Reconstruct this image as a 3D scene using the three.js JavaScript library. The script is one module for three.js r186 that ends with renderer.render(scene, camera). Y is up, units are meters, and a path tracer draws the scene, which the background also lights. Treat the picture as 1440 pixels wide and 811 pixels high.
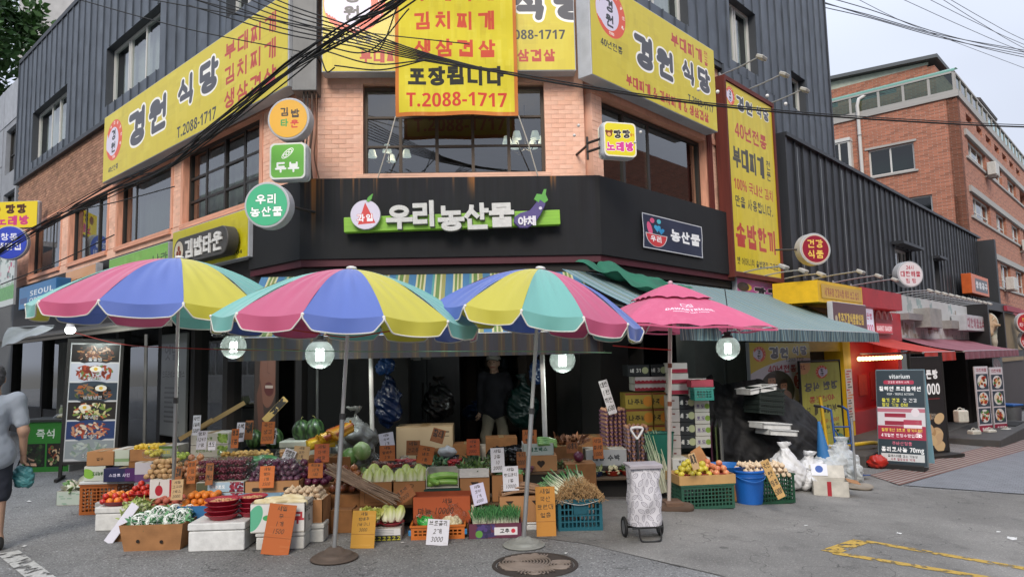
import*as THREE from 'three';
import{mergeGeometries,mergeVertices}from 'three/addons/utils/BufferGeometryUtils.js';
import{RoundedBoxGeometry}from 'three/addons/geometries/RoundedBoxGeometry.js';
import{MarchingCubes}from 'three/addons/objects/MarchingCubes.js';

const V3=THREE.Vector3,rad=(d)=>d*Math.PI/180;
const scene=new THREE.Scene();
// ---------------------------------------------------------------- camera
const F=1010.84,CW=1440,CH=811,EYE=1.65;
const camera=new THREE.PerspectiveCamera(2*Math.atan(CH/2/F)*180/Math.PI,CW/CH,0.1,400);
camera.position.set(0,EYE,0);
camera.rotation.set(rad(5.675),rad(-2.33),rad(-1.297),'YXZ');
camera.updateMatrixWorld();
// ---------------------------------------------------------------- sky and sun (overcast)
const renderer=new THREE.WebGLRenderer({antialias:true});
renderer.toneMapping=THREE.LinearToneMapping;
renderer.toneMappingExposure=1.8;
renderer.shadowMap.enabled=true;
{
const W=512,H=256,d=new Float32Array(W*H*4);
const n2=(x,y)=>Math.sin(x*1.7+2.1*Math.sin(y*1.3+0.4))*0.5+Math.sin(x*3.9-y*2.7+1.3*Math.sin(x*2.2))*0.3+Math.sin(y*7.1+x*5.3)*0.2;
for(let j=0;j<H;j++)for(let i=0;i<W;i++){
const el=((j+0.5)/H-0.5)*Math.PI,az=(i+0.5)/W*2*Math.PI,s=Math.max(0,Math.sin(el));
let L=1.22*(0.32+0.68*s*s);
const y=Math.max(0.12,Math.sin(el)),cx=Math.cos(az)*Math.cos(el)/y,cz=Math.sin(az)*Math.cos(el)/y;
L*=1+0.05*n2(cx*0.7,cz*0.7)+0.03*n2(cx*1.9+3,cz*1.9);
const o=(j*W+i)*4;
d[o]=L*0.91;d[o+1]=L*0.99;d[o+2]=L*1.17;d[o+3]=1;
if(el<0){d[o]=0.2;d[o+1]=0.2;d[o+2]=0.2;}
}
const t=new THREE.DataTexture(d,W,H,THREE.RGBAFormat,THREE.FloatType);
t.mapping=THREE.EquirectangularReflectionMapping;t.magFilter=THREE.LinearFilter;t.minFilter=THREE.LinearFilter;t.wrapS=THREE.RepeatWrapping;t.needsUpdate=true;
scene.background=t;scene.environment=t;
}
const sun=new THREE.DirectionalLight(0xfff4e6,1.5);
sun.name='sun';sun.position.set(-5,20,18);sun.target.position.set(0,0,-9);sun.castShadow=true;sun.shadow.radius=45;
sun.shadow.mapSize.set(2048,2048);Object.assign(sun.shadow.camera,{left:-25,right:25,top:25,bottom:-25,near:1,far:80});
scene.add(sun,sun.target);

// ---------------------------------------------------------------- random numbers, noise, textures
function rngOf(seed){let a=seed>>>0;return()=>{a=(a+0x6d2b79f5)|0;let t=Math.imul(a^(a>>>15),1|a);t=(t+Math.imul(t^(t>>>7),61|t))^t;return((t^(t>>>14))>>>0)/4294967296;};}
const R=rngOf(7),rr=(a,b)=>a+(b-a)*R(),pick=(a)=>a[Math.floor(R()*a.length)];
const hash=(x,y,s=0)=>{let h=Math.imul(x,374761393)+Math.imul(y,668265263)+Math.imul(s,974634777);h=Math.imul(h^(h>>>13),1274126177);return((h^(h>>>16))>>>0)/4294967296;};
function vn(x,y,per,s){
const xi=Math.floor(x),yi=Math.floor(y),f=x-xi,g=y-yi,u=f*f*(3-2*f),v=g*g*(3-2*g),m=(a)=>((a%per)+per)%per;
const a=hash(m(xi),m(yi),s),b=hash(m(xi+1),m(yi),s),c=hash(m(xi),m(yi+1),s),e=hash(m(xi+1),m(yi+1),s);
return a+(b-a)*u+(c-a)*v+(a-b-c+e)*u*v;
}
function fbm(x,y,per,oct,s=0){let r=0,a=0.5,t=0;for(let i=0;i<oct;i++){r+=a*vn(x,y,per,s+i);t+=a;a*=0.5;x*=2;y*=2;per*=2;}return r/t;}
function dataTex(n,fn,srgb=true){
const d=new Uint8Array(n*n*4);
for(let j=0;j<n;j++)for(let i=0;i<n;i++){const c=fn(i/n,j/n),o=(j*n+i)*4;for(let k=0;k<3;k++)d[o+k]=Math.max(0,Math.min(255,Math.round((Array.isArray(c)?c[k]:c)*255)));d[o+3]=255;}
const t=new THREE.DataTexture(d,n,n,THREE.RGBAFormat);
t.wrapS=t.wrapT=THREE.RepeatWrapping;t.magFilter=THREE.LinearFilter;t.minFilter=THREE.LinearMipmapLinearFilter;t.generateMipmaps=true;
if(srgb)t.colorSpace=THREE.SRGBColorSpace;t.needsUpdate=true;return t;
}
function canvasTex(w,h,draw){
const c=document.createElement('canvas');c.width=w;c.height=h;const g=c.getContext('2d');draw(g,w,h);
const t=new THREE.CanvasTexture(c);t.colorSpace=THREE.SRGBColorSpace;t.anisotropy=4;return t;
}
const mats=new Map();
function mat(color,rough=0.8,o={}){
const key=JSON.stringify([color,rough,o.metalness,o.transmission,o.side,o.vertexColors,o.emissive,o.emissiveIntensity,o.clearcoat,o.opacity,o.flatShading,o.map?.uuid,o.bumpMap?.uuid,o.bumpScale,o.roughnessMap?.uuid,o.sheen,o.thickness,o.ior,o.alphaTest,o.alphaMap?.uuid]);
if(!mats.has(key))mats.set(key,new THREE.MeshPhysicalMaterial({color,roughness:rough,...o}));
return mats.get(key);
}
const grain=dataTex(256,(u,v)=>{const a=fbm(u*8,v*8,8,5,3);return 0.86+0.14*a+0.05*(hash(u*256|0,v*256|0,9)-0.5);});
const fineBump=dataTex(256,(u,v)=>fbm(u*32,v*32,32,3,11),false);
const dirty=dataTex(512,(u,v)=>{const a=fbm(u*5,v*5,5,6,21),b=fbm(u*40,v*3,40,3,5);const k=0.8+0.28*a-0.1*Math.max(0,b-0.5);return[k,k*0.99,k*0.97];});
const D=(color,rough=0.85,o={})=>mat(color,rough,{map:grain,...o});
const W_=(color,rough=0.85,o={})=>mat(color,rough,{map:dirty,...o});

// ---------------------------------------------------------------- Hangul lettering drawn stroke by stroke
const CO={
ㄱ:[[0,0,1,0,0.9,1]],ㄴ:[[0,0,0,1,1,1]],ㄷ:[[1,0,0,0,0,1,1,1]],ㄹ:[[0,0,1,0,1,0.5,0,0.5,0,1,1,1]],ㅁ:[[0,0,1,0,1,1,0,1,0,0]],
ㅂ:[[0,0,0,1,1,1,1,0],[0,0.5,1,0.5]],ㅅ:[[0.5,0,0.45,0.4,0,1],[0.47,0.4,1,1]],ㅇ:[0.5,0.5,0.5,0.5],ㅈ:[[0,0,1,0],[0.5,0,0.45,0.4,0,1],[0.47,0.42,1,1]],
ㅊ:[[0.33,-0.1,0.67,-0.1],[0,0.2,1,0.2],[0.5,0.2,0.4,0.6,0,1],[0.47,0.5,1,1]],ㅋ:[[0,0,1,0,0.9,1],[0,0.48,0.95,0.45]],ㅌ:[[1,0,0,0,0,1,1,1],[0,0.5,0.95,0.5]],
ㅍ:[[0,0,1,0],[0,1,1,1],[0.3,0,0.3,1],[0.7,0,0.7,1]],ㅎ:[[0.3,-0.08,0.7,-0.08],[0,0.2,1,0.2],[0.5,0.68,0.34,0.32]],
};
const LEAD=[...'ㄱㄲㄴㄷㄸㄹㅁㅂㅃㅅㅆㅇㅈㅉㅊㅋㅌㅍㅎ'],TAIL=['',...'ㄱㄲㄳㄴㄵㄶㄷㄹㄺㄻㄼㄽㄾㄿㅀㅁㅂㅄㅅㅆㅇㅈㅊㅋㅌㅍㅎ'];
const DOUBLE={ㄲ:'ㄱㄱ',ㄸ:'ㄷㄷ',ㅃ:'ㅂㅂ',ㅆ:'ㅅㅅ',ㅉ:'ㅈㅈ',ㄳ:'ㄱㅅ',ㄵ:'ㄴㅈ',ㄶ:'ㄴㅎ',ㄺ:'ㄹㄱ',ㄻ:'ㄹㅁ',ㄼ:'ㄹㅂ',ㄽ:'ㄹㅅ',ㄾ:'ㄹㅌ',ㄿ:'ㄹㅍ',ㅀ:'ㄹㅎ',ㅄ:'ㅂㅅ'};
const VV={ㅏ:[[0.3,0,0.3,1],[0.3,0.45,1,0.45]],ㅐ:[[0.15,0,0.15,1],[0.85,0,0.85,1],[0.15,0.45,0.85,0.45]],ㅑ:[[0.3,0,0.3,1],[0.3,0.3,1,0.3],[0.3,0.6,1,0.6]],ㅓ:[[0.75,0,0.75,1],[0,0.45,0.75,0.45]],
ㅔ:[[0.45,0,0.45,1],[0.95,0,0.95,1],[-0.1,0.45,0.45,0.45]],ㅕ:[[0.75,0,0.75,1],[0,0.3,0.75,0.3],[0,0.6,0.75,0.6]],ㅖ:[[0.45,0,0.45,1],[0.95,0,0.95,1],[-0.1,0.3,0.45,0.3],[-0.1,0.6,0.45,0.6]],ㅣ:[[0.55,0,0.55,1]],ㅒ:[[0.15,0,0.15,1],[0.85,0,0.85,1],[0.15,0.3,0.85,0.3],[0.15,0.6,0.85,0.6]]};
const VH={ㅗ:[[0,0.85,1,0.85],[0.5,0,0.5,0.85]],ㅛ:[[0,0.85,1,0.85],[0.33,0,0.33,0.85],[0.67,0,0.67,0.85]],ㅜ:[[0,0.2,1,0.2],[0.5,0.2,0.5,1]],ㅠ:[[0,0.2,1,0.2],[0.33,0.2,0.33,1],[0.67,0.2,0.67,1]],ㅡ:[[0,0.5,1,0.5]]};
const VOW='ㅏㅐㅑㅒㅓㅔㅕㅖㅗㅘㅙㅚㅛㅜㅝㅞㅟㅠㅡㅢㅣ',MIX={ㅘ:'ㅗㅏ',ㅙ:'ㅗㅐ',ㅚ:'ㅗㅣ',ㅝ:'ㅜㅓ',ㅞ:'ㅜㅔ',ㅟ:'ㅜㅣ',ㅢ:'ㅡㅣ'};
function syllable(ch){
const code=ch.charCodeAt(0)-0xac00,out=[];
if(code<0||code>11171)return null;
const l=LEAD[Math.floor(code/588)],v=VOW[Math.floor((code%588)/28)],t=TAIL[code%28];
const put=(strokes,x0,y0,x1,y1)=>{for(const s of strokes){
const pts=[];
if(s.length===4&&strokes.isRing)for(let i=0;i<=20;i++)pts.push([s[0]+s[2]*Math.sin(i*Math.PI/10),s[1]-s[3]*Math.cos(i*Math.PI/10)]);
else for(let i=0;i<s.length;i+=2)pts.push([s[i],s[i+1]]);
out.push(pts.map(([a,b])=>[x0+a*(x1-x0),y0+b*(y1-y0)]));
}};
const cons=(c,x0,y0,x1,y1)=>{
if(DOUBLE[c]){const m=(x0+x1)/2,k=(x1-x0)*0.07;cons(DOUBLE[c][0],x0,y0,m-k,y1);cons(DOUBLE[c][1],m+k,y0,x1,y1);return;}
if(c==='ㅇ'){const s=[CO.ㅇ];s.isRing=true;put(s,x0,y0,x1,y1);return;}
if(c==='ㅎ'){put(CO.ㅎ.slice(0,2),x0,y0,x1,y1);const s=[[0.5,0.7,0.36,0.3]];s.isRing=true;put(s,x0,y0,x1,y1);return;}
put(CO[c],x0,y0,x1,y1);
};
if(VV[v]){cons(l,0.08,t?0.1:0.14,0.52,t?0.48:0.84);put(VV[v],0.66,0.03,0.95,t?0.56:0.97);if(t)cons(t,0.2,0.68,0.88,0.95);}
else if(VH[v]){cons(l,0.18,t?0.07:0.1,0.82,t?0.29:0.46);put(VH[v],0.03,t?0.36:0.56,0.97,t?0.6:0.94);if(t)cons(t,0.17,0.7,0.83,0.95);}
else{const[h,w]=MIX[v];cons(l,0.08,t?0.07:0.1,0.52,t?0.28:0.44);put(VH[h],0.02,t?0.36:0.54,0.62,t?0.58:0.86);put(VV[w],0.68,0.03,0.96,t?0.6:0.97);if(t)cons(t,0.2,0.7,0.88,0.95);}
return out;
}
const isH=(c)=>{const k=c.charCodeAt(0);return k>=0xac00&&k<=0xd7a3;};
const DIG={0:[[0.5,0,0.15,0.2,0.05,0.6,0.3,1,0.7,0.95,0.95,0.5,0.8,0.1,0.5,0]],1:[[0.5,0,0.5,1]],2:[[0.05,0.2,0.4,0,0.85,0.2,0.7,0.5,0.05,1,0.95,0.95]],3:[[0.1,0.1,0.5,0,0.85,0.2,0.4,0.45,0.9,0.7,0.5,1,0.05,0.88]],4:[[0.6,0,0.05,0.6,0.95,0.6],[0.65,0.3,0.65,1]],5:[[0.9,0,0.2,0,0.15,0.45,0.6,0.4,0.9,0.7,0.5,1,0.05,0.9]],6:[[0.7,0,0.2,0.5,0.2,0.9,0.6,1,0.85,0.7,0.5,0.5,0.2,0.75]],7:[[0.05,0.05,0.9,0,0.4,1]],8:[[0.5,0.45,0.15,0.2,0.5,0,0.85,0.2,0.5,0.45,0.1,0.75,0.5,1,0.9,0.75,0.5,0.45]],9:[[0.85,0.3,0.4,0.5,0.15,0.25,0.5,0,0.85,0.2,0.6,1]]};
function txt(g,str,x,y,size,o={}){
const{fill='#111',w=0.11,outline,ow=0.1,align='left',sx=1,gap=0.06,cap='butt',fit,skew=0}=o;
const lf=o.font||'bold ',fs=size*1.18,adv=(c)=>isH(c)?size*(1+gap)*sx:c===' '?size*0.38*sx:(g.font=lf+fs+'px sans-serif',g.measureText(c).width*0.92*sx);
let total=0;for(const c of str)total+=adv(c);
let k=1;if(fit&&total>fit){k=fit/total;total=fit;}
g.save();g.translate(align==='center'?x-total/2:align==='right'?x-total:x,y);if(skew)g.transform(1,skew,0,1,0,0);
for(const pass of outline?[1,0]:[0]){
let cx=0;
for(const c of str){
if(isH(c)){
g.lineWidth=size*(w+(pass?2*ow:0));g.strokeStyle=pass?outline:fill;g.lineCap=pass||cap==='round'?'round':'square';g.lineJoin=pass||cap==='round'?'round':'miter';
const m=w*0.5,W=size*sx*k;
let si=0;for(const p of syllable(c)){si++;g.beginPath();p.forEach(([a,b],i)=>{const hx=o.hand?(hash(i+si*7,Math.round(cx+y),5)-0.5)*0.14:0,hy=o.hand?(hash(i+si*5,Math.round(cx+y),6)-0.5)*0.12:0,X=cx+(m+(a+hx)*(1-2*m))*W,Y=(m+(b+hy)*(1-2*m))*size;i?g.lineTo(X,Y):g.moveTo(X,Y);});g.stroke();}
}else if(o.hand&&DIG[c]){
g.lineWidth=size*w;g.strokeStyle=fill;g.lineCap=g.lineJoin='round';const W=adv(c)*k*0.78;for(const p of DIG[c]){g.beginPath();for(let i=0;i<p.length;i+=2){const X=cx+p[i]*W-(p[i+1]-0.5)*size*0.14,Y=(0.08+p[i+1]*0.86)*size;i?g.lineTo(X,Y):g.moveTo(X,Y);}g.stroke();}
}else if(c!==' '){
g.save();g.translate(cx,size*0.93);g.scale(0.92*sx*k,1);g.font=lf+fs+'px sans-serif';
if(pass){g.strokeStyle=outline;g.lineWidth=size*2*ow;g.lineJoin='round';g.strokeText(c,0,0);}else{g.fillStyle=fill;g.fillText(c,0,0);}
g.restore();
}
cx+=adv(c)*k;
}
}
g.restore();return total;
}
function vtxt(g,str,x,y,size,o={}){let yy=y;for(const c of str){txt(g,c,x,yy,size,o);yy+=size*1.1;}}

// ---------------------------------------------------------------- geometry helpers
const _m=new THREE.Matrix4(),_q=new THREE.Quaternion(),_e=new THREE.Euler();
function tf(g,x=0,y=0,z=0,rx=0,ry=0,rz=0,s=1){_q.setFromEuler(_e.set(rx,ry,rz));_m.compose(new V3(x,y,z),_q,typeof s==='number'?new V3(s,s,s):new V3(...s));return g.applyMatrix4(_m);}
function triUV(g,k=1){
if(g.index)g=g.toNonIndexed();
const p=g.attributes.position,uv=new Float32Array(p.count*2),a=new V3(),b=new V3(),c=new V3(),n=new V3();
for(let i=0;i<p.count;i+=3){
a.fromBufferAttribute(p,i);b.fromBufferAttribute(p,i+1);c.fromBufferAttribute(p,i+2);n.copy(b).sub(a).cross(c.clone().sub(a));
const X=Math.abs(n.x),Y=Math.abs(n.y),Z=Math.abs(n.z);
[a,b,c].forEach((q,j)=>{const s=Y>X&&Y>Z?[q.x,q.z]:X>Z?[q.z,q.y]:[q.x,q.y];uv[(i+j)*2]=s[0]*k;uv[(i+j)*2+1]=s[1]*k;});
}
g.setAttribute('uv',new THREE.BufferAttribute(uv,2));return g;
}
const box=(w,h,d,x=0,y=0,z=0,rx=0,ry=0,rz=0)=>tf(new THREE.BoxGeometry(w,h,d),x,y,z,rx,ry,rz);
const bx=(x0,x1,y0,y1,z0,z1)=>box(x1-x0,y1-y0,z1-z0,(x0+x1)/2,(y0+y1)/2,(z0+z1)/2);
const rbox=(w,h,d,r,x=0,y=0,z=0,rx=0,ry=0,rz=0,seg=1)=>tf(new RoundedBoxGeometry(w,h,d,seg,Math.min(r,w/2.01,h/2.01,d/2.01)),x,y,z,rx,ry,rz);
const cyl=(r0,r1,h,x=0,y=0,z=0,n=16,rx=0,ry=0,rz=0,open=false)=>tf(new THREE.CylinderGeometry(r1,r0,h,n,1,open),x,y,z,rx,ry,rz);
const ball=(r,x=0,y=0,z=0,n=12,s=1)=>tf(new THREE.SphereGeometry(r,n,Math.max(6,Math.round(n*0.7))),x,y,z,0,0,0,s);
const lathe=(pts,n=20)=>new THREE.LatheGeometry(pts.map(([a,b])=>new THREE.Vector2(a,b)),n);
function tube(pts,r,n=24,k=6,closed=false){return new THREE.TubeGeometry(new THREE.CatmullRomCurve3(pts.map((p)=>p.isVector3?p:new V3(...p)),closed),n,r,k,closed);}
function rod(a,b,r,n=8,r1=r){const A=a.isVector3?a:new V3(...a),B=b.isVector3?b:new V3(...b),d=B.clone().sub(A),L=d.length();const g=new THREE.CylinderGeometry(r1,r,L,n);_q.setFromUnitVectors(new V3(0,1,0),d.normalize());_m.compose(A.add(B).multiplyScalar(0.5),_q,new V3(1,1,1));return g.applyMatrix4(_m);}
function extr(pts,depth,bevel=0,holes=[]){const s=new THREE.Shape(pts.map(([a,b])=>new THREE.Vector2(a,b)));for(const h of holes)s.holes.push(new THREE.Path(h.map(([a,b])=>new THREE.Vector2(a,b))));return new THREE.ExtrudeGeometry(s,{depth,bevelEnabled:bevel>0,bevelSize:bevel,bevelThickness:bevel,bevelSegments:1,curveSegments:12});}
function plane(w,h,x=0,y=0,z=0,rx=0,ry=0,rz=0,uv){const g=new THREE.PlaneGeometry(w,h);if(uv){const a=g.attributes.uv;for(let i=0;i<4;i++)a.setXY(i,uv[0]+a.getX(i)*(uv[2]-uv[0]),uv[1]+a.getY(i)*(uv[3]-uv[1]));}return tf(g,x,y,z,rx,ry,rz);}
function grid(nu,nv,f,uvf){
const p=[],uv=[],ix=[];
for(let j=0;j<=nv;j++)for(let i=0;i<=nu;i++){p.push(...f(i/nu,j/nv));uv.push(...(uvf?uvf(i/nu,j/nv):[i/nu,j/nv]));}
for(let j=0;j<nv;j++)for(let i=0;i<nu;i++){const a=j*(nu+1)+i,b=a+1,c=a+nu+1,d=c+1;ix.push(a,b,d,a,d,c);}
const g=new THREE.BufferGeometry();g.setAttribute('position',new THREE.Float32BufferAttribute(p,3));g.setAttribute('uv',new THREE.Float32BufferAttribute(uv,2));g.setIndex(ix);g.computeVertexNormals();return g;
}
function merge(gs){
gs=gs.flat(Infinity);if(gs.length===1)return gs[0];
gs=gs.map((g)=>g.index?g.toNonIndexed():g);
const col=gs.some((g)=>g.attributes.color);
for(const g of gs){for(const k of Object.keys(g.attributes))if(!['position','normal','uv','color'].includes(k))g.deleteAttribute(k);if(!g.attributes.normal)g.computeVertexNormals();if(!g.attributes.uv)g.setAttribute('uv',new THREE.BufferAttribute(new Float32Array(g.attributes.position.count*2),2));if(col&&!g.attributes.color)g.setAttribute('color',new THREE.BufferAttribute(new Float32Array(g.attributes.position.count*3).fill(1),3));g.groups=[];}
return mergeGeometries(gs);
}
function tint(g,fn){const p=g.attributes.position,c=new Float32Array(p.count*3),v=new V3();for(let i=0;i<p.count;i++){const k=fn(v.fromBufferAttribute(p,i));c.set(k,i*3);}g.setAttribute('color',new THREE.BufferAttribute(c,3));return g;}
function lump(g,amt,freq=6,seed=0){
g=mergeVertices(g.clone());const p=g.attributes.position,n=g.attributes.normal,v=new V3();
for(let i=0;i<p.count;i++){v.fromBufferAttribute(p,i);const k=amt*(Math.sin(v.x*freq+seed)*Math.sin(v.y*freq*1.3+seed*2)+Math.sin(v.z*freq*1.1+seed*3)*0.7);p.setXYZ(i,v.x+n.getX(i)*k,v.y+n.getY(i)*k,v.z+n.getZ(i)*k);}
g.computeVertexNormals();return g;
}
function crumple(g,amt,f,seed){g=mergeVertices(g);const p=g.attributes.position,n=g.attributes.normal,v=new V3();for(let i=0;i<p.count;i++){v.fromBufferAttribute(p,i);const q=(a,b,c,s)=>Math.abs(fbm(a*f+100+s,b*f+100+c*f*0.7,1024,4,seed+s)-0.5)*2;const k=amt*(q(v.x,v.y,v.z,1)+q(v.z,v.y,v.x,2)-0.55);p.setXYZ(i,v.x+n.getX(i)*k,v.y+n.getY(i)*k,v.z+n.getZ(i)*k);}g.computeVertexNormals();return g;}
// ---------------------------------------------------------------- named objects
const used=new Map();
function numbered(name){const n=used.get(name)||0;used.set(name,n+1);return n?name+'_'+String(n).padStart(3,'0'):name;}
function tag(o,label,category,group,kind){o.userData={...o.userData,label,category};if(group)o.userData.group=group;if(kind)o.userData.kind=kind;return o;}
function obj(name,geo,material,parent){
const m=new THREE.Mesh(Array.isArray(geo)?merge(geo):geo,material);m.castShadow=m.receiveShadow=true;
if(parent){m.name=name;parent.add(m);}else{m.name=numbered(name);scene.add(m);}
return m;
}
function thing(name,label,category,pos=[0,0,0],turn=0,group){
const o=new THREE.Group();o.name=numbered(name);scene.add(o);if(pos.isVector3)o.position.copy(pos);else o.position.set(...pos);o.rotation.y=turn;return tag(o,label,category,group);
}
function dup(root,pos,turn,label,group){const r=root.clone();r.name=numbered(root.name.replace(/_\d{3}$/,''));r.userData={...root.userData};scene.add(r);if(pos)pos.isVector3?r.position.copy(pos):r.position.set(...pos);if(turn!==undefined)r.rotation.y=turn;if(label)r.userData.label=label;if(group)r.userData.group=group;return r;}
const struct=(name,geo,material)=>{const m=obj(name,geo,material);m.userData.kind='structure';return m;};

// ---------------------------------------------------------------- where things stand: the street falls gently towards the right
const gy=(x)=>{const t=x-0.5;return-0.055*(t<0?0:t<2?t*t/4:t-1);};
const rayTo=(u,v)=>new V3(u-CW/2,CH/2-v,-F).applyQuaternion(camera.quaternion);
function at(u,v,z){const d=rayTo(u,v);return new V3(0,EYE,0).addScaledVector(d,z/d.z);}
function G(u,v,h=0){const d=rayTo(u,v);let y=0,p;for(let i=0;i<12;i++){p=new V3(0,EYE,0).addScaledVector(d,(y+h-EYE)/d.y);y=gy(p.x);}return p;}
const FR={C:{o:new V3(0,0,-10),a:0},L:{o:new V3(-2.42,0,-10),a:-Math.PI/4},R:{o:new V3(1.585,0,-10),a:Math.PI/4}};
for(const f of Object.values(FR)){f.n=new V3(Math.sin(f.a),0,Math.cos(f.a));f.t=new V3(Math.cos(f.a),0,-Math.sin(f.a));}
function on(f,u,v,off=0){const d=rayTo(u,v),o=f.o.clone().addScaledVector(f.n,off),E=new V3(0,EYE,0),t=o.sub(E).dot(f.n)/d.dot(f.n),p=E.addScaledVector(d,t);return[p.clone().sub(f.o).dot(f.t),p.y];}
const wp=(f,s,y,off=0)=>f.o.clone().addScaledVector(f.t,s).addScaledVector(f.n,off).setY(y);
function rect(f,off,u0,t0,b0,u1,t1,b1){const a=on(f,u0,t0,off),b=on(f,u0,b0,off),c=on(f,u1,t1,off),d=on(f,u1,b1,off);return{x0:(a[0]+b[0])/2,x1:(c[0]+d[0])/2,y0:(b[1]+d[1])/2,y1:(a[1]+c[1])/2};}
const wallThing=(f,s,y,off,name,label,cat,group)=>thing(name,label,cat,wp(f,s,y,off),f.a,group);

// ---------------------------------------------------------------- smooth bodies: tapered capsules joined by a smooth minimum
function skin(bones,cell,k=0.05){
const lo=new V3(1e9,1e9,1e9),hi=lo.clone().negate();
for(const[a,b,ra,rb]of bones)for(const[p,r]of[[a,ra],[b,rb]]){lo.min(new V3(p[0]-r,p[1]-r,p[2]-r));hi.max(new V3(p[0]+r,p[1]+r,p[2]+r));}
const c=lo.clone().add(hi).multiplyScalar(0.5),S=Math.max(hi.x-lo.x,hi.y-lo.y,hi.z-lo.z)/2+cell*4,n=Math.min(150,Math.ceil(2*S/cell)+2);
const mc=new MarchingCubes(n,new THREE.MeshBasicMaterial(),false,false,400000);mc.isolation=0;const f=mc.field,h=n/2;
f.fill(-1);
const D0=new Float32Array(n*n*n).fill(9),bd=bones.map(([a,b,ra,rb])=>{const ab=[b[0]-a[0],b[1]-a[1],b[2]-a[2]];return[a,ab,ab[0]**2+ab[1]**2+ab[2]**2||1e-9,ra,rb];});
for(const[a,ab,L,ra,rb]of bd){
const R2=Math.max(ra,rb)+k*2+cell*2,ix=(q,i)=>Math.floor((q-[c.x,c.y,c.z][i])/S*h+h);
const l=[0,1,2].map((i)=>Math.max(1,ix(Math.min(a[i],a[i]+ab[i])-R2,i))),u=[0,1,2].map((i)=>Math.min(n-2,ix(Math.max(a[i],a[i]+ab[i])+R2,i)+1));
for(let z=l[2];z<=u[2];z++)for(let y=l[1];y<=u[1];y++)for(let x=l[0];x<=u[0];x++){
const px=(x-h)/h*S+c.x-a[0],py=(y-h)/h*S+c.y-a[1],pz=(z-h)/h*S+c.z-a[2],t=Math.max(0,Math.min(1,(px*ab[0]+py*ab[1]+pz*ab[2])/L));
const d=Math.hypot(px-ab[0]*t,py-ab[1]*t,pz-ab[2]*t)-(ra+(rb-ra)*t),o=x+n*(y+n*z),e=D0[o];
const m=Math.max(0,k-Math.abs(d-e))/k;D0[o]=Math.min(d,e)-m*m*k*0.25;
}
}
for(let i=0;i<f.length;i++)f[i]=-D0[i];
mc.update();
const g=new THREE.BufferGeometry(),N=mc.count;g.setAttribute('position',new THREE.BufferAttribute(mc.positionArray.slice(0,N*3),3));g.setAttribute('normal',new THREE.BufferAttribute(mc.normalArray.slice(0,N*3),3));
g.setAttribute('uv',new THREE.BufferAttribute(new Float32Array(N*2),2));
g.scale(S,S,S);g.translate(c.x,c.y,c.z);return g;
}

// ================================================================ SETTING: street
const inF=(f,g,off=0)=>tf(g,f.o.x+f.n.x*off,0,f.o.z+f.n.z*off,0,f.a,0);
const asphaltT=dataTex(1024,(u,v)=>{const s=hash(u*512|0,v*512|0,4),m=hash(u*256|0,v*256|0,6),m2=hash(u*170|0,v*170|0,7),a=fbm(u*6,v*6,6,5,31),cr=Math.abs(fbm(u*5,v*5,5,5,43)-0.5);let k=0.55+0.12*(a-0.5)+0.13*(s-0.5)+0.1*(m-0.5)+(m>0.95?0.12:0)-(m2<0.07?0.1:0)+(m2>0.985?0.14:0)-(cr<0.004?0.14:0);return[k*0.995,k*0.995,k*0.985];});
const asphaltB=dataTex(512,(u,v)=>0.5*hash(u*512|0,v*512|0,8)+0.5*fbm(u*64,v*64,64,2,2),false);
asphaltT.repeat.set(0.4,0.4);asphaltB.repeat.set(0.8,0.8);
const M_ASPH=new THREE.MeshStandardMaterial({color:0xd2d2d2,map:asphaltT,bumpMap:asphaltB,bumpScale:0.006,roughness:0.92,vertexColors:true});
const concT=dataTex(1024,(u,v)=>{const a=fbm(u*5,v*5,5,7,51),b=fbm(u*16,v*16,16,4,71),s=hash(u*1024|0,v*1024|0,14);const st=Math.max(0,b-0.6)*0.8,m=hash(u*340|0,v*340|0,6),cr=Math.abs(fbm(u*4,v*4,4,5,45)-0.5);const k=0.56+0.2*(a-0.5)+0.08*(s-0.5)+0.09*(m-0.5)+(m>0.975?0.1:0)-st*0.3-(cr<0.004?0.13:0);return[k*1.0,k*0.988,k*0.962];});
concT.repeat.set(0.33,0.33);
const M_CONC=new THREE.MeshStandardMaterial({color:0xcdccca,map:concT,bumpMap:asphaltB,bumpScale:0.003,roughness:0.9});
function sheet(pts,dy,step=0.35){
const tri=THREE.ShapeUtils.triangulateShape(pts.map((p)=>new THREE.Vector2(p.x,p.z)),[]),out=[];
const cut=(a,b,c,k)=>{if(k>7||Math.max(a.distanceTo(b),b.distanceTo(c),a.distanceTo(c))<step*4){out.push(a,b,c);return;}const e=[[a,b,c],[b,c,a],[c,a,b]].sort((p,q)=>q[0].distanceTo(q[1])-p[0].distanceTo(p[1]))[0],m=e[0].clone().add(e[1]).multiplyScalar(0.5);cut(e[0],m,e[2],k+1);cut(m,e[1],e[2],k+1);};
for(const[a,b,c]of tri)cut(pts[a].clone(),pts[c].clone(),pts[b].clone(),0);
const p=[],uv=[];for(const q of out){p.push(q.x,gy(q.x)+dy,q.z);uv.push(q.x,q.z);}
const g=new THREE.BufferGeometry();g.setAttribute('position',new THREE.Float32BufferAttribute(p,3));g.setAttribute('uv',new THREE.Float32BufferAttribute(uv,2));g.computeVertexNormals();
if(g.attributes.normal.getY(0)<0){const a=g.attributes.position.array;for(let i=0;i<a.length;i+=9)for(let k=0;k<3;k++){const t=a[i+3+k];a[i+3+k]=a[i+6+k];a[i+6+k]=t;const u=g.attributes.uv.array;if(k<2){const j=i/9*6;const w=u[j+2+k];u[j+2+k]=u[j+4+k];u[j+4+k]=w;}}g.computeVertexNormals();}
return g;
}
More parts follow.
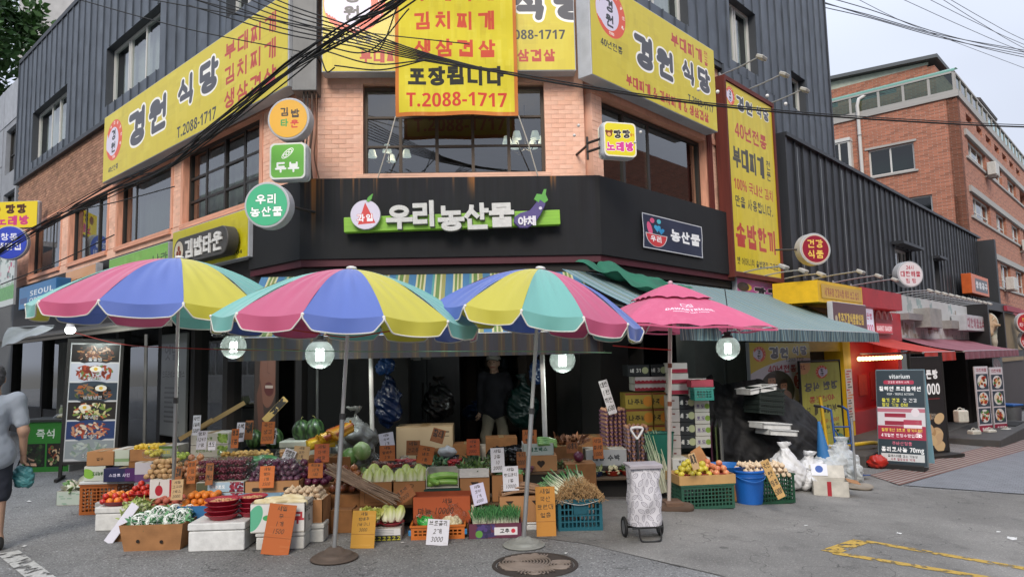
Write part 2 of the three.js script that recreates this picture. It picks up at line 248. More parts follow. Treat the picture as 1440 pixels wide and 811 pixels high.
{
const g=grid(150,130,(u,v)=>{const x=-60+150*u,z=25-120*v;return[x,gy(x),z];},(u,v)=>[-60+150*u,25-120*v]);
tint(g,(p)=>{const k=0.93+0.14*fbm(p.x*0.35+50,p.z*0.35+50,64,4,91);return[k,k,k];});
struct('road',g,M_ASPH);
struct('concrete_apron',sheet([[555,742],[690,748],[820,764],[930,790],[1012,809],[1100,835],[1470,835],[1470,698],[1282,686],[1262,684],[1215,660],[1080,655],[880,640],[740,660]].map(([u,v])=>G(u,v)),0.004),M_CONC);

const worn=(hex,n,seed)=>{const t=canvasTex(512,512,(c)=>{const im=c.createImageData(512,512),q=new THREE.Color(hex);for(let j=0;j<512;j++)for(let i=0;i<512;i++){const a=fbm(i/32,j/32,16,5,seed),s=hash(i,j,seed),o=(j*512+i)*4,k=0.85+0.25*(fbm(i/8,j/8,64,3,seed+9)-0.5);im.data[o]=q.r**(1/2.2)*255*k;im.data[o+1]=q.g**(1/2.2)*255*k;im.data[o+2]=q.b**(1/2.2)*255*k;im.data[o+3]=a+0.18*(s-0.5)>n?255:0;}c.putImageData(im,0,0);});t.wrapS=t.wrapT=THREE.RepeatWrapping;return new THREE.MeshStandardMaterial({map:t,roughness:0.8,alphaTest:0.5,transparent:false});};
const yel=worn('#c9a545',0.38,5),wht=worn('#cfcfca',0.4,15);
const strip=(a,b,w,m,name)=>{const d=b.clone().sub(a).setY(0).normalize(),n=new V3(-d.z,0,d.x).multiplyScalar(w/2);return sheet([a.clone().add(n),b.clone().add(n),b.clone().sub(n),a.clone().sub(n)],0.008);};
const A=G(1166,777),B=G(1213,761),Cc=G(1440,800),E2=G(1366,809.5);
const ext=(a,b,k)=>a.clone().add(b.clone().sub(a).multiplyScalar(k));
struct('road_marking',merge([strip(A,B,0.15),strip(ext(B,Cc,0.025),ext(B,Cc,2.2),0.11),strip(ext(A,E2,0.035),ext(A,E2,2.4),0.11)]),yel);
struct('road_line',strip(ext(G(11,778),G(54,811),-0.03),ext(G(11,778),G(54,811),3),0.17),wht);

const s0=G(1224,669),s1=G(1440,615.6),t0=G(1266,683),t1=G(1440,634.5),lerp=(a,b,k)=>a.clone().lerp(b,k);
const red=[],pale=[],far=3;
const e0=ext(s0,s1,far),e1=ext(t0,t1,far),N=15;
for(let i=0;i<N;i++)for(let k=0;k<60;k++){
const a=i/N,b=(i+0.9)/N,c=k/60,d=(k+0.985)/60;
(i%2?pale:red).push(sheet([lerp(lerp(s0,t0,a),lerp(e0,e1,a),c),lerp(lerp(s0,t0,a),lerp(e0,e1,a),d),lerp(lerp(s0,t0,b),lerp(e0,e1,b),d),lerp(lerp(s0,t0,b),lerp(e0,e1,b),c)],0.012,9));
}
const walk=struct('sidewalk',sheet([s0,e0,e1,t0],0.007),D(0x6d665f,0.9));
const rs=obj('paver',red,D(0x7d5a52,0.9),walk);rs.userData.kind='stuff';
const ps=obj('paver',pale,D(0x9c918a,0.9),walk);ps.userData.kind='stuff';
const q0=G(1271,683),q1=ext(G(1271,683),G(1440,633),3),q2=ext(G(1280,686),G(1440,697),3),blocks=[];
const gp=struct('block_paving',sheet([q0,q1,q2],0.006),D(0x62656a,0.9));
for(let i=0;i<34;i++)for(let k=0;k<60;k++){const a=(i+0.03)/34,b=(i+0.96)/34,c=(k+(i%2)*0.5)/60,d=c+0.0158,P=(r,q)=>lerp(q0,lerp(q1,q2,r),q);if(d*60<1)continue;blocks.push(sheet([P(a,c),P(a,d),P(b,d),P(b,c)],0.011,9));}
const bl=obj('paver',blocks,D(0x84878c,0.92),gp);bl.userData.kind='stuff';

const mh=G(752.5,794.5),h=thing('manhole_cover','round cast iron manhole cover with wavy raised pattern set in the road','manhole cover',[mh.x,gy(mh.x),mh.z]);
const iron=W_(0x3a312c,0.8);
obj('cover',lathe([[0,0.008],[0.305,0.008],[0.31,0.002]],48),iron,h);
obj('rim',lathe([[0.318,0.004],[0.322,0.012],[0.345,0.012],[0.35,0.003]],48),W_(0x38302b,0.8),h);
const ribs=[];for(const[cx,cz,n]of[[-0.13,-0.07,11],[0.2,0.05,6],[-0.02,0.24,7],[0.02,-0.27,5]])for(let i=1;i<n;i++){const r=i*0.026,pts=[];for(let k=0;k<=40;k++){const a=k/40*Math.PI*2,x=cx+Math.cos(a)*r,z=cz+Math.sin(a)*r*0.9;const ok=Math.hypot(x,z)<0.295&&![[-0.13,-0.07,11],[0.2,0.05,6],[-0.02,0.24,7],[0.02,-0.27,5]].some(([a2,b2,n2])=>(a2!==cx||b2!==cz)&&Math.hypot(x-a2,(z-b2)/0.9)<(n2-1)*0.026&&n2>n);if(ok)pts.push([x,0.011,z]);else{if(pts.length>3)ribs.push(tube(pts.slice(),0.0085,pts.length*2,4));pts.length=0;}}if(pts.length>3)ribs.push(tube(pts,0.0085,pts.length*2,4));}
obj('raised_pattern',ribs,W_(0x7d7168,0.7),h);
}

// ================================================================ BUILDINGS
const M_PINK=W_('#f0c2ab',0.8),M_ORNG=W_('#e2a68c',0.8),M_CLAD=D('#5a5f66',0.5,{metalness:0.25}),M_CLAD2=D('#33363b',0.5,{metalness:0.25}),M_DARK=D('#23211f',0.7),M_DFRAME=D('#2e2b28',0.5),M_WFRAME=D('#cfcfca',0.5),M_CORE=D('#3a3835',0.9);
const M_GLASS=new THREE.MeshPhysicalMaterial({color:0xdde6e4,roughness:0.02,transmission:1,thickness:0,ior:2.3});
const M_GLASSG=new THREE.MeshPhysicalMaterial({color:0x7fb7ac,roughness:0.05,transmission:1,thickness:0,ior:1.7});
const M_CURT=D('#a3a6a3',0.95);
function wallRect(f,x0,x1,y0,y1,off,thick,holes=[]){
const g=extr([[x0,y0],[x1,y0],[x1,y1],[x0,y1]],thick,0,holes.map(([a,b,c,d])=>[[a,c],[a,d],[b,d],[b,c]]));
return inF(f,triUV(tf(g,0,0,-thick),0.5),off);
}
function slab(pts,y0,y1){const s=new THREE.Shape(pts.map((p)=>new THREE.Vector2(p.x,-p.z)));const g=new THREE.ExtrudeGeometry(s,{depth:y1-y0,bevelEnabled:false});return triUV(tf(g,0,y0,0,-Math.PI/2),0.5);}
const frameBars=(x0,x1,y0,y1,t,d,cols=[],rows=[])=>[bx(x0,x1,y0,y0+t,-d,0),bx(x0,x1,y1-t,y1,-d,0),bx(x0,x0+t,y0+t,y1-t,-d,0),bx(x1-t,x1,y0+t,y1-t,-d,0),...cols.map((c)=>bx(x0+(x1-x0)*c-t/2,x0+(x1-x0)*c+t/2,y0+t,y1-t,-d+0.003,-0.003)),...rows.map((c)=>bx(x0+t,x1-t,y0+(y1-y0)*c-t/3,y0+(y1-y0)*c+t/3,-d+0.006,-0.006))];
function win(root,f,x0,x1,y0,y1,off,o={}){
const{cols=[0.5],rows=[],t=0.05,m=M_DFRAME,glass=M_GLASS,back,label}=o;
const w=obj('window',frameBars(x0,x1,y0,y1,t,0.07,cols,rows).map((g)=>inF(f,g,off)),m,root);
if(label)w.userData.label=label;
const cs=[0,...cols,1],rs=[0,...rows,1];
for(let i=0;i<cs.length-1;i++)for(let j=0;j<rs.length-1;j++){const a=x0+(x1-x0)*cs[i],b=x0+(x1-x0)*cs[i+1],c=y0+(y1-y0)*rs[j],d=y0+(y1-y0)*rs[j+1];obj('pane',inF(f,plane(b-a-t*0.9,d-c-t*0.5,(a+b)/2,(c+d)/2,-0.035+(i%2)*0.02),off),glass,w);}
if(back)obj('curtain',inF(f,grid(60,1,(u,v)=>[x0+0.04+(x1-x0-0.08)*u,y0+0.03+(y1-y0-0.06)*v,-0.2+0.018*Math.sin(u*90)]),off),back,w);
return w;
}
function cladding(root,f,x0,x1,y0,y1,off,pitch,holes,m,rib=0.04){
const n=Math.round((x1-x0)/pitch),edges=[];for(let i=0;i<=n;i++)edges.push(x0+(x1-x0)*i/n);
for(let i=0;i<n;i++){
const a=edges[i],b=edges[i+1];let runs=[[a,b,y0,y1]];
for(const[hx0,hx1,hy0,hy1]of holes)runs=runs.flatMap(([p,q,r,s])=>{if(q<=hx0||p>=hx1||s<=hy0||r>=hy1)return[[p,q,r,s]];const o=[];if(p<hx0)o.push([p,hx0,r,s]);if(q>hx1)o.push([hx1,q,r,s]);const P=Math.max(p,hx0),Q=Math.min(q,hx1);if(r<hy0)o.push([P,Q,r,hy0]);if(s>hy1)o.push([P,Q,hy1,s]);return o;});
for(const[p,q,r,s]of runs){if(q-p<0.02)continue;const gs=[bx(p+0.004,q-0.002,r,s,0,0.012+0.004*R())];if(Math.abs(p-a)<1e-6)gs.push(bx(p-0.012,p+0.012,r,s,0,rib));obj('cladding_panel',merge(gs.map((g)=>inF(f,triUV(g,0.7),off))),m[i%m.length],root);}
}
}
const clads=['#525a65','#565e69','#4e5661','#59616c'].map((c)=>W_(c,0.5,{metalness:0.25})),clads2=['#31353c','#2d3138','#353940'].map((c)=>W_(c,0.5,{metalness:0.25}));
const FL=FR.L,FC=FR.C,FRR=FR.R;
const main=thing('corner_building','three storey corner building with salmon pink brick and dark grey metal upper floor','building');
{
const foot=(off)=>[wp(FL,-15.5,0,off),FL.o.clone().addScaledVector(FL.n,off/1.08).addScaledVector(FL.t,0),FRR.o.clone().addScaledVector(FRR.n,off/1.08),wp(FRR,10,0,off),wp(FRR,10,0,-11),wp(FL,-15.5,0,-11)];
obj('floor_slab',slab(foot(-0.3),3.85,4.02),M_CORE,main);
obj('floor_slab',slab(foot(-0.3),5.95,6.1),D('#5c5650',0.9),main);
obj('upper_core',slab(foot(-0.45),6.1,10.4),M_CORE,main);
obj('roof',slab(foot(0.14),10.6,10.72),M_CLAD2,main);

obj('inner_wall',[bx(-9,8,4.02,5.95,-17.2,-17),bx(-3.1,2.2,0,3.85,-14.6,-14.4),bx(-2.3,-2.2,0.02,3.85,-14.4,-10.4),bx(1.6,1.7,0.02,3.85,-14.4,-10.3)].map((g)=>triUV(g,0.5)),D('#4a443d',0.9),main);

const LW=[[-14.02,-11.38],[-10.66,-8.08],[-7.45,-4.72],[-4.17,-1.4]],wy0=4.2,wy1=5.53;
const pieces=[];
const xs=[-15.5,...LW.flat(),0];
for(let i=0;i<xs.length;i+=2)pieces.push([xs[i],xs[i+1]]);
obj('wall',[wallRect(FL,-15.5,0.0,4.0,wy0-0.012,0.0,0.3),wallRect(FL,-15.5,0.0,wy1+0.1,7.1,0,0.3),wallRect(FC,-2.3,1.5,4.0,4.21,0,0.3),wallRect(FC,-2.3,1.5,5.63,7.1,0,0.3),wallRect(FRR,0.05,4.12,4.0,4.13,0,0.3),wallRect(FRR,0.05,4.12,5.58,7.1,0,0.3)],M_PINK,main);
const LINT=[wallRect(FL,-15.5,-0.02,wy1+0.0,wy1+0.1,0.03,0.3),wallRect(FRR,0.05,4.1,5.48,5.58,0.03,0.3),...LW.flatMap(([a,b])=>[inF(FL,bx(a-0.1,a,wy0,wy1,-0.25,0.015)),inF(FL,bx(b,b+0.1,wy0,wy1,-0.25,0.012)),inF(FL,bx(a-0.05,b+0.05,wy0-0.1,wy0-0.008,-0.25,0.05))]),inF(FRR,bx(3.45,3.56,4.13,5.48,-0.25,0.02)),inF(FRR,bx(0.2,3.56,4.02,4.1,-0.25,0.04))];
obj('painted_trim',LINT,M_ORNG,main);
obj('sill',[inF(FC,bx(-1.75,1.0,4.22,4.3,-0.25,0.03))],M_PINK,main);

const backs=[];let nb=0;const stuff=[],BH=0.058,PH=0.067;
const pinks=['#f0c2ab','#efbfa8','#f1c4ae','#eebda5'].map((c)=>W_(c,0.8));const bGeo=[0,0.003,0.006].map((d)=>triUV(box(0.19,BH,0.05+d),1)),bHalf=triUV(box(0.09,BH,0.05),1);
const lay=(f,x0,x1,y0,y1,single)=>{
backs.push(wallRect(f,x0,x1,y0,y1,-0.0026,0.26));
const rows=Math.floor((y1-y0)/PH);
for(let j=0;j<rows;j++){let x=x0-(j%2)*0.1;for(;x<x1-0.02;x+=0.2){const a=Math.max(x+0.005,x0),b=Math.min(x+0.195,x1);if(b-a<0.03)continue;const y=y0+(j+0.5)*PH,full=b-a>0.18,half=!full&&Math.abs(b-a-0.09)<0.02;
if(single&&nb<290){nb++;const geo=full?bGeo[Math.floor(R()*3)]:half?bHalf:triUV(box(b-a,BH,0.05),1);const m=obj('brick',geo,pick(pinks),main);m.position.copy(wp(f,(a+b)/2,y,-0.026));m.rotation.y=f.a;}
else stuff.push(inF(f,box(b-a,BH,0.05,(a+b)/2,y,-0.026+0.004*(R()-0.5))));}}
};
lay(FC,-2.3,-1.66,4.21,5.63,true);lay(FC,0.93,1.5,4.21,5.63,true);lay(FRR,0.05,0.3,4.13,5.48,true);lay(FL,-1.3,0,4.2,wy1,true);
lay(FRR,3.56,4.12,4.13,5.48);lay(FL,-4.62,-4.27,4.2,wy1);lay(FL,-7.98,-7.55,4.2,wy1);lay(FL,-11.28,-10.76,4.2,wy1);lay(FL,-15.5,-14.12,4.2,wy1);
for(const g of backs)obj('mortar_wall',g,W_('#eebfa9',0.9),main);
obj('brickwork',stuff.map((g)=>triUV(g,1)),M_PINK,main).userData.kind='stuff';
const brown=[];for(let j=0;j<21;j++)for(let x=-15.5+(j%2)*0.1;x<-7.7;x+=0.2)brown.push(inF(FL,box(0.188,BH,0.03,x+0.1,5.68+j*PH,0.005+0.004*R())));
const bw=obj('brickwork',brown.map((g)=>tint(triUV(g,1),(()=>{const k=0.75+0.5*R();return()=>[k,k*(0.9+0.1*R()),k];})())),W_('#a68269',0.9,{vertexColors:true}),main);bw.userData.kind='stuff';bw.userData.label='weathered brown brick strip below the metal cladding';

const names=['dark blue tinted window at the far end',null,'window with an open narrow sash',null];
LW.forEach(([a,b],i)=>win(main,FL,a,b,wy0,wy1,-0.1,{cols:i===2?[0.27]:i===0?[0.62]:i===3?[0.25,0.5,0.75]:[0.33,0.67],rows:i===3?[0.3,0.62]:[],t:0.06,label:names[i],back:i?D(['','#566160','#4c5654','#5f6a66'][i],0.9):D('#1d2440',0.8)}));
win(main,FC,-1.66,0.93,4.3,5.6,-0.1,{cols:[0.2,0.4,0.6,0.8],rows:[0.33,0.66],t:0.045,m:W_('#4b3f33',0.6),label:'wide window with brown wooden glazing bars'});
win(main,FRR,0.32,3.42,4.15,5.46,-0.1,{cols:[0.22,0.45],t:0.06});

const hL=[[-13.96,-10.93,7.33,8.73],[-8.16,-5.18,7.38,8.72],[-2.4,-0.9,7.4,8.7]],hR=[[1.1,2.9,7.4,8.7],[4.54,5.75,7.3,8.63],[7.52,8.35,7.09,7.95]],cut=(h)=>h.map(([a,b,c,d])=>[a,b,c,d]);
obj('upper_wall',[wallRect(FL,-15.5,0.04,7.1,10.6,0.09,0.5,cut(hL)),wallRect(FC,-2.42,1.585,7.1,10.6,0.09,0.3),wallRect(FRR,-0.04,10,7.0,10.6,0.09,0.5,cut(hR).map(([a,b,c,d])=>[a,b,Math.max(c,7.05),d])),wallRect(FRR,4.14,10,2.95,7.0,0.085,0.4)],D('#3f4348',0.6),main);
cladding(main,FL,-15.5,0.05,7.1,10.6,0.09,0.45,hL,clads);cladding(main,FC,-2.4,1.56,7.1,10.6,0.09,0.45,[],clads);cladding(main,FRR,0,10,7.1,10.6,0.09,0.4,hR,clads);cladding(main,FRR,4.14,10,2.95,7.1,0.09,0.4,hR,clads);
obj('cladding_edge',[inF(FL,bx(-15.5,0.02,7.0,7.1,-0.2,0.13)),inF(FRR,bx(9.95,10.03,3,10.6,-0.4,0.13)),inF(FL,bx(-15.58,-15.5,7,10.6,-0.4,0.13)),wallRect(FRR,10.03,10.05,0,10.6,0,8),inF(FL,bx(-15.6,-15.5,0,7,-6,0))],M_CLAD2,main);
for(const[i,[a,b,c,d]]of hL.entries())win(main,FL,a,b,c,d,-0.06,{cols:i?[0.3,0.33,0.62,0.92]:[0.4,0.62,0.85],t:0.05,m:M_WFRAME,back:M_CURT});
for(const[a,b,c,d]of hR)win(main,FRR,a,b,c,d,-0.06,{cols:[0.42,0.5],t:0.05,m:M_WFRAME,back:M_CURT});

const fas=(y0,y1,off)=>[[FL,-1.36,0.0,0],[FC,-2.42,1.585,1],[FRR,0,4.06,2]].map(([f,a,b,i])=>{const e=off*Math.tan(rad(22.5));return wallRect(f,i===0?a:a-e,i===2?b:b+e,y0,y1,off,off);});
const rust=canvasTex(1024,512,(g)=>{g.fillStyle='#101216';g.fillRect(0,0,1024,512);for(let i=0;i<500;i++){g.fillStyle=`rgba(${R() < 0.5 ? '40,42,47' : '4,5,6'},${0.04 + 0.06 * R()})`;g.fillRect(R()*1024,0,2+R()*26,60+R()*452);}for(const[x,w,l,a]of[[46,10,500,1.6],[30,24,400,0.4],[62,18,480,0.5],[578,14,200,1.3],[860,14,130,0.7],[180,5,220,0.5],[260,5,180,0.5],[520,5,150,0.4],[200,4,240,0.3],[250,4,200,0.25],[330,4,150,0.3],[430,4,130,0.2],[140,6,300,0.3],[20,6,350,0.3]])for(let k=0;k<26;k++){const q=g.createLinearGradient(0,0,0,l*(0.5+R()*0.5));q.addColorStop(0,`rgba(158,98,42,${Math.min(0.9, a * 0.2)})`);q.addColorStop(1,'rgba(120,80,40,0)');g.fillStyle=q;g.fillRect(x+(R()-0.5)*w*1.6,0,1+R()*w*0.5,l);}});
const[f0,f1,f2]=fas(3.08,4.2,0.18),uvFit=(g,f,a,b,y0,y1)=>{const p=g.attributes.position,uv=g.attributes.uv,v=new V3();for(let i=0;i<p.count;i++){v.fromBufferAttribute(p,i);uv.setXY(i,(v.clone().sub(f.o).dot(f.t)-a)/(b-a),(v.y-y0)/(y1-y0));}return g;};
const dkB=W_('#131519',0.8);
const fb=obj('fascia',uvFit(f1,FC,-2.5,1.66,3.08,4.2),new THREE.MeshStandardMaterial({map:rust,roughness:0.8}),main);fb.userData.label='black fascia with rust streaks running down from its top edge';
obj('fascia',f0,dkB,main);obj('fascia',f2,W_('#131519',0.8),main);
obj('fascia_trim',fas(2.98,3.075,0.15),D('#4d1524',0.6),main);
obj('fascia_soffit',fas(2.86,2.97,0.08),M_DARK,main);

const pier=(f,a,b,o=0,m=M_DARK)=>inF(f,triUV(bx(a,b,0,2.9,-0.35,o),0.5));
obj('pier',pier(FC,-2.42,-1.05),D('#1d1c1b',0.8),main);obj('pier',pier(FRR,0.05,0.75),D('#1d1c1b',0.8),main);
obj('pier',pier(FRR,2.75,4.65,0),D('#8a8d88',0.8),main);obj('pier_strip',inF(FRR,bx(3.75,3.83,0,2.9,0,0.03)),D('#6d706d',0.7),main);
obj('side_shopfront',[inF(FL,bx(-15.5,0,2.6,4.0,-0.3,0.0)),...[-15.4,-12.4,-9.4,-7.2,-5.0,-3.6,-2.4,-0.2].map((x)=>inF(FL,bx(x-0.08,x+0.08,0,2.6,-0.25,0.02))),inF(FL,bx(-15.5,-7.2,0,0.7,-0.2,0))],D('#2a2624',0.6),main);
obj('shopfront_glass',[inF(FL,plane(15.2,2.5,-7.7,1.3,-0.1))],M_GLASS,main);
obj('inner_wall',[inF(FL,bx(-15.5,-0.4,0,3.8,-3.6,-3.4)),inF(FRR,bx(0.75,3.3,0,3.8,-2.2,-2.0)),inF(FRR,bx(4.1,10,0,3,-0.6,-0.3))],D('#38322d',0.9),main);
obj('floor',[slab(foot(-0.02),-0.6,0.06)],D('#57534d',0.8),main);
}
// restaurant fittings seen through the corner window
{

const mk=(x,z,n,label)=>{const t=thing('chandelier',label,'chandelier',[x,5.9,z]);obj('stem',[cyl(0.012,0.012,0.75,0,-0.37,0,8),...[...Array(n)].map((_,i)=>{const a=i/n*6.28;return tube([[0,-0.75,0],[Math.cos(a)*0.15,-0.82,Math.sin(a)*0.15],[Math.cos(a)*0.3,-0.72,Math.sin(a)*0.3]],0.009,10,5);})],D('#3b3328',0.4,{metalness:0.6}),t);
for(let i=0;i<n;i++){const a=i/n*6.28,X=Math.cos(a)*0.3,Z=Math.sin(a)*0.3;const s=obj('lamp_shade',tf(lathe([[0.085,0],[0.05,0.13]],14),X,-0.66,Z),mat('#e9efe9',0.9,{side:THREE.DoubleSide,transmission:0.4,emissive:'#cfe0dc',emissiveIntensity:0.35}),t);}
const l=new THREE.PointLight(0xffe7c4,0.35);l.position.set(0,-0.62,0);l.castShadow=true;l.shadow.radius=3;t.add(l);l.name='chandelier_light';};
mk(0.75,-11.7,6,'chandelier with white fabric shades behind the right half of the corner window');
mk(-1.6,-12.4,4,'small chandelier with white shades low in the left corner of the window');
for(const[x,l]of[[-1.1,'small round ceiling spot above the left panes of the corner window'],[0.02,'small round ceiling spot above the middle panes of the corner window']]){const t=thing('ceiling_spot',l,'ceiling light',[x,5.95,-11.8]);obj('housing',cyl(0.06,0.06,0.03,0,-0.015,0,14),D('#888',0.5),t);obj('diffuser',cyl(0.045,0.045,0.01,0,-0.036,0,14),new THREE.MeshStandardMaterial({color:0xffffff,emissive:0xffe0b0,emissiveIntensity:3}),t);const p=new THREE.PointLight(0xffe2b8,0.25);p.position.set(0,-0.08,0);p.castShadow=true;p.name='spot_light';t.add(p);}
}
// the downpipe casing at the fold of the facade
{const t=thing('duct_casing','grey sheet metal casing running down the fold between the yellow signs','duct',[-2.42,5.42,-9.86]);obj('casing',triUV(rbox(0.34,5.2,0.3,0.01,0,2.6,0),0.6),W_('#6a6c6e',0.5,{metalness:0.4}),t);obj('clip',[0.5,1.6,2.7].map((y)=>box(0.37,0.04,0.33,0,y,0)),D('#57595b',0.5,{metalness:0.5}),t);
const pk=thing('pipe_bundle','thin rusty conduits and cables below the grey casing','pipes',[-2.36,4.2,-9.78]);for(const[x,r]of[[-0.08,0.014],[-0.03,0.01],[0.03,0.016],[0.09,0.009]])obj('conduit',tube([[x,1.25,0],[x+0.01,0.7,0.02],[x-0.015,0.3,0.03],[x*1.6,-0.02,0.05]],r,14,6),W_(pick(['#5a4a40','#7b5a44','#44403c']),0.7),pk);}

// ================================================================ SIGNS on the corner building
const SW=D('#b9bcc0',0.5),GRY='#46464c';
const faceMat=(t,r=0.45,em=0)=>new THREE.MeshPhysicalMaterial({map:t,roughness:r,clearcoat:0.15,...(em?{emissive:0xffffff,emissiveMap:t,emissiveIntensity:em}:{})});
function board(f,r,off,depth,name,label,cat,cw,ch,draw,o={}){
const w=r.x1-r.x0,h=r.y1-r.y0,t=wallThing(f,(r.x0+r.x1)/2,(r.y0+r.y1)/2,off,name,label,cat,o.group);
obj('sign_box',triUV(rbox(w,h,depth,o.r??0.012,0,0,-depth/2),1),o.side||SW,t);
const tex=canvasTex(cw,ch,draw);
obj('sign_face',plane(w-0.03,h-0.03,0,0,0.003),faceMat(tex,o.rough,o.em),t);
return t;
}
function logo(g,x,y,r,sq=1){
g.save();g.translate(x,y);g.scale(sq,1);
g.fillStyle='#d9522f';g.beginPath();g.arc(0,0,r,0,7);g.fill();
g.fillStyle='#d6cfe0';g.beginPath();g.ellipse(-r*0.12,r*0.04,r*0.66,r*0.7,0.2,0,7);g.fill();
g.strokeStyle='#d6cfe0';g.lineWidth=r*0.07;for(let i=0;i<4;i++){g.beginPath();g.arc(0,0,r*(0.8+i*0.05),2.5+i*0.1,3.5+i*0.05);g.stroke();}
vtxt(g,'경원',-r*0.36,-r*0.56,r*0.56,{fill:'#26262b',w:0.15,cap:'round'});
[...'부대찌개전골'].forEach((c,i)=>{const a=-2.1+i*0.5;g.save();g.translate(Math.cos(a)*r*0.86,Math.sin(a)*r*0.86);g.rotate(a+1.57);txt(g,c,0,-r*0.09,r*0.18,{fill:'#f5e9e0',align:'center',w:0.14});g.restore();});
txt(g,'1980',0,r*0.76,r*0.15,{fill:'#f5e9e0',align:'center'});g.restore();
}
const YEL='#cdbb26',RED='#b23522';
const mottle=(g,w,h)=>{for(let i=0;i<260;i++){g.fillStyle=`rgba(${R() < 0.5 ? '120,100,20' : '255,250,200'},${0.02 + 0.05 * R()})`;const x=R()*w,y=R()*h;g.fillRect(x,y,3+R()*w*0.06,2+R()*h*0.2);}};
const title=(g,x,y,s,sx=1)=>{txt(g,'경',x,y,s*1.12,{fill:GRY,w:0.19,outline:'#f0eee6',ow:0.06,cap:'round',sx});txt(g,'원',x+s*1.2*sx,y+s*0.06,s*1.02,{fill:GRY,w:0.19,outline:'#f0eee6',ow:0.06,cap:'round',sx});txt(g,'식',x+s*2.62*sx,y-s*0.02,s*0.86,{fill:GRY,w:0.18,outline:'#f0eee6',ow:0.06,cap:'round',sx});txt(g,'당',x+s*3.58*sx,y-s*0.06,s*0.9,{fill:GRY,w:0.19,outline:'#f0eee6',ow:0.06,cap:'round',sx});};
board(FL,rect(FL,0.3,145,163,258.5,405.5,-8,118.4),0.3,0.22,'restaurant_sign','long yellow restaurant sign running back along the left wall','sign',1600,320,(g,w,h)=>{
g.fillStyle=YEL;g.fillRect(0,0,w,h);mottle(g,w,h);logo(g,130,140,98);txt(g,'40년전통',130,262,28,{align:'center'});
title(g,286,56,160,1.2);txt(g,'T.2088-1717',800,250,54,{fill:'#2b2b2b',font:''});
['부대찌개','김치찌개','생삼겹살'].forEach((s,i)=>txt(g,s,1180,34+i*92,74,{fill:RED,w:0.14,sx:1.15}));
});
board(FC,rect(FC,0.3,452,-60,98,808,-60,103),0.3,0.22,'restaurant_sign','wide yellow restaurant sign above the corner window, half covered by the banner','sign',1000,470,(g,w,h)=>{
g.fillStyle=YEL;g.fillRect(0,0,w,h);mottle(g,w,h);logo(g,125,190,122);txt(g,'40년전통',125,322,34,{align:'center'});
title(g,300,110,190,0.9);txt(g,'T.2088-1717',965,300,46,{align:'right',fill:'#2b2b2b'});txt(g,'부대찌개 & 김치찌개 & 생삼겹살',145,382,56,{fill:RED,w:0.15,fit:780});
});
board(FRR,rect(FRR,0.3,829.6,-45,102,1007,77,186),0.3,0.24,'restaurant_sign','yellow restaurant sign on the right wall with logo at its near end','sign',1100,450,(g,w,h)=>{
g.fillStyle=YEL;g.fillRect(0,0,w,h);mottle(g,w,h);logo(g,150,130,112);txt(g,'40년전통',150,262,38,{align:'center'});
title(g,315,140,158,1.04);txt(g,'부대찌개',655,36,76,{fill:RED,w:0.15});vtxt(g,'전골',990,30,40,{fill:RED});
txt(g,'T.2088-1717',800,318,44,{fill:'#2b2b2b',font:''});txt(g,'부대찌개 & 김치찌개 & 생삼겹살',250,372,58,{fill:RED,w:0.15,fit:760});
});
{
const r=rect(FRR,0.25,1026,112,384,1092,158,388),w=r.x1-r.x0,h=r.y1-r.y0;
const t=board(FRR,r,0.25,0.06,'menu_sign','tall yellow vertical menu sign in a rusty red frame','sign',512,900,(g,W,H)=>{
g.fillStyle='#cfba1a';g.fillRect(0,0,W,H);mottle(g,W,H);logo(g,50,60,44);title(g,104,34,72,1.16);
txt(g,'40년전통',256,172,82,{fill:RED,align:'center',w:0.14,fit:400});txt(g,'부대찌개',40,292,118,{fill:'#3a3322',w:0.14,fit:350});vtxt(g,'전문',408,300,52,{fill:'#3a3322'});
txt(g,'100% 국내산 김치',256,452,60,{fill:RED,align:'center',fit:440});txt(g,'만을 사용합니다.',250,536,58,{fill:'#3a3322',align:'center',fit:420});
txt(g,'솥밥한끼',256,660,128,{fill:RED,align:'center',w:0.14,fit:460});txt(g,'옛 어머니의 솥밥명정 그대로',256,830,38,{fill:'#3a3322',align:'center',fit:460});
});
const fr=W_('#6b2f26',0.7,{metalness:0.2});
obj('frame',[bx(-w/2-0.06,-w/2,-h/2-0.1,h/2+0.08,-0.2,0.03),bx(w/2,w/2+0.07,-h/2-0.1,h/2+0.08,-0.2,0.03),bx(-w/2,w/2,h/2,h/2+0.08,-0.2,0.03),bx(-w/2,w/2,-h/2-0.08,-h/2,-0.2,0.03)],fr,t);
for(const k of[-0.42,-0.12,0.06,0.2])obj('brace',bx(-w/2-0.34+k*0.2,-w/2-0.31+k*0.2,-h/2,h/2+0.05,-0.2,-0.17),fr,t);
}
function spotArm(f,s,y,off,L,drop,label,group){const t=wallThing(f,s,y,off,'sign_spotlight',label,'spotlight',group);obj('arm',tube([[0,0,0],[0,0.05,L*0.5],[0,-drop,L]],0.013,12,6),D('#b7b9ba',0.4,{metalness:0.5}),t);obj('wall_plate',box(0.07,0.1,0.02,0,0,0.01),D('#999',0.5),t);obj('lamp_head',triUV(rbox(0.2,0.07,0.14,0.02,0,-drop-0.02,L+0.06,0.5)),D('#b4b2aa',0.5),t);obj('lens',box(0.16,0.008,0.1,0,-drop-0.05,L+0.045,0.5),D('#e9e7dc',0.3),t);return t;}
for(const s of[3.9,4.9,5.9])spotArm(FRR,s,6.9-0.03*s,0.14,0.75,-0.12,'grey spotlight on a long arm above the tall yellow menu sign','spotlights above the menu sign');
for(const s of[4.2,5.1,6.0])spotArm(FRR,s,3.12,0.14,0.8,-0.06,'grey spotlight on a bent arm below the tall yellow menu sign','spotlights below the menu sign');
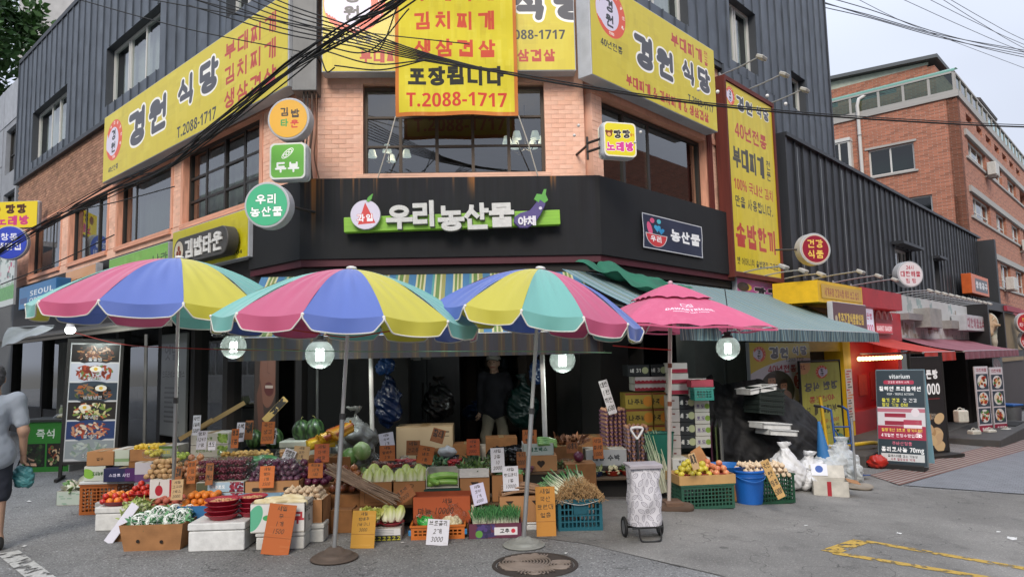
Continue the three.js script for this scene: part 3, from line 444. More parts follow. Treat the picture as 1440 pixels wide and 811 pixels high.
{
const a=at(555,-20,-9.6),b=at(729,163,-9.6),w=b.x-a.x,h=2.45,tex=canvasTex(700,980,(g,W,H)=>{
g.fillStyle='#bc6d2b';g.fillRect(0,0,W,H);g.fillStyle='#cdbe2a';g.fillRect(20,20,W-40,H-42);mottle(g,W,H);
g.save();g.translate(0,H-700);['부대찌개','김치찌개','생삼겹살'].forEach((s,i)=>txt(g,s,350,-70+i*165,112,{fill:'#c14a31',w:0.15,align:'center',gap:0.16,sx:0.95}));
txt(g,'포장됩니다',350,415,116,{fill:'#26261f',w:0.17,align:'center',fit:560});txt(g,'T.2088-1717',350,560,96,{fill:'#c0392b',align:'center',fit:620});g.restore();
});
const t=thing('hanging_banner','yellow fabric banner with orange border hanging over the corner window','banner',[(a.x+b.x)/2,b.y,-9.6]);
obj('fabric',grid(24,36,(u,v)=>[(u-0.5)*w,v*h+0.02*Math.sin(u*3.1)*(1-v),0.02*Math.sin(u*13+v*5)*(1-v*0.5)+0.012*Math.sin(v*17+u*3)]),new THREE.MeshStandardMaterial({map:tex,roughness:0.8,side:THREE.DoubleSide}),t);
const rope=D('#cfcabd',0.9);
obj('tie_rope',tube([[-w/2,0.01,0],[-w/2-0.12,-0.35,-0.1],[-w/2-0.3,-0.82,-0.28]],0.009,16,5),rope,t);obj('tie_rope',tube([[w/2,0.01,0],[w/2+0.12,-0.32,-0.1],[w/2+0.27,-0.78,-0.28]],0.009,16,5),rope,t);
}
// raised lettering: one solid per syllable
function letter3d(ch,size,sw,depth,sx=1){
const gs=[];let k=0;
for(const p of syllable(ch))for(let i=0;i<p.length-1;i++){const[x0,y0]=[p[i][0]*size*sx,-p[i][1]*size],[x1,y1]=[p[i+1][0]*size*sx,-p[i+1][1]*size],L=Math.hypot(x1-x0,y1-y0);k++;gs.push(box(L+sw*(p.length>9?0.25:0.96),sw,depth+(k%7)*0.0012,(x0+x1)/2,(y0+y1)/2,depth/2,0,0,Math.atan2(y1-y0,x1-x0)));}
return merge(gs);
}
{
const r=rect(FC,0.36,483,303,324,788,297,318),w=r.x1-r.x0,h=r.y1-r.y0,px=w/305;
const t=wallThing(FC,(r.x0+r.x1)/2,(r.y0+r.y1)/2,0.36,'greengrocer_sign','lime green bar sign with raised white letters on the black fascia','sign');t.rotation.z=0.022;
obj('bar',rbox(w,h,0.12,0.01,0,0,-0.06),D('#8cc43c',0.45),t);
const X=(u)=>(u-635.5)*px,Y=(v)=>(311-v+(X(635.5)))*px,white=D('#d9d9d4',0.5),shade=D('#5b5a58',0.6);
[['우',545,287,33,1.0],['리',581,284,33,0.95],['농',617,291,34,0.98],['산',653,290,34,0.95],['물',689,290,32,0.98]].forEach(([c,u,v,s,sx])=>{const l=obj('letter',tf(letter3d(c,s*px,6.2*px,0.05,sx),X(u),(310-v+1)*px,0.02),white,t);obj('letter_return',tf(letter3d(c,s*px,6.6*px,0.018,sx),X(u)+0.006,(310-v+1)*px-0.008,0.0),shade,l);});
const fruitT=canvasTex(256,256,(g)=>{g.fillStyle='#d5cfe0';g.fillRect(0,0,256,256);g.fillStyle='#cf3f3c';g.beginPath();g.moveTo(128,20);g.lineTo(215,205);g.lineTo(60,215);g.closePath();g.fill();txt(g,'과일',128,120,72,{fill:'#f0eef2',align:'center',w:0.16,outline:'#cf3f3c',ow:0.05});});
const disc=obj('fruit_disc',[tf(new THREE.CylinderGeometry(0.2,0.2,0.06,32,1),0,0,0,Math.PI/2)].map((g)=>tf(g,X(515),0.11,0.06)),SW,t);
obj('disc_face',tf(new THREE.CircleGeometry(0.195,32),X(515),0.11,0.092),faceMat(fruitT),disc);
obj('stalk_leaf',tf(extr([[0,0],[0.02,0.05],[0.07,0.09],[0.09,0.1],[0.07,0.03],[0.03,-0.01]],0.03),X(517),0.29,0.07),D('#62b04a',0.5),disc);
const egg=obj('aubergine',tf(extr([[-0.22,-0.09],[-0.15,-0.16],[-0.05,-0.165],[0.04,-0.12],[0.13,0.0],[0.2,0.13],[0.22,0.22],[0.13,0.25],[0.09,0.16],[0,0.06],[-0.13,0.03],[-0.21,-0.02]],0.05,0.008),X(745),0.02,0.04),D('#574a86',0.45),t);
obj('calyx',tf(extr([[0.06,0.22],[0.12,0.17],[0.14,0.21],[0.2,0.16],[0.25,0.2],[0.22,0.28],[0.235,0.35],[0.2,0.35],[0.17,0.28],[0.1,0.29]],0.055),X(745),0.02,0.045),D('#62b04a',0.5),egg);
[['야',0],['채',1]].forEach(([c,i])=>obj('letter',tf(letter3d(c,0.115,0.022,0.012),X(745)-0.17+i*0.125,0.0,0.1),D('#eceaf0',0.5),egg));
obj('highlight_spot',tf(new THREE.CircleGeometry(0.022,14),X(745)+0.14,0.11,0.105),D('#e5e0f0',0.5),egg);
}
{
const r=rect(FRR,0.2,903,299,347,987,319,363);
const t=wallThing(FRR,(r.x0+r.x1)/2,(r.y0+r.y1)/2,0.2,'shop_banner','navy cloth banner with a bowl of hearts on the right side of the fascia','banner'),w=r.x1-r.x0,h=r.y1-r.y0;
const tex=canvasTex(640,300,(g)=>{g.fillStyle='#c6c8cc';g.fillRect(0,0,640,300);g.fillStyle='#272d44';g.fillRect(8,8,624,284);const heart=(x,y,s,c)=>{g.fillStyle=c;g.beginPath();g.arc(x-s*0.45,y,s*0.5,0,7);g.arc(x+s*0.45,y,s*0.5,0,7);g.fill();g.beginPath();g.moveTo(x-s*0.9,y+s*0.2);g.lineTo(x,y+s*1.3);g.lineTo(x+s*0.9,y+s*0.2);g.fill();};heart(150,100,34,'#3fa3cf');heart(190,120,30,'#2f8ec4');g.fillStyle='#dd5b83';g.beginPath();g.ellipse(72,125,26,60,-0.2,0,7);g.fill();g.beginPath();g.arc(100,50,22,0,7);g.fill();g.fillStyle='#55b7c7';g.beginPath();g.arc(165,48,20,0,7);g.fill();g.fillStyle='#d8d8d8';g.beginPath();g.arc(135,165,112,0,Math.PI);g.fill();g.fillStyle='#c83c40';g.beginPath();g.arc(135,170,104,0,Math.PI);g.fill();txt(g,'우리',135,176,60,{fill:'#f2f2f2',align:'center',w:0.15});txt(g,'농산물',278,82,120,{fill:'#ececec',w:0.17,fit:345});});
obj('cloth',grid(20,10,(u,v)=>[(u-0.5)*w,(v-0.5)*h,0.012+0.01*Math.sin(u*11+v*4)*Math.sin(v*3)]),new THREE.MeshStandardMaterial({map:tex,roughness:0.75,side:THREE.DoubleSide}),t);
}
// projecting light boxes on brackets
function lightBox(pos,turn,w,h,d,shape,name,label,cw,ch,draw,arm,edge=SW){
const t=thing(name,label,'sign',pos,turn),round=shape==='round',disc=(dd,k)=>round?(()=>{const s=new THREE.Shape();s.absellipse(0,0,w/2*k,h/2*k,0,Math.PI*2);return tf(new THREE.ExtrudeGeometry(s,{depth:dd,bevelEnabled:true,bevelSize:0.012,bevelThickness:0.012,bevelSegments:2,curveSegments:40}),0,0,-dd/2);})():rbox(w*k,h*k,dd+0.02,Math.min(w,h)*0.16,0,0,0,0,0,0,4);
obj('case',disc(d,1),edge,t);
const tex=canvasTex(cw,ch,draw),fm=faceMat(tex);
const fs=new THREE.Shape(),a=w/2*0.94,b=h/2*0.94,c=Math.min(w,h)*0.14;if(round)fs.absellipse(0,0,a,b,0,Math.PI*2);else{fs.moveTo(-a+c,-b);fs.lineTo(a-c,-b);fs.quadraticCurveTo(a,-b,a,-b+c);fs.lineTo(a,b-c);fs.quadraticCurveTo(a,b,a-c,b);fs.lineTo(-a+c,b);fs.quadraticCurveTo(-a,b,-a,b-c);fs.lineTo(-a,-b+c);fs.quadraticCurveTo(-a,-b,-a+c,-b);}
for(const k of[1,-1]){const g=new THREE.ShapeGeometry(fs,24),uv=g.attributes.uv,p=g.attributes.position;for(let i=0;i<uv.count;i++)uv.setXY(i,p.getX(i)/(2*a)+0.5,p.getY(i)/(2*b)+0.5);obj('sign_face',tf(g,0,0,k*(d/2+0.017),0,k<0?Math.PI:0),fm,t);}
if(arm)obj('bracket',arm.map(([p,q])=>rod(p,q,0.018,8)),D('#4a4644',0.6,{metalness:0.5}),t);
return t;
}
const gimbap=(g,s)=>{};
lightBox(at(409,170,-9.15),-0.12,0.53,0.53,0.16,'round','round_sign','round amber snack bar sign with green and red letters, topmost of three',320,320,(g)=>{g.fillStyle='#e2ab34';g.fillRect(0,0,320,320);txt(g,'김',88,62,80,{fill:'#40352a',w:0.15,cap:'round'});txt(g,'밥',178,78,80,{fill:'#40352a',w:0.15,cap:'round'});txt(g,'타',92,158,72,{fill:'#3f9a4c',w:0.16,cap:'round'});txt(g,'운',176,168,76,{fill:'#c9402f',w:0.15,cap:'round'});},[[[0,0.05,-0.05],[-0.36,0.15,-1.3]],[[0.02,-0.1,-0.05],[-0.34,0.0,-1.3]]]);
lightBox(at(408,229,-9.15),-0.12,0.5,0.5,0.16,'square','square_sign','square green tofu sign with a pea pod, middle of three',320,320,(g)=>{g.fillStyle='#d8dcd2';g.fillRect(0,0,320,320);g.fillStyle='#67b03f';g.beginPath();g.roundRect(14,14,292,292,40);g.fill();g.save();g.translate(160,92);g.rotate(-0.7);g.strokeStyle='#e9efe0';g.lineWidth=8;g.beginPath();g.ellipse(0,0,62,24,0,0,7);g.stroke();for(const x of[-32,0,32]){g.beginPath();g.arc(x,0,13,0,7);g.stroke();}g.restore();txt(g,'두부',160,160,108,{fill:'#f4f6ef',w:0.16,align:'center',cap:'round'});},[[[0,0.05,-0.05],[-0.36,0.15,-1.3]],[[0.02,-0.1,-0.05],[-0.34,0.0,-1.3]]]);
lightBox(at(379,290,-9.0),-0.12,0.56,0.56,0.16,'round','round_sign','round mint green greengrocer sign, lowest of three by the fascia corner',320,320,(g)=>{g.fillStyle='#3fae7e';g.fillRect(0,0,320,320);txt(g,'우리',160,74,84,{fill:'#f0f4ef',align:'center',w:0.15,outline:'#2c8a60',ow:0.05});txt(g,'농산물',160,172,82,{fill:'#f0f4ef',align:'center',w:0.15,outline:'#2c8a60',ow:0.05});},[[[0.05,0.05,-0.05],[0.3,0.1,-1.0]]]);
{const q=at(868,199,-9.4);lightBox(q,0.25,0.5,0.5,0.16,'square','karaoke_sign','square yellow karaoke sign with pink letters beside the right window',320,320,(g)=>{g.fillStyle='#e6e3d0';g.fillRect(0,0,320,320);g.fillStyle='#e2d427';g.beginPath();g.roundRect(12,12,296,296,40);g.fill();g.fillStyle='#7a3b1c';g.beginPath();g.arc(52,112,30,0,7);g.fill();g.beginPath();g.arc(28,92,14,0,7);g.arc(76,88,14,0,7);g.fill();g.fillStyle='#e8b26a';g.beginPath();g.arc(52,118,18,0,7);g.fill();txt(g,'캉캉',92,74,84,{fill:'#2c2a26',w:0.17,outline:'#f6f2e0',ow:0.05,skew:-0.08});txt(g,'B1',262,96,30,{fill:'#c0392b'});txt(g,'노래방',160,186,92,{fill:'#d24394',w:0.18,align:'center',outline:'#f6eef2',ow:0.05,fit:280,skew:-0.04});},[[[-0.25,0.02,0],[-0.33,0.03,-0.25]],[[-0.25,-0.1,0],[-0.33,-0.09,-0.25]],[[-0.33,-0.2,-0.25],[-0.33,0.12,-0.25]],[[-0.33,0.0,-0.25],[-0.3,0.0,-0.9]]]);}
// shop boards along the left wall
board(FL,rect(FL,0.25,242,325,377,349,294,371),0.25,0.16,'snack_bar_sign','yellow board with a grey capsule sign above the big left parasol','sign',640,400,(g)=>{g.fillStyle='#c6bb1c';g.fillRect(0,0,640,400);mottle(g,640,400);txt(g,'바로 말아',40,170,34,{fill:'#2d2a20'});txt(g,'더 맛있는',40,222,34,{fill:'#2d2a20'});txt(g,'전화주문 T.988-4204',600,330,38,{align:'right',fill:'#2d2a20'});}).name;
{const r=rect(FL,0.34,255,333,366,331,322,352),t=wallThing(FL,(r.x0+r.x1)/2,(r.y0+r.y1)/2-0.04,0.3,'capsule_sign','dark grey capsule shaped sign with white letters on the yellow board','sign'),w=(r.x1-r.x0)/2,h=0.21;const s=new THREE.Shape();s.moveTo(-w+h,-h);s.lineTo(w-h,-h);s.absarc(w-h,0,h,-Math.PI/2,Math.PI/2);s.lineTo(-w+h,h);s.absarc(-w+h,0,h,Math.PI/2,Math.PI*1.5);obj('capsule',new THREE.ExtrudeGeometry(s,{depth:0.16,bevelSize:0.01,bevelThickness:0.01,bevelSegments:1}),D('#4a4845',0.5),t);obj('end_disc',tf(new THREE.CircleGeometry(h*0.8,24),-w+h,0,0.174),D('#d8cdb8',0.5),t);obj('emblem',[[0,0.05,'#7a4a2c'],[-0.05,-0.03],[0.05,-0.03]].map(([x,y])=>tf(new THREE.CircleGeometry(0.045,12),-w+h+x,y,0.177)),D('#8a3d22',0.6),t);[...'김밥타운'].forEach((c,i)=>obj('letter',tf(letter3d(c,0.28,0.042,0.02),-w+h*2.3+i*0.33,0.14+i*0.0,0.172),D('#e9e7e2',0.5),t));}
board(FL,rect(FL,0.2,152,367,420,236,337,384),0.2,0.14,'cafe_sign','lime green shop sign mostly hidden behind the big left parasol','sign',512,256,(g)=>{g.fillStyle='#7fbf45';g.fillRect(0,0,512,256);mottle(g,512,256);txt(g,'즉석 반찬',120,110,84,{fill:'#22301a',w:0.17});txt(g,'나라',390,60,60,{fill:'#22301a'});});
board(FL,rect(FL,0.2,91,384,425,134,368,404),0.2,0.14,'noodle_sign','pale orange noodle shop sign with dark letters','sign',384,256,(g)=>{g.fillStyle='#e4a873';g.fillRect(0,0,384,256);txt(g,'판메밀분식',192,92,78,{fill:'#3a2a20',align:'center',fit:330,w:0.12});});
board(FL,rect(FL,0.5,26,406,436,78,389,424),0.5,0.3,'optician_sign','blue shop sign with white raised lettering at the far end','sign',384,256,(g)=>{g.fillStyle='#2f7ab3';g.fillRect(0,0,384,256);txt(g,'SEOUL',240,60,72,{fill:'#e6eef2',align:'center'});txt(g,'OPTICAL',240,148,56,{fill:'#e6eef2',align:'center'});g.fillStyle='#1c4d86';g.fillRect(10,130,84,70);},{side:D('#2a6ea5',0.5)});
board(FRR,rect(FRR,0.16,1037,391,428,1101,398,434),0.16,0.1,'karaoke_board','magenta pink karaoke board above the end of the long awning','sign',384,256,(g)=>{g.fillStyle='#b44f98';g.fillRect(0,0,384,256);g.fillStyle='#e2c33a';g.beginPath();g.arc(80,80,34,0,7);g.fill();g.fillStyle='#2a2030';g.beginPath();g.arc(46,80,46,0,7);g.fill();txt(g,'캉캉',130,60,110,{fill:'#26222c',w:0.2,outline:'#e8dfe8',ow:0.05});g.fillStyle='#e8d0d0';g.fillRect(250,190,130,60);for(let i=0;i<7;i++){g.fillStyle='#b83a4a';g.fillRect(254+i*18,192,9,56);}});

// ================================================================ NEIGHBOURS
const brickT=dataTex(512,(u,v)=>{const rows=14,j=Math.floor(v*rows),fy=v*rows-j,x=u*4+(j%2)*0.5,i=Math.floor(x),fx=x-i,mort=fy>0.84||fx>0.94,h=hash(((i%4)+4)%4,j,77),k=0.86+0.24*h+0.1*(fbm(u*20,v*20,20,3,3)-0.5);return mort?[0.64,0.56,0.5]:[0.64*k,0.41*k,0.32*k];});
const brickB=dataTex(512,(u,v)=>{const rows=14,j=Math.floor(v*rows),fy=v*rows-j,x=u*4+(j%2)*0.5,fx=x-Math.floor(x);return fy>0.84||fx>0.94?0:1;},false);
const M_BRICK=new THREE.MeshStandardMaterial({map:brickT,bumpMap:brickB,bumpScale:0.006,roughness:0.9});
const M_STONE=D('#a9a7a2',0.85),FB={o:wp(FRR,26,0,0),a:-Math.PI/4};FB.n=new V3(Math.sin(FB.a),0,Math.cos(FB.a));FB.t=new V3(Math.cos(FB.a),0,-Math.sin(FB.a));
const uvm=(g)=>triUV(g,1);
{
const t=thing('low_building','long low building clad in dark ribbed metal beside the corner building','building');
const holes=[[13.8,15.6,3.55,4.6],[18.28,18.95,3.1,4.6]];
obj('wall',[wallRect(FRR,6.35,26,2.5,6.12,0.29,0.3,holes),inF(FRR,bx(6.35,26,2.5,6.0,-7,-0.5)),inF(FRR,bx(25.7,26.02,2.6,6.0,0,0.9))],D('#2c2f33',0.6),t);
cladding(t,FRR,6.35,25.7,2.6,6.12,0.3,0.46,holes,clads2,0.05);
obj('roof_edge',[inF(FRR,bx(6.27,26.05,6.12,6.2,-0.3,0.4)),inF(FRR,bx(6.27,6.35,2.5,6.12,-0.2,0.36))],M_CLAD2,t);
for(let i=0;i<12;i++){const s=6.9+i*1.38;obj('white_seam',inF(FRR,bx(s,s+0.014,2.9+R()*0.6,6.0,0.352,0.356)),D('#9aa0a4',0.6),t);}
obj('window_hood',[inF(FRR,bx(13.6,15.8,4.62,4.7,0.3,0.62))],M_CLAD2,t);obj('window_hood',[inF(FRR,bx(18.1,19.1,4.62,4.7,0.3,0.55))],M_CLAD2,t);
win(t,FRR,13.8,15.6,3.55,4.6,0.15,{cols:[0.3,0.55,0.8],m:M_WFRAME,back:M_CURT,t:0.06});win(t,FRR,18.28,18.95,3.1,4.6,0.15,{cols:[0.5],m:M_WFRAME,t:0.05});
for(const[s,w]of[[17.2,1.5],[20.0,1.2]]){const a=wallThing(FRR,s,6.05,-1.0,'air_conditioner',s<18?'white air conditioner unit on the low roof, the nearer one':'white air conditioner unit on the low roof, the farther one','air conditioner');obj('case',rbox(w,0.75,0.6,0.03,0,0.42,0),D('#c9c8c2',0.6),a);obj('grille',[...Array(6)].map((_,i)=>tf(new THREE.TorusGeometry(0.06+i*0.045,0.008,4,24),-w*0.15,0.42,0.31)),D('#8b8d8e',0.6),a);obj('foot',box(w*0.8,0.06,0.4,0,0.03,0),M_DARK,a);}
}
{
const t=thing('brick_building','tall red brick building with glazed roof terrace and stone bands','building'),A=(s,o)=>wp(FRR,s,0,o);
const holesR=[],holesL=[[-3.58,-1.74,9.43,10.65],[-2.15,-1.2,7.2,8.25],[-5.3,-4.3,9.7,11.2]];
const rowsY=[[9.95,10.75],[7.38,8.3],[4.65,5.8],[1.9,3.0]].map(([a,b])=>[a-0.1,b]);
for(const[a,b]of rowsY)for(const s of[27.5,32.9,37.3,41.3])holesR.push([s,s+(s===27.5?3.9:2.7),a,b]);
obj('wall',[wallRect(FRR,26,46,-1,12.2,0,0.4,holesR.concat([27.6,29.8,32,34.2,36.4,38.6,40.8].map((s)=>[s,s+1.3,11.55,11.9])))],M_BRICK,t).geometry=uvm(wallRect(FRR,26,46,-1,12.2,0,0.4,holesR.concat([27.6,29.8,32,34.2,36.4,38.6,40.8].map((s)=>[s,s+1.3,11.55,11.9]))));
obj('wall',uvm(wallRect(FB,-9,0,-1,12.2,0,0.4,holesL)),M_BRICK,t);
obj('core',slab([A(26.6,-0.6),A(45,-0.6),A(45,-9),A(26.6,-9)],-1,12.1),M_CORE,t);
obj('stone_band',[...rowsY.map(([a,b])=>inF(FRR,bx(26.9,46,b,b+0.26,-0.02,0.1))),inF(FRR,bx(26,46,12.2,12.5,-0.1,0.08)),inF(FB,bx(-9,0.08,12.2,12.5,-0.1,0.08)),inF(FB,bx(-3.7,-1.62,10.66,10.75,-0.1,0.05)),inF(FB,bx(-3.7,-1.62,9.34,9.42,-0.1,0.08)),...rowsY.map(([a])=>inF(FRR,bx(26.9,46,a-0.1,a,-0.05,0.07)))],M_STONE,t);
for(const[a,b,c,d]of holesR)if(a<41)win(t,FRR,a,b,c,d,-0.12,{cols:b-a>3?[0.33,0.66]:[0.5],rows:[0.35],t:0.07,m:M_WFRAME});
win(t,FB,-3.58,-1.74,9.43,10.65,-0.1,{cols:[0.48],t:0.07,m:M_WFRAME,glass:M_GLASSG});win(t,FB,-2.15,-1.2,7.2,8.25,-0.1,{cols:[],rows:[0.3],t:0.07,m:M_WFRAME,glass:M_GLASSG});
const bay=obj('window',[...frameBars(-5.35,-4.25,9.65,11.2,0.07,0.07,[0.6]).map((g)=>inF(FB,g,0.35)),inF(FB,bx(-5.4,-4.2,11.2,11.35,0,0.4)),inF(FB,bx(-5.4,-4.2,9.5,9.65,0,0.4)),inF(FB,bx(-4.3,-4.22,9.65,11.2,0,0.3))],M_WFRAME,t);obj('pane',inF(FB,plane(1.0,1.45,-4.8,10.42,0.3)),M_GLASSG,bay);

const gl=obj('terrace_glazing',[...[-9,-7.8,-6.6,-5.4,-4.2,-3,-2,-1,-0.04].map((s)=>inF(FB,bx(s-0.05,s+0.05,12.5,13.25,-0.1,-0.02))),inF(FB,bx(-9,0,13.25,13.33,-0.12,0)),...[...Array(17)].map((_,i)=>inF(FRR,bx(26+i*1.2-0.05,26.05+i*1.2,12.5,13.25,-0.1,-0.02))),inF(FRR,bx(26,45.2,13.25,13.33,-0.12,0))],M_STONE,t);
const gs=[-9,-7.8,-6.6,-5.4,-4.2,-3,-2,-1,-0.04];for(let i=0;i<8;i++)obj('pane',inF(FB,plane(gs[i+1]-gs[i]-0.1,0.75,(gs[i]+gs[i+1])/2,12.87,-0.06)),M_GLASSG,gl);
for(let i=0;i<16;i++)obj('pane',inF(FRR,plane(1.1,0.75,26.6+i*1.2,12.87,-0.06)),M_GLASSG,gl);
obj('terrace_canopy',inF(FB,grid(8,6,(u,v)=>{const a=v*Math.PI/2;return[-9+9*u,13.33+0.28*Math.sin(a),-0.02-0.75*(1-Math.cos(a))];})),mat('#5fa08a',0.3,{side:THREE.DoubleSide,transmission:0.5}),t);

obj('upper_wall',uvm(wallRect(FB,-10,-1.3,12.2,14.4,-1.5,0.3,[[-4.6,-2.6,13.5,13.85],[-6.6,-5.2,13.5,13.85]])),M_BRICK,t);obj('upper_wall',uvm(inF(FB,bx(-1.3,-1.0,12.2,14.3,-9,-1.5))),M_BRICK,t);
obj('louvre',[...Array(5)].flatMap((_,i)=>[inF(FB,bx(-4.6,-2.6,13.52+i*0.07,13.55+i*0.07,-1.7,-1.52)),inF(FB,bx(-6.6,-5.2,13.52+i*0.07,13.55+i*0.07,-1.7,-1.52))]),D('#8f9690',0.6),t).userData.kind='stuff';
obj('gable_panel',inF(FB,extr([[-10,14.4],[-1.25,14.4],[-1.25,14.52],[-10,15.1]],0.1),-1.6),D('#b5bbab',0.8),t);
obj('roof',[inF(FB,tf(box(9.6,0.16,8,0,0,0,0,0,-0.065),-5.6,14.93,-5.2))],D('#5a5e60',0.6),t);
obj('roof_hut',[inF(FRR,bx(33.5,36.5,12.5,14.2,-3,-1.2))],D('#6d625b',0.8),t);obj('hut_roof',[inF(FRR,tf(box(4.6,0.12,3.0,0,0,0,0.35,0,0),35,14.4,-1.6))],D('#54504e',0.7),t);
const dp=wallThing(FB,-3.85,9,0.12,'downpipe','white drainpipe running up the brick wall beside the green window','pipe');obj('pipe',tube([[0,-8,0],[0,-2,0],[0,3.4,0],[0,3.9,0],[0.1,4.15,-0.1],[0.5,4.3,-0.4],[0.9,4.4,-1]],0.08,40,8),D('#c9c7c2',0.5),dp);for(const y of[-3,0,2.4])obj('clamp',tf(new THREE.TorusGeometry(0.09,0.02,5,12),0,y,0,Math.PI/2),D('#999',0.5),dp);
for(const[s,y]of[[31.2,9.6],[33.4,4.4],[39.8,6.9]]){const a=wallThing(FRR,s,y,0.3,'air_conditioner',s<32?'white air conditioner bracketed under a top row window of the brick building':s<35?'white air conditioner bracketed under a low window of the brick building':'white air conditioner bracketed on the brick building near its far end','air conditioner');obj('case',rbox(0.9,0.6,0.35,0.03,0,0.35,0),D('#c4c3bd',0.6),a);obj('bracket',[box(0.04,0.04,0.6,-0.35,0.02,-0.05),box(0.04,0.04,0.6,0.35,0.02,-0.05)],M_STONE,a);}
const sm=wallThing(FRR,26.2,1.4,0.35,'brick_shop_front','red framed shopfront at the foot of the brick building','shopfront');obj('panel',bx(0,14,-2.4,2.0,-0.3,0),D('#3a2f2c',0.7),sm);obj('red_trim',bx(-0.1,9,1.4,2.1,0.0,0.25),D('#a33a44',0.6),sm);obj('banner',bx(0.2,8,-0.3,1.3,0.02,0.06),D('#8d7a5d',0.8),sm);
}
{
const t=thing('grey_building','grey panelled building at the far left with dark windows and a balcony','building');
const h=[[-17.2,-15.9,7.6,9.0],[-17.2,-15.9,5.4,7.0]];
obj('wall',[wallRect(FL,-26,-15.75,4.2,10.4,0.02,0.4,h)],D('#90949a',0.8),t);
for(let j=0;j<5;j++)for(let i=0;i<6;i++){const x0=-26+i*1.7,y0=4.3+j*1.22;const c=h.some(([a,b,c2,d])=>x0+1.66>a&&x0<b&&y0+1.18>c2&&y0<d);if(!c)obj('panel',inF(FL,triUV(bx(x0,x0+1.67,y0,y0+1.19,0.02,0.04),1)),clads[0]&&D(pick(['#9a9ea4','#a0a4aa','#95999f']),0.75),t);}
for(const[a,b,c,d]of h)win(t,FL,a,b,c,d,-0.1,{cols:[],rows:[0.45],m:M_DFRAME});
obj('core',inF(FL,bx(-26,-15.75,4,10.3,-8,-0.5)),M_CORE,t);obj('lower_wall',inF(FL,bx(-26,-15.7,-0.2,4.2,-0.6,-0.02)),D('#6d6f70',0.8),t);
obj('balcony',[inF(FL,bx(-22,-15.9,5.35,5.5,0,0.9)),inF(FL,bx(-22,-15.9,6.2,6.26,0.86,0.9)),...[...Array(16)].map((_,i)=>inF(FL,bx(-21.9+i*0.4,-21.87+i*0.4,5.5,6.2,0.86,0.89)))],D('#b3b6b8',0.6),t);
const w=thing('pale_building','pale concrete block standing above the grey upper floor at the far left','building',[-18.6,0,-35]);obj('wall',triUV(bx(-2.2,6,0,24,-6,3),0.5),D('#b4b3b2',0.85),w);obj('joint_band',[14,17,20,23].map((y)=>bx(-2.22,6.02,y,y+0.05,-6,3.01)),D('#8d8c8b',0.8),w);
const pa=on(FL,13,302,0.75),pb=on(FL,12,341,0.9),pc=on(FL,10,392,0.35);const a=wallThing(FL,pa[0],pa[1],0.75,'karaoke_board','yellow karaoke sign with magenta letters at the far left edge','sign');a.rotation.y=-0.1;obj('case',rbox(1.5,0.72,0.16,0.05,0,0,-0.09),SW,a);obj('sign_face',plane(1.46,0.68,0,0,0.004),faceMat(canvasTex(320,160,(g)=>{g.fillStyle='#dcc52a';g.fillRect(0,0,320,160);txt(g,'캉캉',130,14,62,{fill:'#4a2a1c',w:0.18});g.fillStyle='#7a3b1c';g.beginPath();g.arc(76,46,28,0,7);g.fill();txt(g,'노래방',180,84,62,{fill:'#c23a7a',w:0.17,align:'center'});})),a);
const b=wallThing(FL,pb[0],pb[1],0.9,'round_sign','round royal blue sign with white letters at the far left edge','sign');b.rotation.y=0.1;obj('case',tf(new THREE.CylinderGeometry(0.42,0.42,0.14,32),0,0,-0.08,Math.PI/2),SW,b);obj('sign_face',tf(new THREE.CircleGeometry(0.4,32),0,0,0.004),faceMat(canvasTex(200,200,(g)=>{g.fillStyle='#2440b4';g.fillRect(0,0,200,200);txt(g,'창동',100,40,48,{fill:'#f0f0f4',align:'center'});txt(g,'냉면집',100,100,48,{fill:'#f0f0f4',align:'center'});})),b);
const c=wallThing(FL,pc[0],pc[1],0.35,'green_poster','pale poster with green grass print at the far left edge','poster');obj('panel',bx(-0.9,0.7,-0.75,0.85,-0.05,0),SW,c);obj('print',plane(1.58,1.58,-0.1,0.05,0.003),faceMat(canvasTex(256,256,(g)=>{g.fillStyle='#c4ccc8';g.fillRect(0,0,256,256);g.fillStyle='#5aa04a';g.fillRect(0,170,256,60);for(let i=0;i<300;i++){g.fillStyle=pick(['#4a8a3c','#6cb45a','#3f7a34']);g.fillRect(R()*256,150+R()*70,2,14);}for(let i=0;i<30;i++){g.fillStyle=pick(['#4a5a54','#b84a6a','#8aa09a']);g.fillRect(R()*240,20+R()*110,8+R()*24,6+R()*16);}})),c);
}
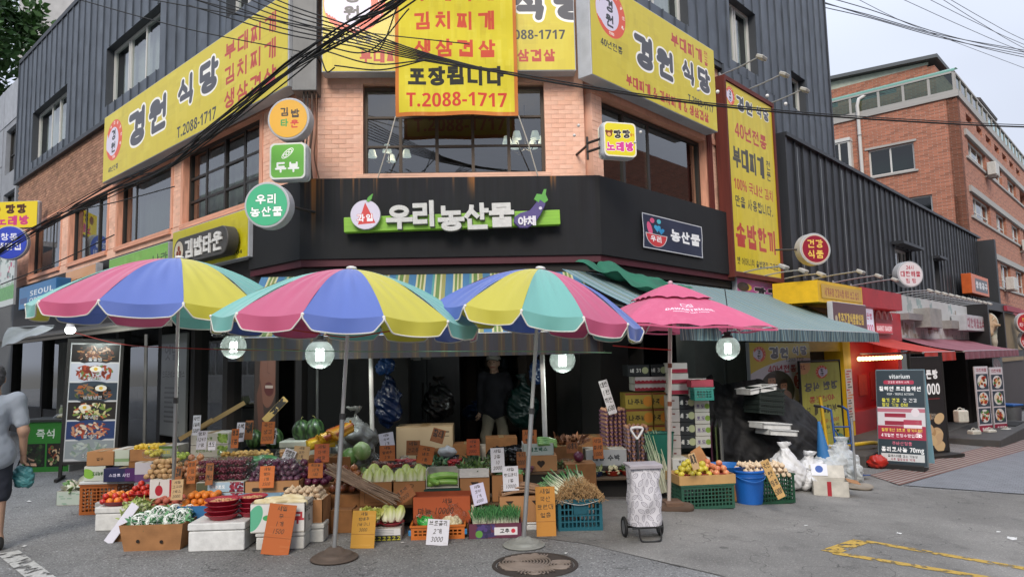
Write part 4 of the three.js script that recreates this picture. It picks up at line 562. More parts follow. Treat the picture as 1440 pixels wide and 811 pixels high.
// ---- shops along the right hand street
{
const t=thing('bakery_shop','yellow and red shopfronts with a box canopy along the right street','shopfront'),Yl=D('#efc020',0.5),Rd=D('#b81f2a',0.5);
obj('canopy',inF(FRR,triUV(bx(5.2,7.72,2.58,2.98,0.36,1.2),1)),Yl,t).userData.label='mustard yellow half of the box canopy';obj('canopy',inF(FRR,triUV(bx(7.72,10.65,2.6,3.0,0.36,1.2),1)),Rd,t).userData.label='red half of the box canopy';
obj('column',inF(FRR,triUV(bx(5.25,5.75,-0.3,2.58,0.36,0.7),1)),Yl,t);obj('door_frame',[inF(FRR,bx(7.7,8.15,-0.5,2.58,0.36,0.75)),inF(FRR,bx(5.75,7.7,1.68,1.95,0.36,0.7))],Yl,t);
obj('wall',[inF(FRR,bx(8.15,12.0,1.9,2.6,0.36,0.8)),inF(FRR,bx(8.15,12.0,-1,1.9,0.0,0.2)),inF(FRR,bx(11.7,12,-1,1.9,-1,0.75))],Rd,t);obj('wall',[inF(FRR,bx(5.75,7.7,1.95,2.58,0.36,0.6))],D('#7c6420',0.6),t);
obj('interior',[inF(FRR,bx(5.75,7.7,-0.5,1.68,-0.2,0.36))],D('#3c352c',0.8),t);
for(const[a,c,w,h]of[[8.6,0.9,0.5,0.7],[9.4,0.7,0.4,0.55],[10.3,0.85,0.6,0.5],[11.2,0.8,0.4,0.7]])obj('notice',inF(FRR,bx(a,a+w,c-h/2,c+h/2,0.2,0.22)),D(pick(['#c9a59a','#c4463f','#d0b8ac','#a8302f']),0.6),t);obj('counter',inF(FRR,bx(8.3,11.6,-0.6,0.3,0.2,0.45)),D('#a3242c',0.5),t);
obj('notice',inF(FRR,plane(0.42,1.1,7.92,0.75,0.76)),faceMat(canvasTex(96,256,(g)=>{g.fillStyle='#cfc3b8';g.fillRect(0,0,96,256);for(let i=0;i<18;i++){g.fillStyle=pick(['#b0352f','#d07a3a','#55504a','#8a6a60']);g.fillRect(6+R()*20,8+i*13,30+R()*44,7);}})),t);
for(let i=0;i<14;i++){const b=obj('lamp_bulb',tf(ball(0.05,0,0,0,10),...wp(FRR,8.4+i*0.24,1.5,0.85).toArray()),new THREE.MeshStandardMaterial({color:0xfff0c8,emissive:0xffd88a,emissiveIntensity:2.2}),t);b.castShadow=false;}
for(const s of[9,10,11]){const l=new THREE.PointLight(0xffc98a,0.25);l.position.copy(wp(FRR,s,1.42,0.8));l.castShadow=true;l.name='bakery_light';t.add(l);}
const st=wallThing(FRR,6.4,-0.45,1.4,'shop_step','dark stone step in front of the yellow and red shops','step');obj('tread',triUV(rbox(4.6,0.36,1.15,0.02,0.6,0.2,0),1),D('#4b4744',0.85),st);obj('riser',rbox(4.56,0.3,0.02,0.005,0.6,0.14,0.582),D('#312e2d',0.8),st);
board(FRR,{x0:5.55,x1:7.5,y0:2.05,y1:2.6},1.32,0.1,'health_food_sign','brown sign with gold letters under the yellow canopy','sign',640,180,(g)=>{g.fillStyle='#5a2c30';g.fillRect(0,0,640,180);txt(g,'호주건강식품할인점',330,62,78,{fill:'#d8b63a',align:'center',w:0.15,fit:500});g.fillStyle='#b9a88a';g.beginPath();g.arc(50,105,22,0,7);g.fill();});
{const c=wallThing(FRR,6.5,2.79,1.21,'canopy_lettering','line of small reddish letters on the yellow canopy edge','lettering');obj('print',plane(2.3,0.26,0,0,0),faceMat(canvasTex(720,56,(g)=>{g.fillStyle='#c79d28';g.fillRect(0,0,720,56);txt(g,'세계유명 건강식품 해외 보고 쉽다',360,10,38,{fill:'#9a4a1e',align:'center',w:0.13});})),c);}
board(FRR,{x0:8.45,x1:9.25,y0:1.98,y1:2.62},0.95,0.06,'price_board','white price board with red numbers on the red wall','sign',200,200,(g)=>{g.fillStyle='#cfd3e6';g.fillRect(0,0,200,200);txt(g,'모든빵',100,30,50,{fill:'#b03a60',align:'center'});txt(g,'1,000',100,110,66,{fill:'#a8264c',align:'center',font:''});},{em:0.3});
{const c=wallThing(FRR,10.2,2.32,0.84,'bakery_sign','red bakery emblem with three white arches on the red wall','sign'),s=new THREE.Shape();s.moveTo(-0.72,-0.26);s.lineTo(0.72,-0.26);s.lineTo(0.72,0.1);s.absarc(0.45,0.12,0.27,0,Math.PI*0.62);s.absarc(0,0.14,0.3,Math.PI*0.2,Math.PI*0.8);s.absarc(-0.45,0.12,0.27,Math.PI*0.4,Math.PI);s.lineTo(-0.72,-0.26);obj('backing',new THREE.ExtrudeGeometry(s,{depth:0.04,bevelEnabled:false}),D('#dcd5d5',0.5),c);const f=obj('emblem',tf(new THREE.ExtrudeGeometry(s,{depth:0.02,bevelEnabled:false}),0,0.01,0.04,0,0,0,[0.9,0.86,1]),D('#b02a34',0.5),c);for(const x of[-0.42,0,0.42])obj('arch',tf(new THREE.TorusGeometry(0.19,0.025,6,20,Math.PI),x,0.08,0.062),D('#e6e0e0',0.5),f);obj('lettering',plane(1.3,0.22,0,-0.13,0.064),faceMat(canvasTex(300,52,(g)=>{g.fillStyle='#b02a34';g.fillRect(0,0,300,52);txt(g,'MARKET BAKERY',150,10,32,{fill:'#efe6e6',align:'center',fit:288});}),0.45,0.25),c);}
}
{
const t=thing('seafood_shop','shopfront with a peeling white fascia and a dark doorway','shopfront');
const peel=canvasTex(512,128,(g)=>{g.fillStyle='#b9bbbb';g.fillRect(0,0,512,128);for(let i=0;i<26;i++){g.fillStyle=pick(['#8fa0a0','#9aa6a6','#a5a29a','#8c8378']);const x=R()*512,y=R()*128;for(let k=0;k<8;k++){g.fillRect(x+(R()-0.5)*22,y+(R()-0.5)*30,3+R()*8,6+R()*18);}}});
obj('fascia',inF(FRR,bx(12.02,20.6,1.98,3.12,0.36,0.7)),D('#b4b6b6',0.7),t);obj('fascia_skin',inF(FRR,plane(8.5,1.1,16.3,2.55,0.704)),new THREE.MeshStandardMaterial({map:peel,roughness:0.8}),t);
obj('wall',[inF(FRR,bx(12.02,15.2,-1,1.98,0.1,0.3)),inF(FRR,bx(12.02,20.6,-1.1,1.98,-1.0,-0.8)),inF(FRR,bx(15.2,15.5,-1,1.98,-0.8,0.5)),inF(FRR,bx(20.2,20.6,-1,1.98,-0.8,0.6))],D('#2a2826',0.7),t);
obj('door_glass',inF(FRR,plane(2.8,2.2,13.6,0.6,0.32)),M_GLASS,t);obj('door_post',[inF(FRR,bx(15.5,15.72,-1,1.9,0.5,0.62))],D('#8d8b87',0.5,{metalness:0.5}),t);
for(const[a,b,c,d,o,m]of[[12.2,13.6,2.45,2.62,0.25,'#8f8b8b'],[13.7,15.0,2.28,2.8,0.4,'#a19f9a'],[15.05,15.6,2.25,2.82,0.12,'#8c3a44'],[15.6,16.4,2.3,2.84,0.1,'#8f8d8f'],[16.9,17.9,2.3,2.55,0.25,'#97948f']])obj('sign_block',inF(FRR,bx(a,b,c,d,0.7,0.7+o)),D(m,0.6),t);
board(FRR,{x0:17.9,x1:20.9,y0:2.25,y1:2.75},1.15,0.4,'seafood_letters','raised crimson and white letters on the white fascia','sign',512,100,(g)=>{g.fillStyle='#b9b2b2';g.fillRect(0,0,512,100);txt(g,'대한해물소스',256,14,74,{fill:'#8a2838',align:'center',w:0.18,fit:490});});
for(let i=0;i<11;i++)spotArm(FRR,12.3+i*0.78,3.12,0.4,1.0,-0.05,'thin pale spotlight in the row over the white fascia','spotlights over the white fascia');
for(const s of[7.2,8.4,9.6])spotArm(FRR,s,3.2,0.4,0.9,-0.08,'white spotlight leaning out over the yellow and red canopy','spotlights over the box canopy');
const k=thing('butcher_shop','black butcher shopfront with a niche for a cow statue','shopfront'),B=D('#1d1c1c',0.5);
obj('wall',[inF(FRR,bx(20.62,25.9,3.0,3.3,0.36,1.3)),inF(FRR,bx(20.62,20.8,-1,3,0.36,1.3)),inF(FRR,bx(23.6,23.8,1.6,3,0.36,1.3)),inF(FRR,bx(20.8,25.9,-1.1,3,0.3,0.36)),inF(FRR,bx(20.8,25.9,1.35,1.6,0.36,1.5)),inF(FRR,bx(20.8,25.9,-1.1,1.35,0.36,0.75))],B,k);
obj('stone_panel',inF(FRR,bx(23.8,26.6,1.6,3.0,0.36,1.25)),D('#8a7a5f',0.9),k);obj('red_trim',inF(FRR,bx(23.8,27,3.05,3.25,1.3,1.4)),D('#9c3040',0.6),k);
const meat=(g,x,y,r)=>{g.save();g.translate(x,y);g.fillStyle='#8f2f35';g.beginPath();g.ellipse(0,0,r,r*0.75,0,0,7);g.fill();for(let i=0;i<14;i++){g.strokeStyle=pick(['#d9b3ae','#c0565a','#e6d0ca']);g.lineWidth=2+R()*4;g.beginPath();g.moveTo((R()-0.5)*r*1.6,(R()-0.5)*r);g.lineTo((R()-0.5)*r*1.6,(R()-0.5)*r);g.stroke();}g.restore();};
const mp=canvasTex(320,400,(g)=>{g.fillStyle='#1c1a1a';g.fillRect(0,0,320,400);meat(g,160,90,110);meat(g,160,300,120);txt(g,'지월특상',160,175,50,{fill:'#e6e6e6',align:'center'});g.fillStyle='#4f8a3a';for(let i=0;i<30;i++){g.beginPath();g.arc(180+R()*100,235+R()*30,8,0,7);g.fill();}});
{const c=wallThing(FRR,24.4,0.35,0.82,'meat_poster','large black poster with photos of sliced meat','poster');obj('panel',bx(-1.3,1.3,-1.0,1.0,-0.06,0),B,c);obj('print',plane(2.56,1.96,0,0,0.003),faceMat(mp),c);}
{const c=wallThing(FRR,21.9,1.12,0.82,'meat_banner','dark banner with two pieces of meat under the cow statue','poster');obj('panel',bx(-1.0,1.0,-0.24,0.24,-0.05,0),B,c);obj('print',plane(1.96,0.46,0,0,0.003),faceMat(canvasTex(320,80,(g)=>{g.fillStyle='#2b2525';g.fillRect(0,0,320,80);meat(g,40,40,40);meat(g,280,40,40);txt(g,'지월특상',160,8,30,{fill:'#ddd',align:'center'});txt(g,'소고기',160,46,28,{fill:'#ddd',align:'center'});})),c);}
for(const[s,y,l,a,b]of[[25.5,2.62,'upper round red butcher sign at the right edge','차돌집','한우'],[25.9,1.95,'lower round red butcher sign at the right edge','정육식당','한우']]){const c=wallThing(FRR,s,y,1.7,'round_sign',l,'sign');c.rotation.y=0.1;obj('case',tf(new THREE.CylinderGeometry(0.38,0.38,0.12,32),0,0,-0.07,Math.PI/2),SW,c);obj('sign_face',tf(new THREE.CircleGeometry(0.37,32),0,0,0.004),faceMat(canvasTex(160,160,(g)=>{g.fillStyle='#c8b7b4';g.fillRect(0,0,160,160);g.fillStyle='#a82a30';g.beginPath();g.arc(80,80,72,0,7);g.fill();txt(g,b,80,38,28,{fill:'#e2c25a',align:'center'});txt(g,a,80,76,38,{fill:'#e8dede',align:'center',fit:126});})),c);}
{
const c=wallThing(FRR,21.75,1.6,0.95,'cow_statue','cream and tan cow statue with forelegs standing in the black niche','statue');c.rotation.y=-0.4;
const bone=[[[0,0.85,-0.25],[0,0.9,0.05],0.4,0.42],[[0,0.95,0.1],[0,0.78,0.4],0.27,0.2],[[0,0.78,0.42],[0,0.55,0.66],0.19,0.12],[[-0.24,0.6,0],[-0.26,0.28,0.05],0.14,0.085],[[-0.26,0.28,0.05],[-0.26,0.05,0.03],0.08,0.075],[[0.24,0.6,0],[0.26,0.28,0.05],0.14,0.085],[[0.26,0.28,0.05],[0.26,0.05,0.03],0.08,0.075],[[-0.14,0.86,0.42],[-0.36,0.82,0.42],0.06,0.04],[[0.14,0.86,0.42],[0.36,0.82,0.42],0.06,0.04]];
c.scale.setScalar(1.05);obj('body',tint(skin(bone,0.035,0.08),(p)=>p.z>0.28?[0.36,0.24,0.14]:p.y<0.4?[0.42,0.37,0.3]:(Math.sin(p.x*9+p.y*7)>0.5?[0.3,0.3,0.24]:[0.5,0.49,0.4])),mat('#ffffff',0.6,{vertexColors:true}),c);
obj('horn',[tube([[-0.1,0.95,0.42],[-0.2,1.02,0.44],[-0.22,1.1,0.42]],0.022,8,6)],D('#c9bda2',0.5),c);obj('horn',[tube([[0.1,0.95,0.42],[0.2,1.02,0.44],[0.22,1.1,0.42]],0.022,8,6)],D('#c9bda2',0.5),c);for(const x of[-0.1,0.1])obj('eye',ball(0.022,x,0.78,0.6,8),D('#1a1512',0.3),c);obj('muzzle',ball(0.11,0,0.55,0.68,12,[1,0.8,0.6]),D('#b8916e',0.6),c);obj('plinth',bx(-0.5,0.5,-0.02,0.04,-0.5,0.3),M_DARK,c);
}
board(FRR,{x0:20.9,x1:24.0,y0:3.6,y1:4.3},0.85,0.3,'orange_sign','orange framed shop sign with dark raised letters on the low building','sign',300,120,(g)=>{g.fillStyle='#c85f1c';g.fillRect(0,0,300,120);g.fillStyle='#3a3a3e';g.fillRect(60,20,220,84);txt(g,'중앙공구',175,36,50,{fill:'#c9c9c9',align:'center',w:0.2});},{side:D('#c2581a',0.5)});
}
// awnings of the right shops
function awning(f,s0,s1,y0,off0,y1,off1,drop,name,label,m,mv,stripesUV){
const t=wallThing(f,(s0+s1)/2,0,0,name,label,'awning'),w=s1-s0;
obj('canvas',grid(40,8,(u,v)=>[(u-0.5)*w,y0+(y1-y0)*v-0.05*Math.sin(v*Math.PI)*(0.6+0.4*Math.cos(u*25)),off0+(off1-off0)*v],(u,v)=>[u*w,v*(off1-off0)]),m,t);
obj('valance',grid(80,3,(u,v)=>[(u-0.5)*w,y1-0.005-drop*v,off1+0.015+0.02*Math.sin(u*w*9)*v],(u,v)=>[u*w,v*drop]),mv||m,t);
obj('front_bar',tf(cyl(0.022,0.022,w,0,0,0,10,0,0,Math.PI/2),0,y1-0.015,off1-0.01),D('#b9b9b6',0.4,{metalness:0.6}),t);
for(const k of[-0.42,0.42])obj('arm',rod([k*w,y0-0.35,off0+0.05],[k*w,y1-0.02,off1-0.03],0.016),D('#b9b9b6',0.4,{metalness:0.6}),t);
return t;
}
const ds={side:THREE.DoubleSide};
awning(FRR,8.4,11.2,1.96,0.75,1.62,2.1,0.2,'red_awning','bright red awning over the bakery lights',D('#b5301f',0.7,ds));
awning(FRR,12.2,20.2,1.98,0.72,1.62,2.1,0.2,'pink_awning','dusty pink awning over the dark doorway',D('#8f5560',0.75,ds));
// hanging round signs
{const q=at(1143,351,-13.6);lightBox(q,0.2,0.66,0.6,0.16,'round','round_sign','round crimson health food sign on the dark ribbed wall',240,220,(g)=>{g.fillStyle='#c9bba8';g.fillRect(0,0,240,220);g.fillStyle='#8c1f35';g.beginPath();g.ellipse(120,110,112,102,0,0,7);g.fill();txt(g,'건강',120,36,68,{fill:'#e0c15a',align:'center',w:0.14});txt(g,'식품',120,116,68,{fill:'#e0c15a',align:'center',w:0.14});},[[[-0.3,0,0],[-0.75,0,-0.1]]]);}
{const q=wp(FRR,13.6,3.6,1.0);q.copy(at(1277,386,q.z));lightBox(q,0.2,0.8,0.68,0.18,'round','round_sign','oval white seafood sign with red letters beside the low building window',240,200,(g)=>{g.fillStyle='#d3cdd0';g.fillRect(0,0,240,200);txt(g,'24시',120,24,38,{fill:'#a83a48',align:'center'});txt(g,'대한해물',120,72,52,{fill:'#a83a48',align:'center',w:0.13,fit:210});txt(g,'찜 탕',120,134,44,{fill:'#a83a48',align:'center'});},[[[-0.3,0,0],[-0.7,0,-0.4]]]);}
// buildings across the streets, seen only in window panes and as shade
function opposite(f,s0,s1,off,h,m,name,label,wm){const t=thing(name,label,'building');const f2={o:wp(f,0,0,off),a:f.a+Math.PI};f2.n=f.n.clone().negate();f2.t=f.t.clone().negate();const hs=[];for(let y=1.2;y<h-2;y+=3.1)for(let x=-s1+1;x<-s0-2.2;x+=3)hs.push([x,x+1.9,y,y+1.6]);obj('wall',uvm(wallRect(f2,-s1,-s0,-1.5,h,0,0.4,hs)),m,t);obj('core',inF(f2,bx(-s1,-s0,-1.5,h-0.3,-6,-0.6)),M_CORE,t);for(const[a,b,c,d]of hs)win(t,f2,a,b,c,d,-0.12,{cols:[0.5],m:wm,t:0.07});}
opposite(FL,-26,2,9.5,10,D('#c9c8c2',0.85),'street_building','plain grey building across the left street, seen only as a reflection in the windows',M_WFRAME);
opposite(FRR,-1,30,12,11.5,M_BRICK,'street_building','red brick building across the right street, seen only as a reflection in the windows',M_WFRAME);
{const f={o:new V3(0,0,14),a:0};f.n=new V3(0,0,1);f.t=new V3(1,0,0);opposite({o:new V3(0,0,20),a:0,n:new V3(0,0,1),t:new V3(1,0,0)},-12,12,0,9,D('#8e8a84',0.85),'street_building','grey building behind the viewer, seen only as a reflection in the corner window',M_WFRAME);}
// tree top left
{
const t=thing('street_tree','dark green leafy tree behind the grey building at the top left','tree',[-20.1,1.0,-27.5]);
obj('trunk',[rod([0,-1.2,0],[0.2,10,0],0.3,10,0.2),rod([0.2,9,0],[-1.4,13,0.5],0.14,8,0.05),rod([0.2,9,0],[1.5,13.5,-0.4],0.14,8,0.05),rod([0.2,9.6,0],[0.2,14.5,0.3],0.16,8,0.05)],D('#4a3d30',0.9),t);
const lg=new THREE.BufferGeometry();lg.setAttribute('position',new THREE.Float32BufferAttribute([0,0,0,0.09,0.02,0.16,0,0.05,0.34,-0.09,0.02,0.16],3));lg.setIndex([0,1,2,0,2,3]);lg.computeVertexNormals();
const N=9000,im=new THREE.InstancedMesh(lg,mat('#4d6a35',0.8,{side:THREE.DoubleSide,transmission:0.2}),N),cl=[];for(let i=0;i<26;i++){const a=R()*6.28,r=3.0*Math.sqrt(R());cl.push([Math.cos(a)*r,12.2+R()*4.2,Math.sin(a)*r*0.9,0.6+R()*0.7]);}
for(let i=0;i<N;i++){const c=cl[i%26],d=new V3(R()-0.5,R()-0.5,R()-0.5).normalize().multiplyScalar(c[3]*Math.cbrt(R()));_q.setFromEuler(_e.set(R()*6,R()*6,R()*6));im.setMatrixAt(i,_m.compose(d.add(new V3(c[0],c[1],c[2])),_q,new V3(1,1,1).multiplyScalar(0.7+R()*0.6)));im.setColorAt(i,new THREE.Color().setHSL(0.26+R()*0.05,0.35,0.35+R()*0.25));}
im.name='crown';im.userData.kind='stuff';im.castShadow=im.receiveShadow=true;t.add(im);
}
// ================================================================ CABLES
const CAB=D('#151515',0.7);
function cable(pts,r,name,label,group,m=CAB){const o=obj(name,tube(pts,r,Math.max(24,pts.length*12),5),m);tag(o,label,'cable',group);return o;}
const W3=(l)=>l.map(([u,v,z])=>at(u,v,z));
for(let i=0;i<11;i++){const j=()=>(R()-0.5)*0.3,s=(R()-0.5)*12;const p=W3([[-60,398+i*0.6,-19],[0,352,-17],[148,270,-12.5],[237,226,-10],[296,184+s*0.4,-9],[414,90+s,-7.6],[500,38+s*1.4,-7],[575+s*2.2,-6,-6.6],[640+s*3,-60,-6.4]]);p.forEach((q)=>{q.x+=j()*0.5;q.y+=j()*0.7;});cable(p,0.0065+0.004*R(),'overhead_cable','black cable in the thick sagging bundle before the left wall','cables of the thick left bundle');}
for(let i=0;i<7;i++){const s=(R()-0.5)*5,e=(i-3)*9;const p=W3([[300-i*6,-20+e,-9],[400,26+e*0.8,-8.4],[500,52+e*0.5,-8.1],[582,76+e*0.25,-8],[720,103+s,-8],[860,127+s,-8.3],[1000,146+s,-9],[1160,161+s,-10],[1300,170+s,-11],[1460,177+s,-13],[2000,186+s,-17]]);cable(p,0.0085,'overhead_cable','black cable in the twisted run crossing the right signs','cables of the run crossing to the right');}
for(const[u0,v0,u1,v1,sg]of[[95,-5,430,74,12],[160,-10,660,62,14],[232,-12,560,62,10],[80,300,245,262,6],[0,400,160,330,6]])cable(W3([[u0,v0,-9],[(u0+u1)/2,(v0+v1)/2+sg*0.5,-8.6],[u1,v1,-8.4]]),0.007,'overhead_wire','thin single wire crossing in front of the left wall','thin wires on the left');
for(const[a,b]of[[[452,70],[600,84]],[[450,78],[470,95]],[[500,66],[560,5]],[[460,66],[575,12]],[[470,92],[600,84]]])cable(W3([[...a,-7.6],[(a[0]+b[0])/2,Math.max(a[1],b[1])+6,-7.5],[...b,-7.4]]),0.008,'cable_loop','loose black cable loop hanging where the bundles meet','loose loops at the cable knot');
for(const[v0,v1,v2,v3]of[[2,20,48,70],[8,24,52,76],[0,22,50,80],[-8,12,46,73]])cable(W3([[1150,v0,-18],[1220,v1,-19],[1320,v2,-21],[1450,v3+2,-24],[1950,v3+90,-30]]),0.013,'sky_wire','thin wire sagging across the sky at the upper right','wires across the sky',D('#5b6068',0.7));
for(const[u0,v0,u1,v1]of[[1262,-5,1450,76],[1300,-5,1450,66],[1320,-5,1450,72],[1200,-5,1300,42],[1330,-5,1450,60]])cable(W3([[u0,v0,-18],[(u0+u1)/2,(v0+v1)/2+2,-19.5],[u1,v1,-22],[u1+420,v1+(v1-v0)/(u1-u0)*420*0.8,-27]]),0.008,'sky_wire','thin wire sagging across the sky at the upper right','wires across the sky',D('#5b6068',0.7));

// ================================================================ AWNINGS, PARASOLS, LAMPS
const stripeT=(cols,rep,seed)=>{const t=canvasTex(256,64,(g)=>{let x=0;for(const[c,w]of cols){g.fillStyle=c;g.fillRect(x*256,0,w*256+1,64);x+=w;}for(let i=0;i<400;i++){g.fillStyle=`rgba(${R() < 0.5 ? 0 : 255},${R() < 0.5 ? 0 : 240},200,0.05)`;g.fillRect(R()*256,R()*64,1,6);}});t.wrapS=t.wrapT=THREE.RepeatWrapping;t.repeat.set(1/rep,0.5);return new THREE.MeshPhysicalMaterial({map:t,roughness:0.8,side:THREE.DoubleSide,transmission:0.08});};
const aw1=awning(FC,-3.0,1.42,2.84,0.2,1.98,1.42,0.27,'striped_awning','blue, green and cream striped awning over the shop opening behind the parasols',stripeT([['#3f6f93',0.2],['#b9b48c',0.05],['#5f7a3f',0.06],['#b9b48c',0.04],['#6f7c40',0.06],['#b9b48c',0.05],['#3f6f93',0.18],['#4f8a86',0.06],['#b9b48c',0.05],['#5f7a3f',0.1],['#b9b48c',0.05],['#8a8a50',0.1]],0.5),stripeT([['#26262c',0.32],['#332a20',0.1],['#473d26',0.04],['#332a20',0.1],['#242a30',0.24],['#352c22',0.06],['#453b2a',0.04],['#2b261f',0.1]],0.34));
const aw2=awning(FRR,-1.0,6.3,2.8,0.2,2.0,1.85,0.17,'long_awning','long pale blue striped awning sloping out over the right side of the shop',stripeT([['#5f818c',0.2],['#a9b0a0',0.06],['#4d7482',0.14],['#3f6a68',0.07],['#969e84',0.06],['#628290',0.16],['#a8ae9e',0.06],['#4a707e',0.15],['#85855c',0.1]],0.36),stripeT([['#4f6a74',0.25],['#9aa69c',0.06],['#40565f',0.2],['#7c8c84',0.08],['#55707a',0.2],['#39494f',0.21]],0.2));
for(const k of[-0.1,0.25])obj('arm',rod([k*7.3,2.45,0.25],[k*7.3,2.0,1.82],0.016),D('#b9b9b6',0.4,{metalness:0.6}),aw2);
// green tarp draped between the awnings
{const t=thing('green_tarp','crumpled dark green tarp draped beside the pink parasol','tarp',wp(FRR,-0.6,0,0),FRR.a);obj('sheet',crumple(grid(40,40,(u,v)=>{const s=-0.75+u*(0.9+0.5*v)+v*0.5,off=0.22+v*1.15*(0.8+0.2*Math.sin(u*5));return[s+0.6,2.86-0.8*(off-0.2)/1.65+0.05*(1+Math.sin(u*11+v*3))+0.03*Math.sin(v*15),off];}),0.09,2.2,8),D('#1d6a50',0.7,ds),t);}
const metalPole=D('#b4b6b6',0.35,{metalness:0.7});
function parasol(base,top,rad0,H,cols,rot,tilt,tiltF,label,bm,br,bh){
const t=thing('parasol',label,'parasol',base,0,'striped market parasols'),T=top.clone().sub(base),N=12,da=Math.PI*2/N;
const M=new THREE.Matrix4().makeTranslation(T.x,T.y,T.z).multiply(new THREE.Matrix4().makeRotationZ(-tilt)).multiply(new THREE.Matrix4().makeRotationX(tiltF)).multiply(new THREE.Matrix4().makeRotationY(rot));
const dome=(r)=>-H*Math.pow(r,1.75),P=(a,r,sag)=>{const rel=a,q=r*rad0*Math.cos(da/2)/Math.cos(rel);return[q,dome(r)-sag*r*r*Math.cos(rel/da*Math.PI)*0.028];};
for(let k=0;k<N;k++){
const a0=k*da,dirty2=(p)=>{const n=0.84+0.26*fbm(p.x*4+k*7+50,p.y*4+p.z*3+50,64,4,k)+0.08*(fbm(Math.atan2(p.x,p.z)*16+60,Math.hypot(p.x,p.z)*1.5+9,128,3,k+3)-0.5);return[n,n,n];};
const g=tint(grid(16,14,(u,v)=>{const rel=(u-0.5)*da,[q,y]=P(rel,0.03+0.97*v,1),wr=v*v*(1-v)*0.03*(Math.sin(u*11+k*3+v*4)+Math.sin(u*23-v*9+k));return[Math.sin(a0+rel)*q,y+wr,Math.cos(a0+rel)*q];}),dirty2).applyMatrix4(M);
const fm=mat(cols[k%4],0.7,{vertexColors:true,side:THREE.DoubleSide,transmission:0.24});
const m=obj('canopy_panel',g,fm,t);
const fl=(u)=>{const x=Math.abs(u-0.5)*2;return 0.115*(x<0.74?1:1-0.72*Math.pow((x-0.74)/0.26,1.2));},edge=(u)=>{const rel=(u-0.5)*da*0.985,[q,y]=P(rel,1,1);return[a0+rel,q,y];};
const wob=(u,v)=>0.014*Math.sin(u*9+k*2.3)*v;
obj('valance',tint(grid(26,4,(u,v)=>{const[a,q,y]=edge(u),w=q+0.012*v+wob(u,v);return[Math.sin(a)*w,y-fl(u)*v,Math.cos(a)*w];}),dirty2).applyMatrix4(M),fm,m);
const tr=[];for(let i=0;i<=26;i++){const u=i/26,[a,q,y]=edge(u),w=q+0.012+wob(u,1);tr.push(new V3(Math.sin(a)*w,y-fl(u),Math.cos(a)*w));}const s=edge(0),e=edge(1);tr.unshift(new V3(Math.sin(s[0])*s[1],s[2],Math.cos(s[0])*s[1]));tr.push(new V3(Math.sin(e[0])*e[1],e[2],Math.cos(e[0])*e[1]));
obj('trim',tube(tr,0.0065,40,4).applyMatrix4(M),D('#cfcdc4',0.8),m);
const ra=a0+da/2,rib=[];for(let i=0;i<=8;i++){const r=0.03+0.97*i/8,q=r*rad0,y=dome(r)-0.012;rib.push(new V3(Math.sin(ra)*q,y,Math.cos(ra)*q));}obj('rib',tube(rib,0.006,16,5).applyMatrix4(M),D('#8c8d8c',0.5,{metalness:0.5}),t);
obj('rib_tip',ball(0.014,Math.sin(ra)*rad0,dome(1)-0.01,Math.cos(ra)*rad0,8).applyMatrix4(M),D('#dcdad2',0.6),t);
}
const mid=new V3(0,bh,0).lerp(T,0.47);obj('pole',rod([0,bh,0],mid,0.021,12),metalPole,t);obj('pole',rod(mid.clone().lerp(T,-0.03),T.clone().multiplyScalar(1.0),0.0165,12),D('#c9c9c4',0.4,{metalness:0.3}),t);
obj('collar',rod(mid.clone().lerp(T,-0.035),mid.clone().lerp(T,0.005),0.025,12),D('#3c3c3c',0.5),t);obj('finial',ball(0.03,0,0.012,0,10,[1.6,0.7,1.6]).applyMatrix4(M),D('#d5d5cf',0.5),t);
obj('base',lathe([[0,bh],[0.045,bh],[0.05,bh*0.9],[br*0.3,bh*0.95],[br*0.42,bh*0.75],[br*0.46,bh*0.55],[br*0.7,bh*0.52],[br*0.76,bh*0.46],[br*0.8,bh*0.28],[br*0.96,bh*0.24],[br,bh*0.16],[br,0.0],[0,0]].map(([a,b])=>[a,b]),28),bm,t);
return t;
}
const BL_='#5169b2',YE_='#beb63c',TE_='#6aaaa1',PK_='#bb5074';
parasol(G(470,786),at(494,379,-6.35),1.12,0.46,[BL_,YE_,TE_,PK_],0.15,0.05,0.0,'big striped parasol in the middle standing on a dark round base',W_('#5b4f47',0.8),0.2,0.1);
parasol(G(737,767),at(760,379,-6.6),0.97,0.44,[TE_,PK_,BL_,YE_],0.08,0.13,0.02,'striped parasol on the right, tilted, standing on a flat grey stone base',W_('#8d908c',0.8),0.19,0.075);
parasol(G(242,742),at(252,364,-7.3),1.26,0.52,[BL_,YE_,TE_,PK_],0.18,0.04,0.0,'biggest striped parasol on the left with its pole among the crates',W_('#5b5550',0.8),0.2,0.1);
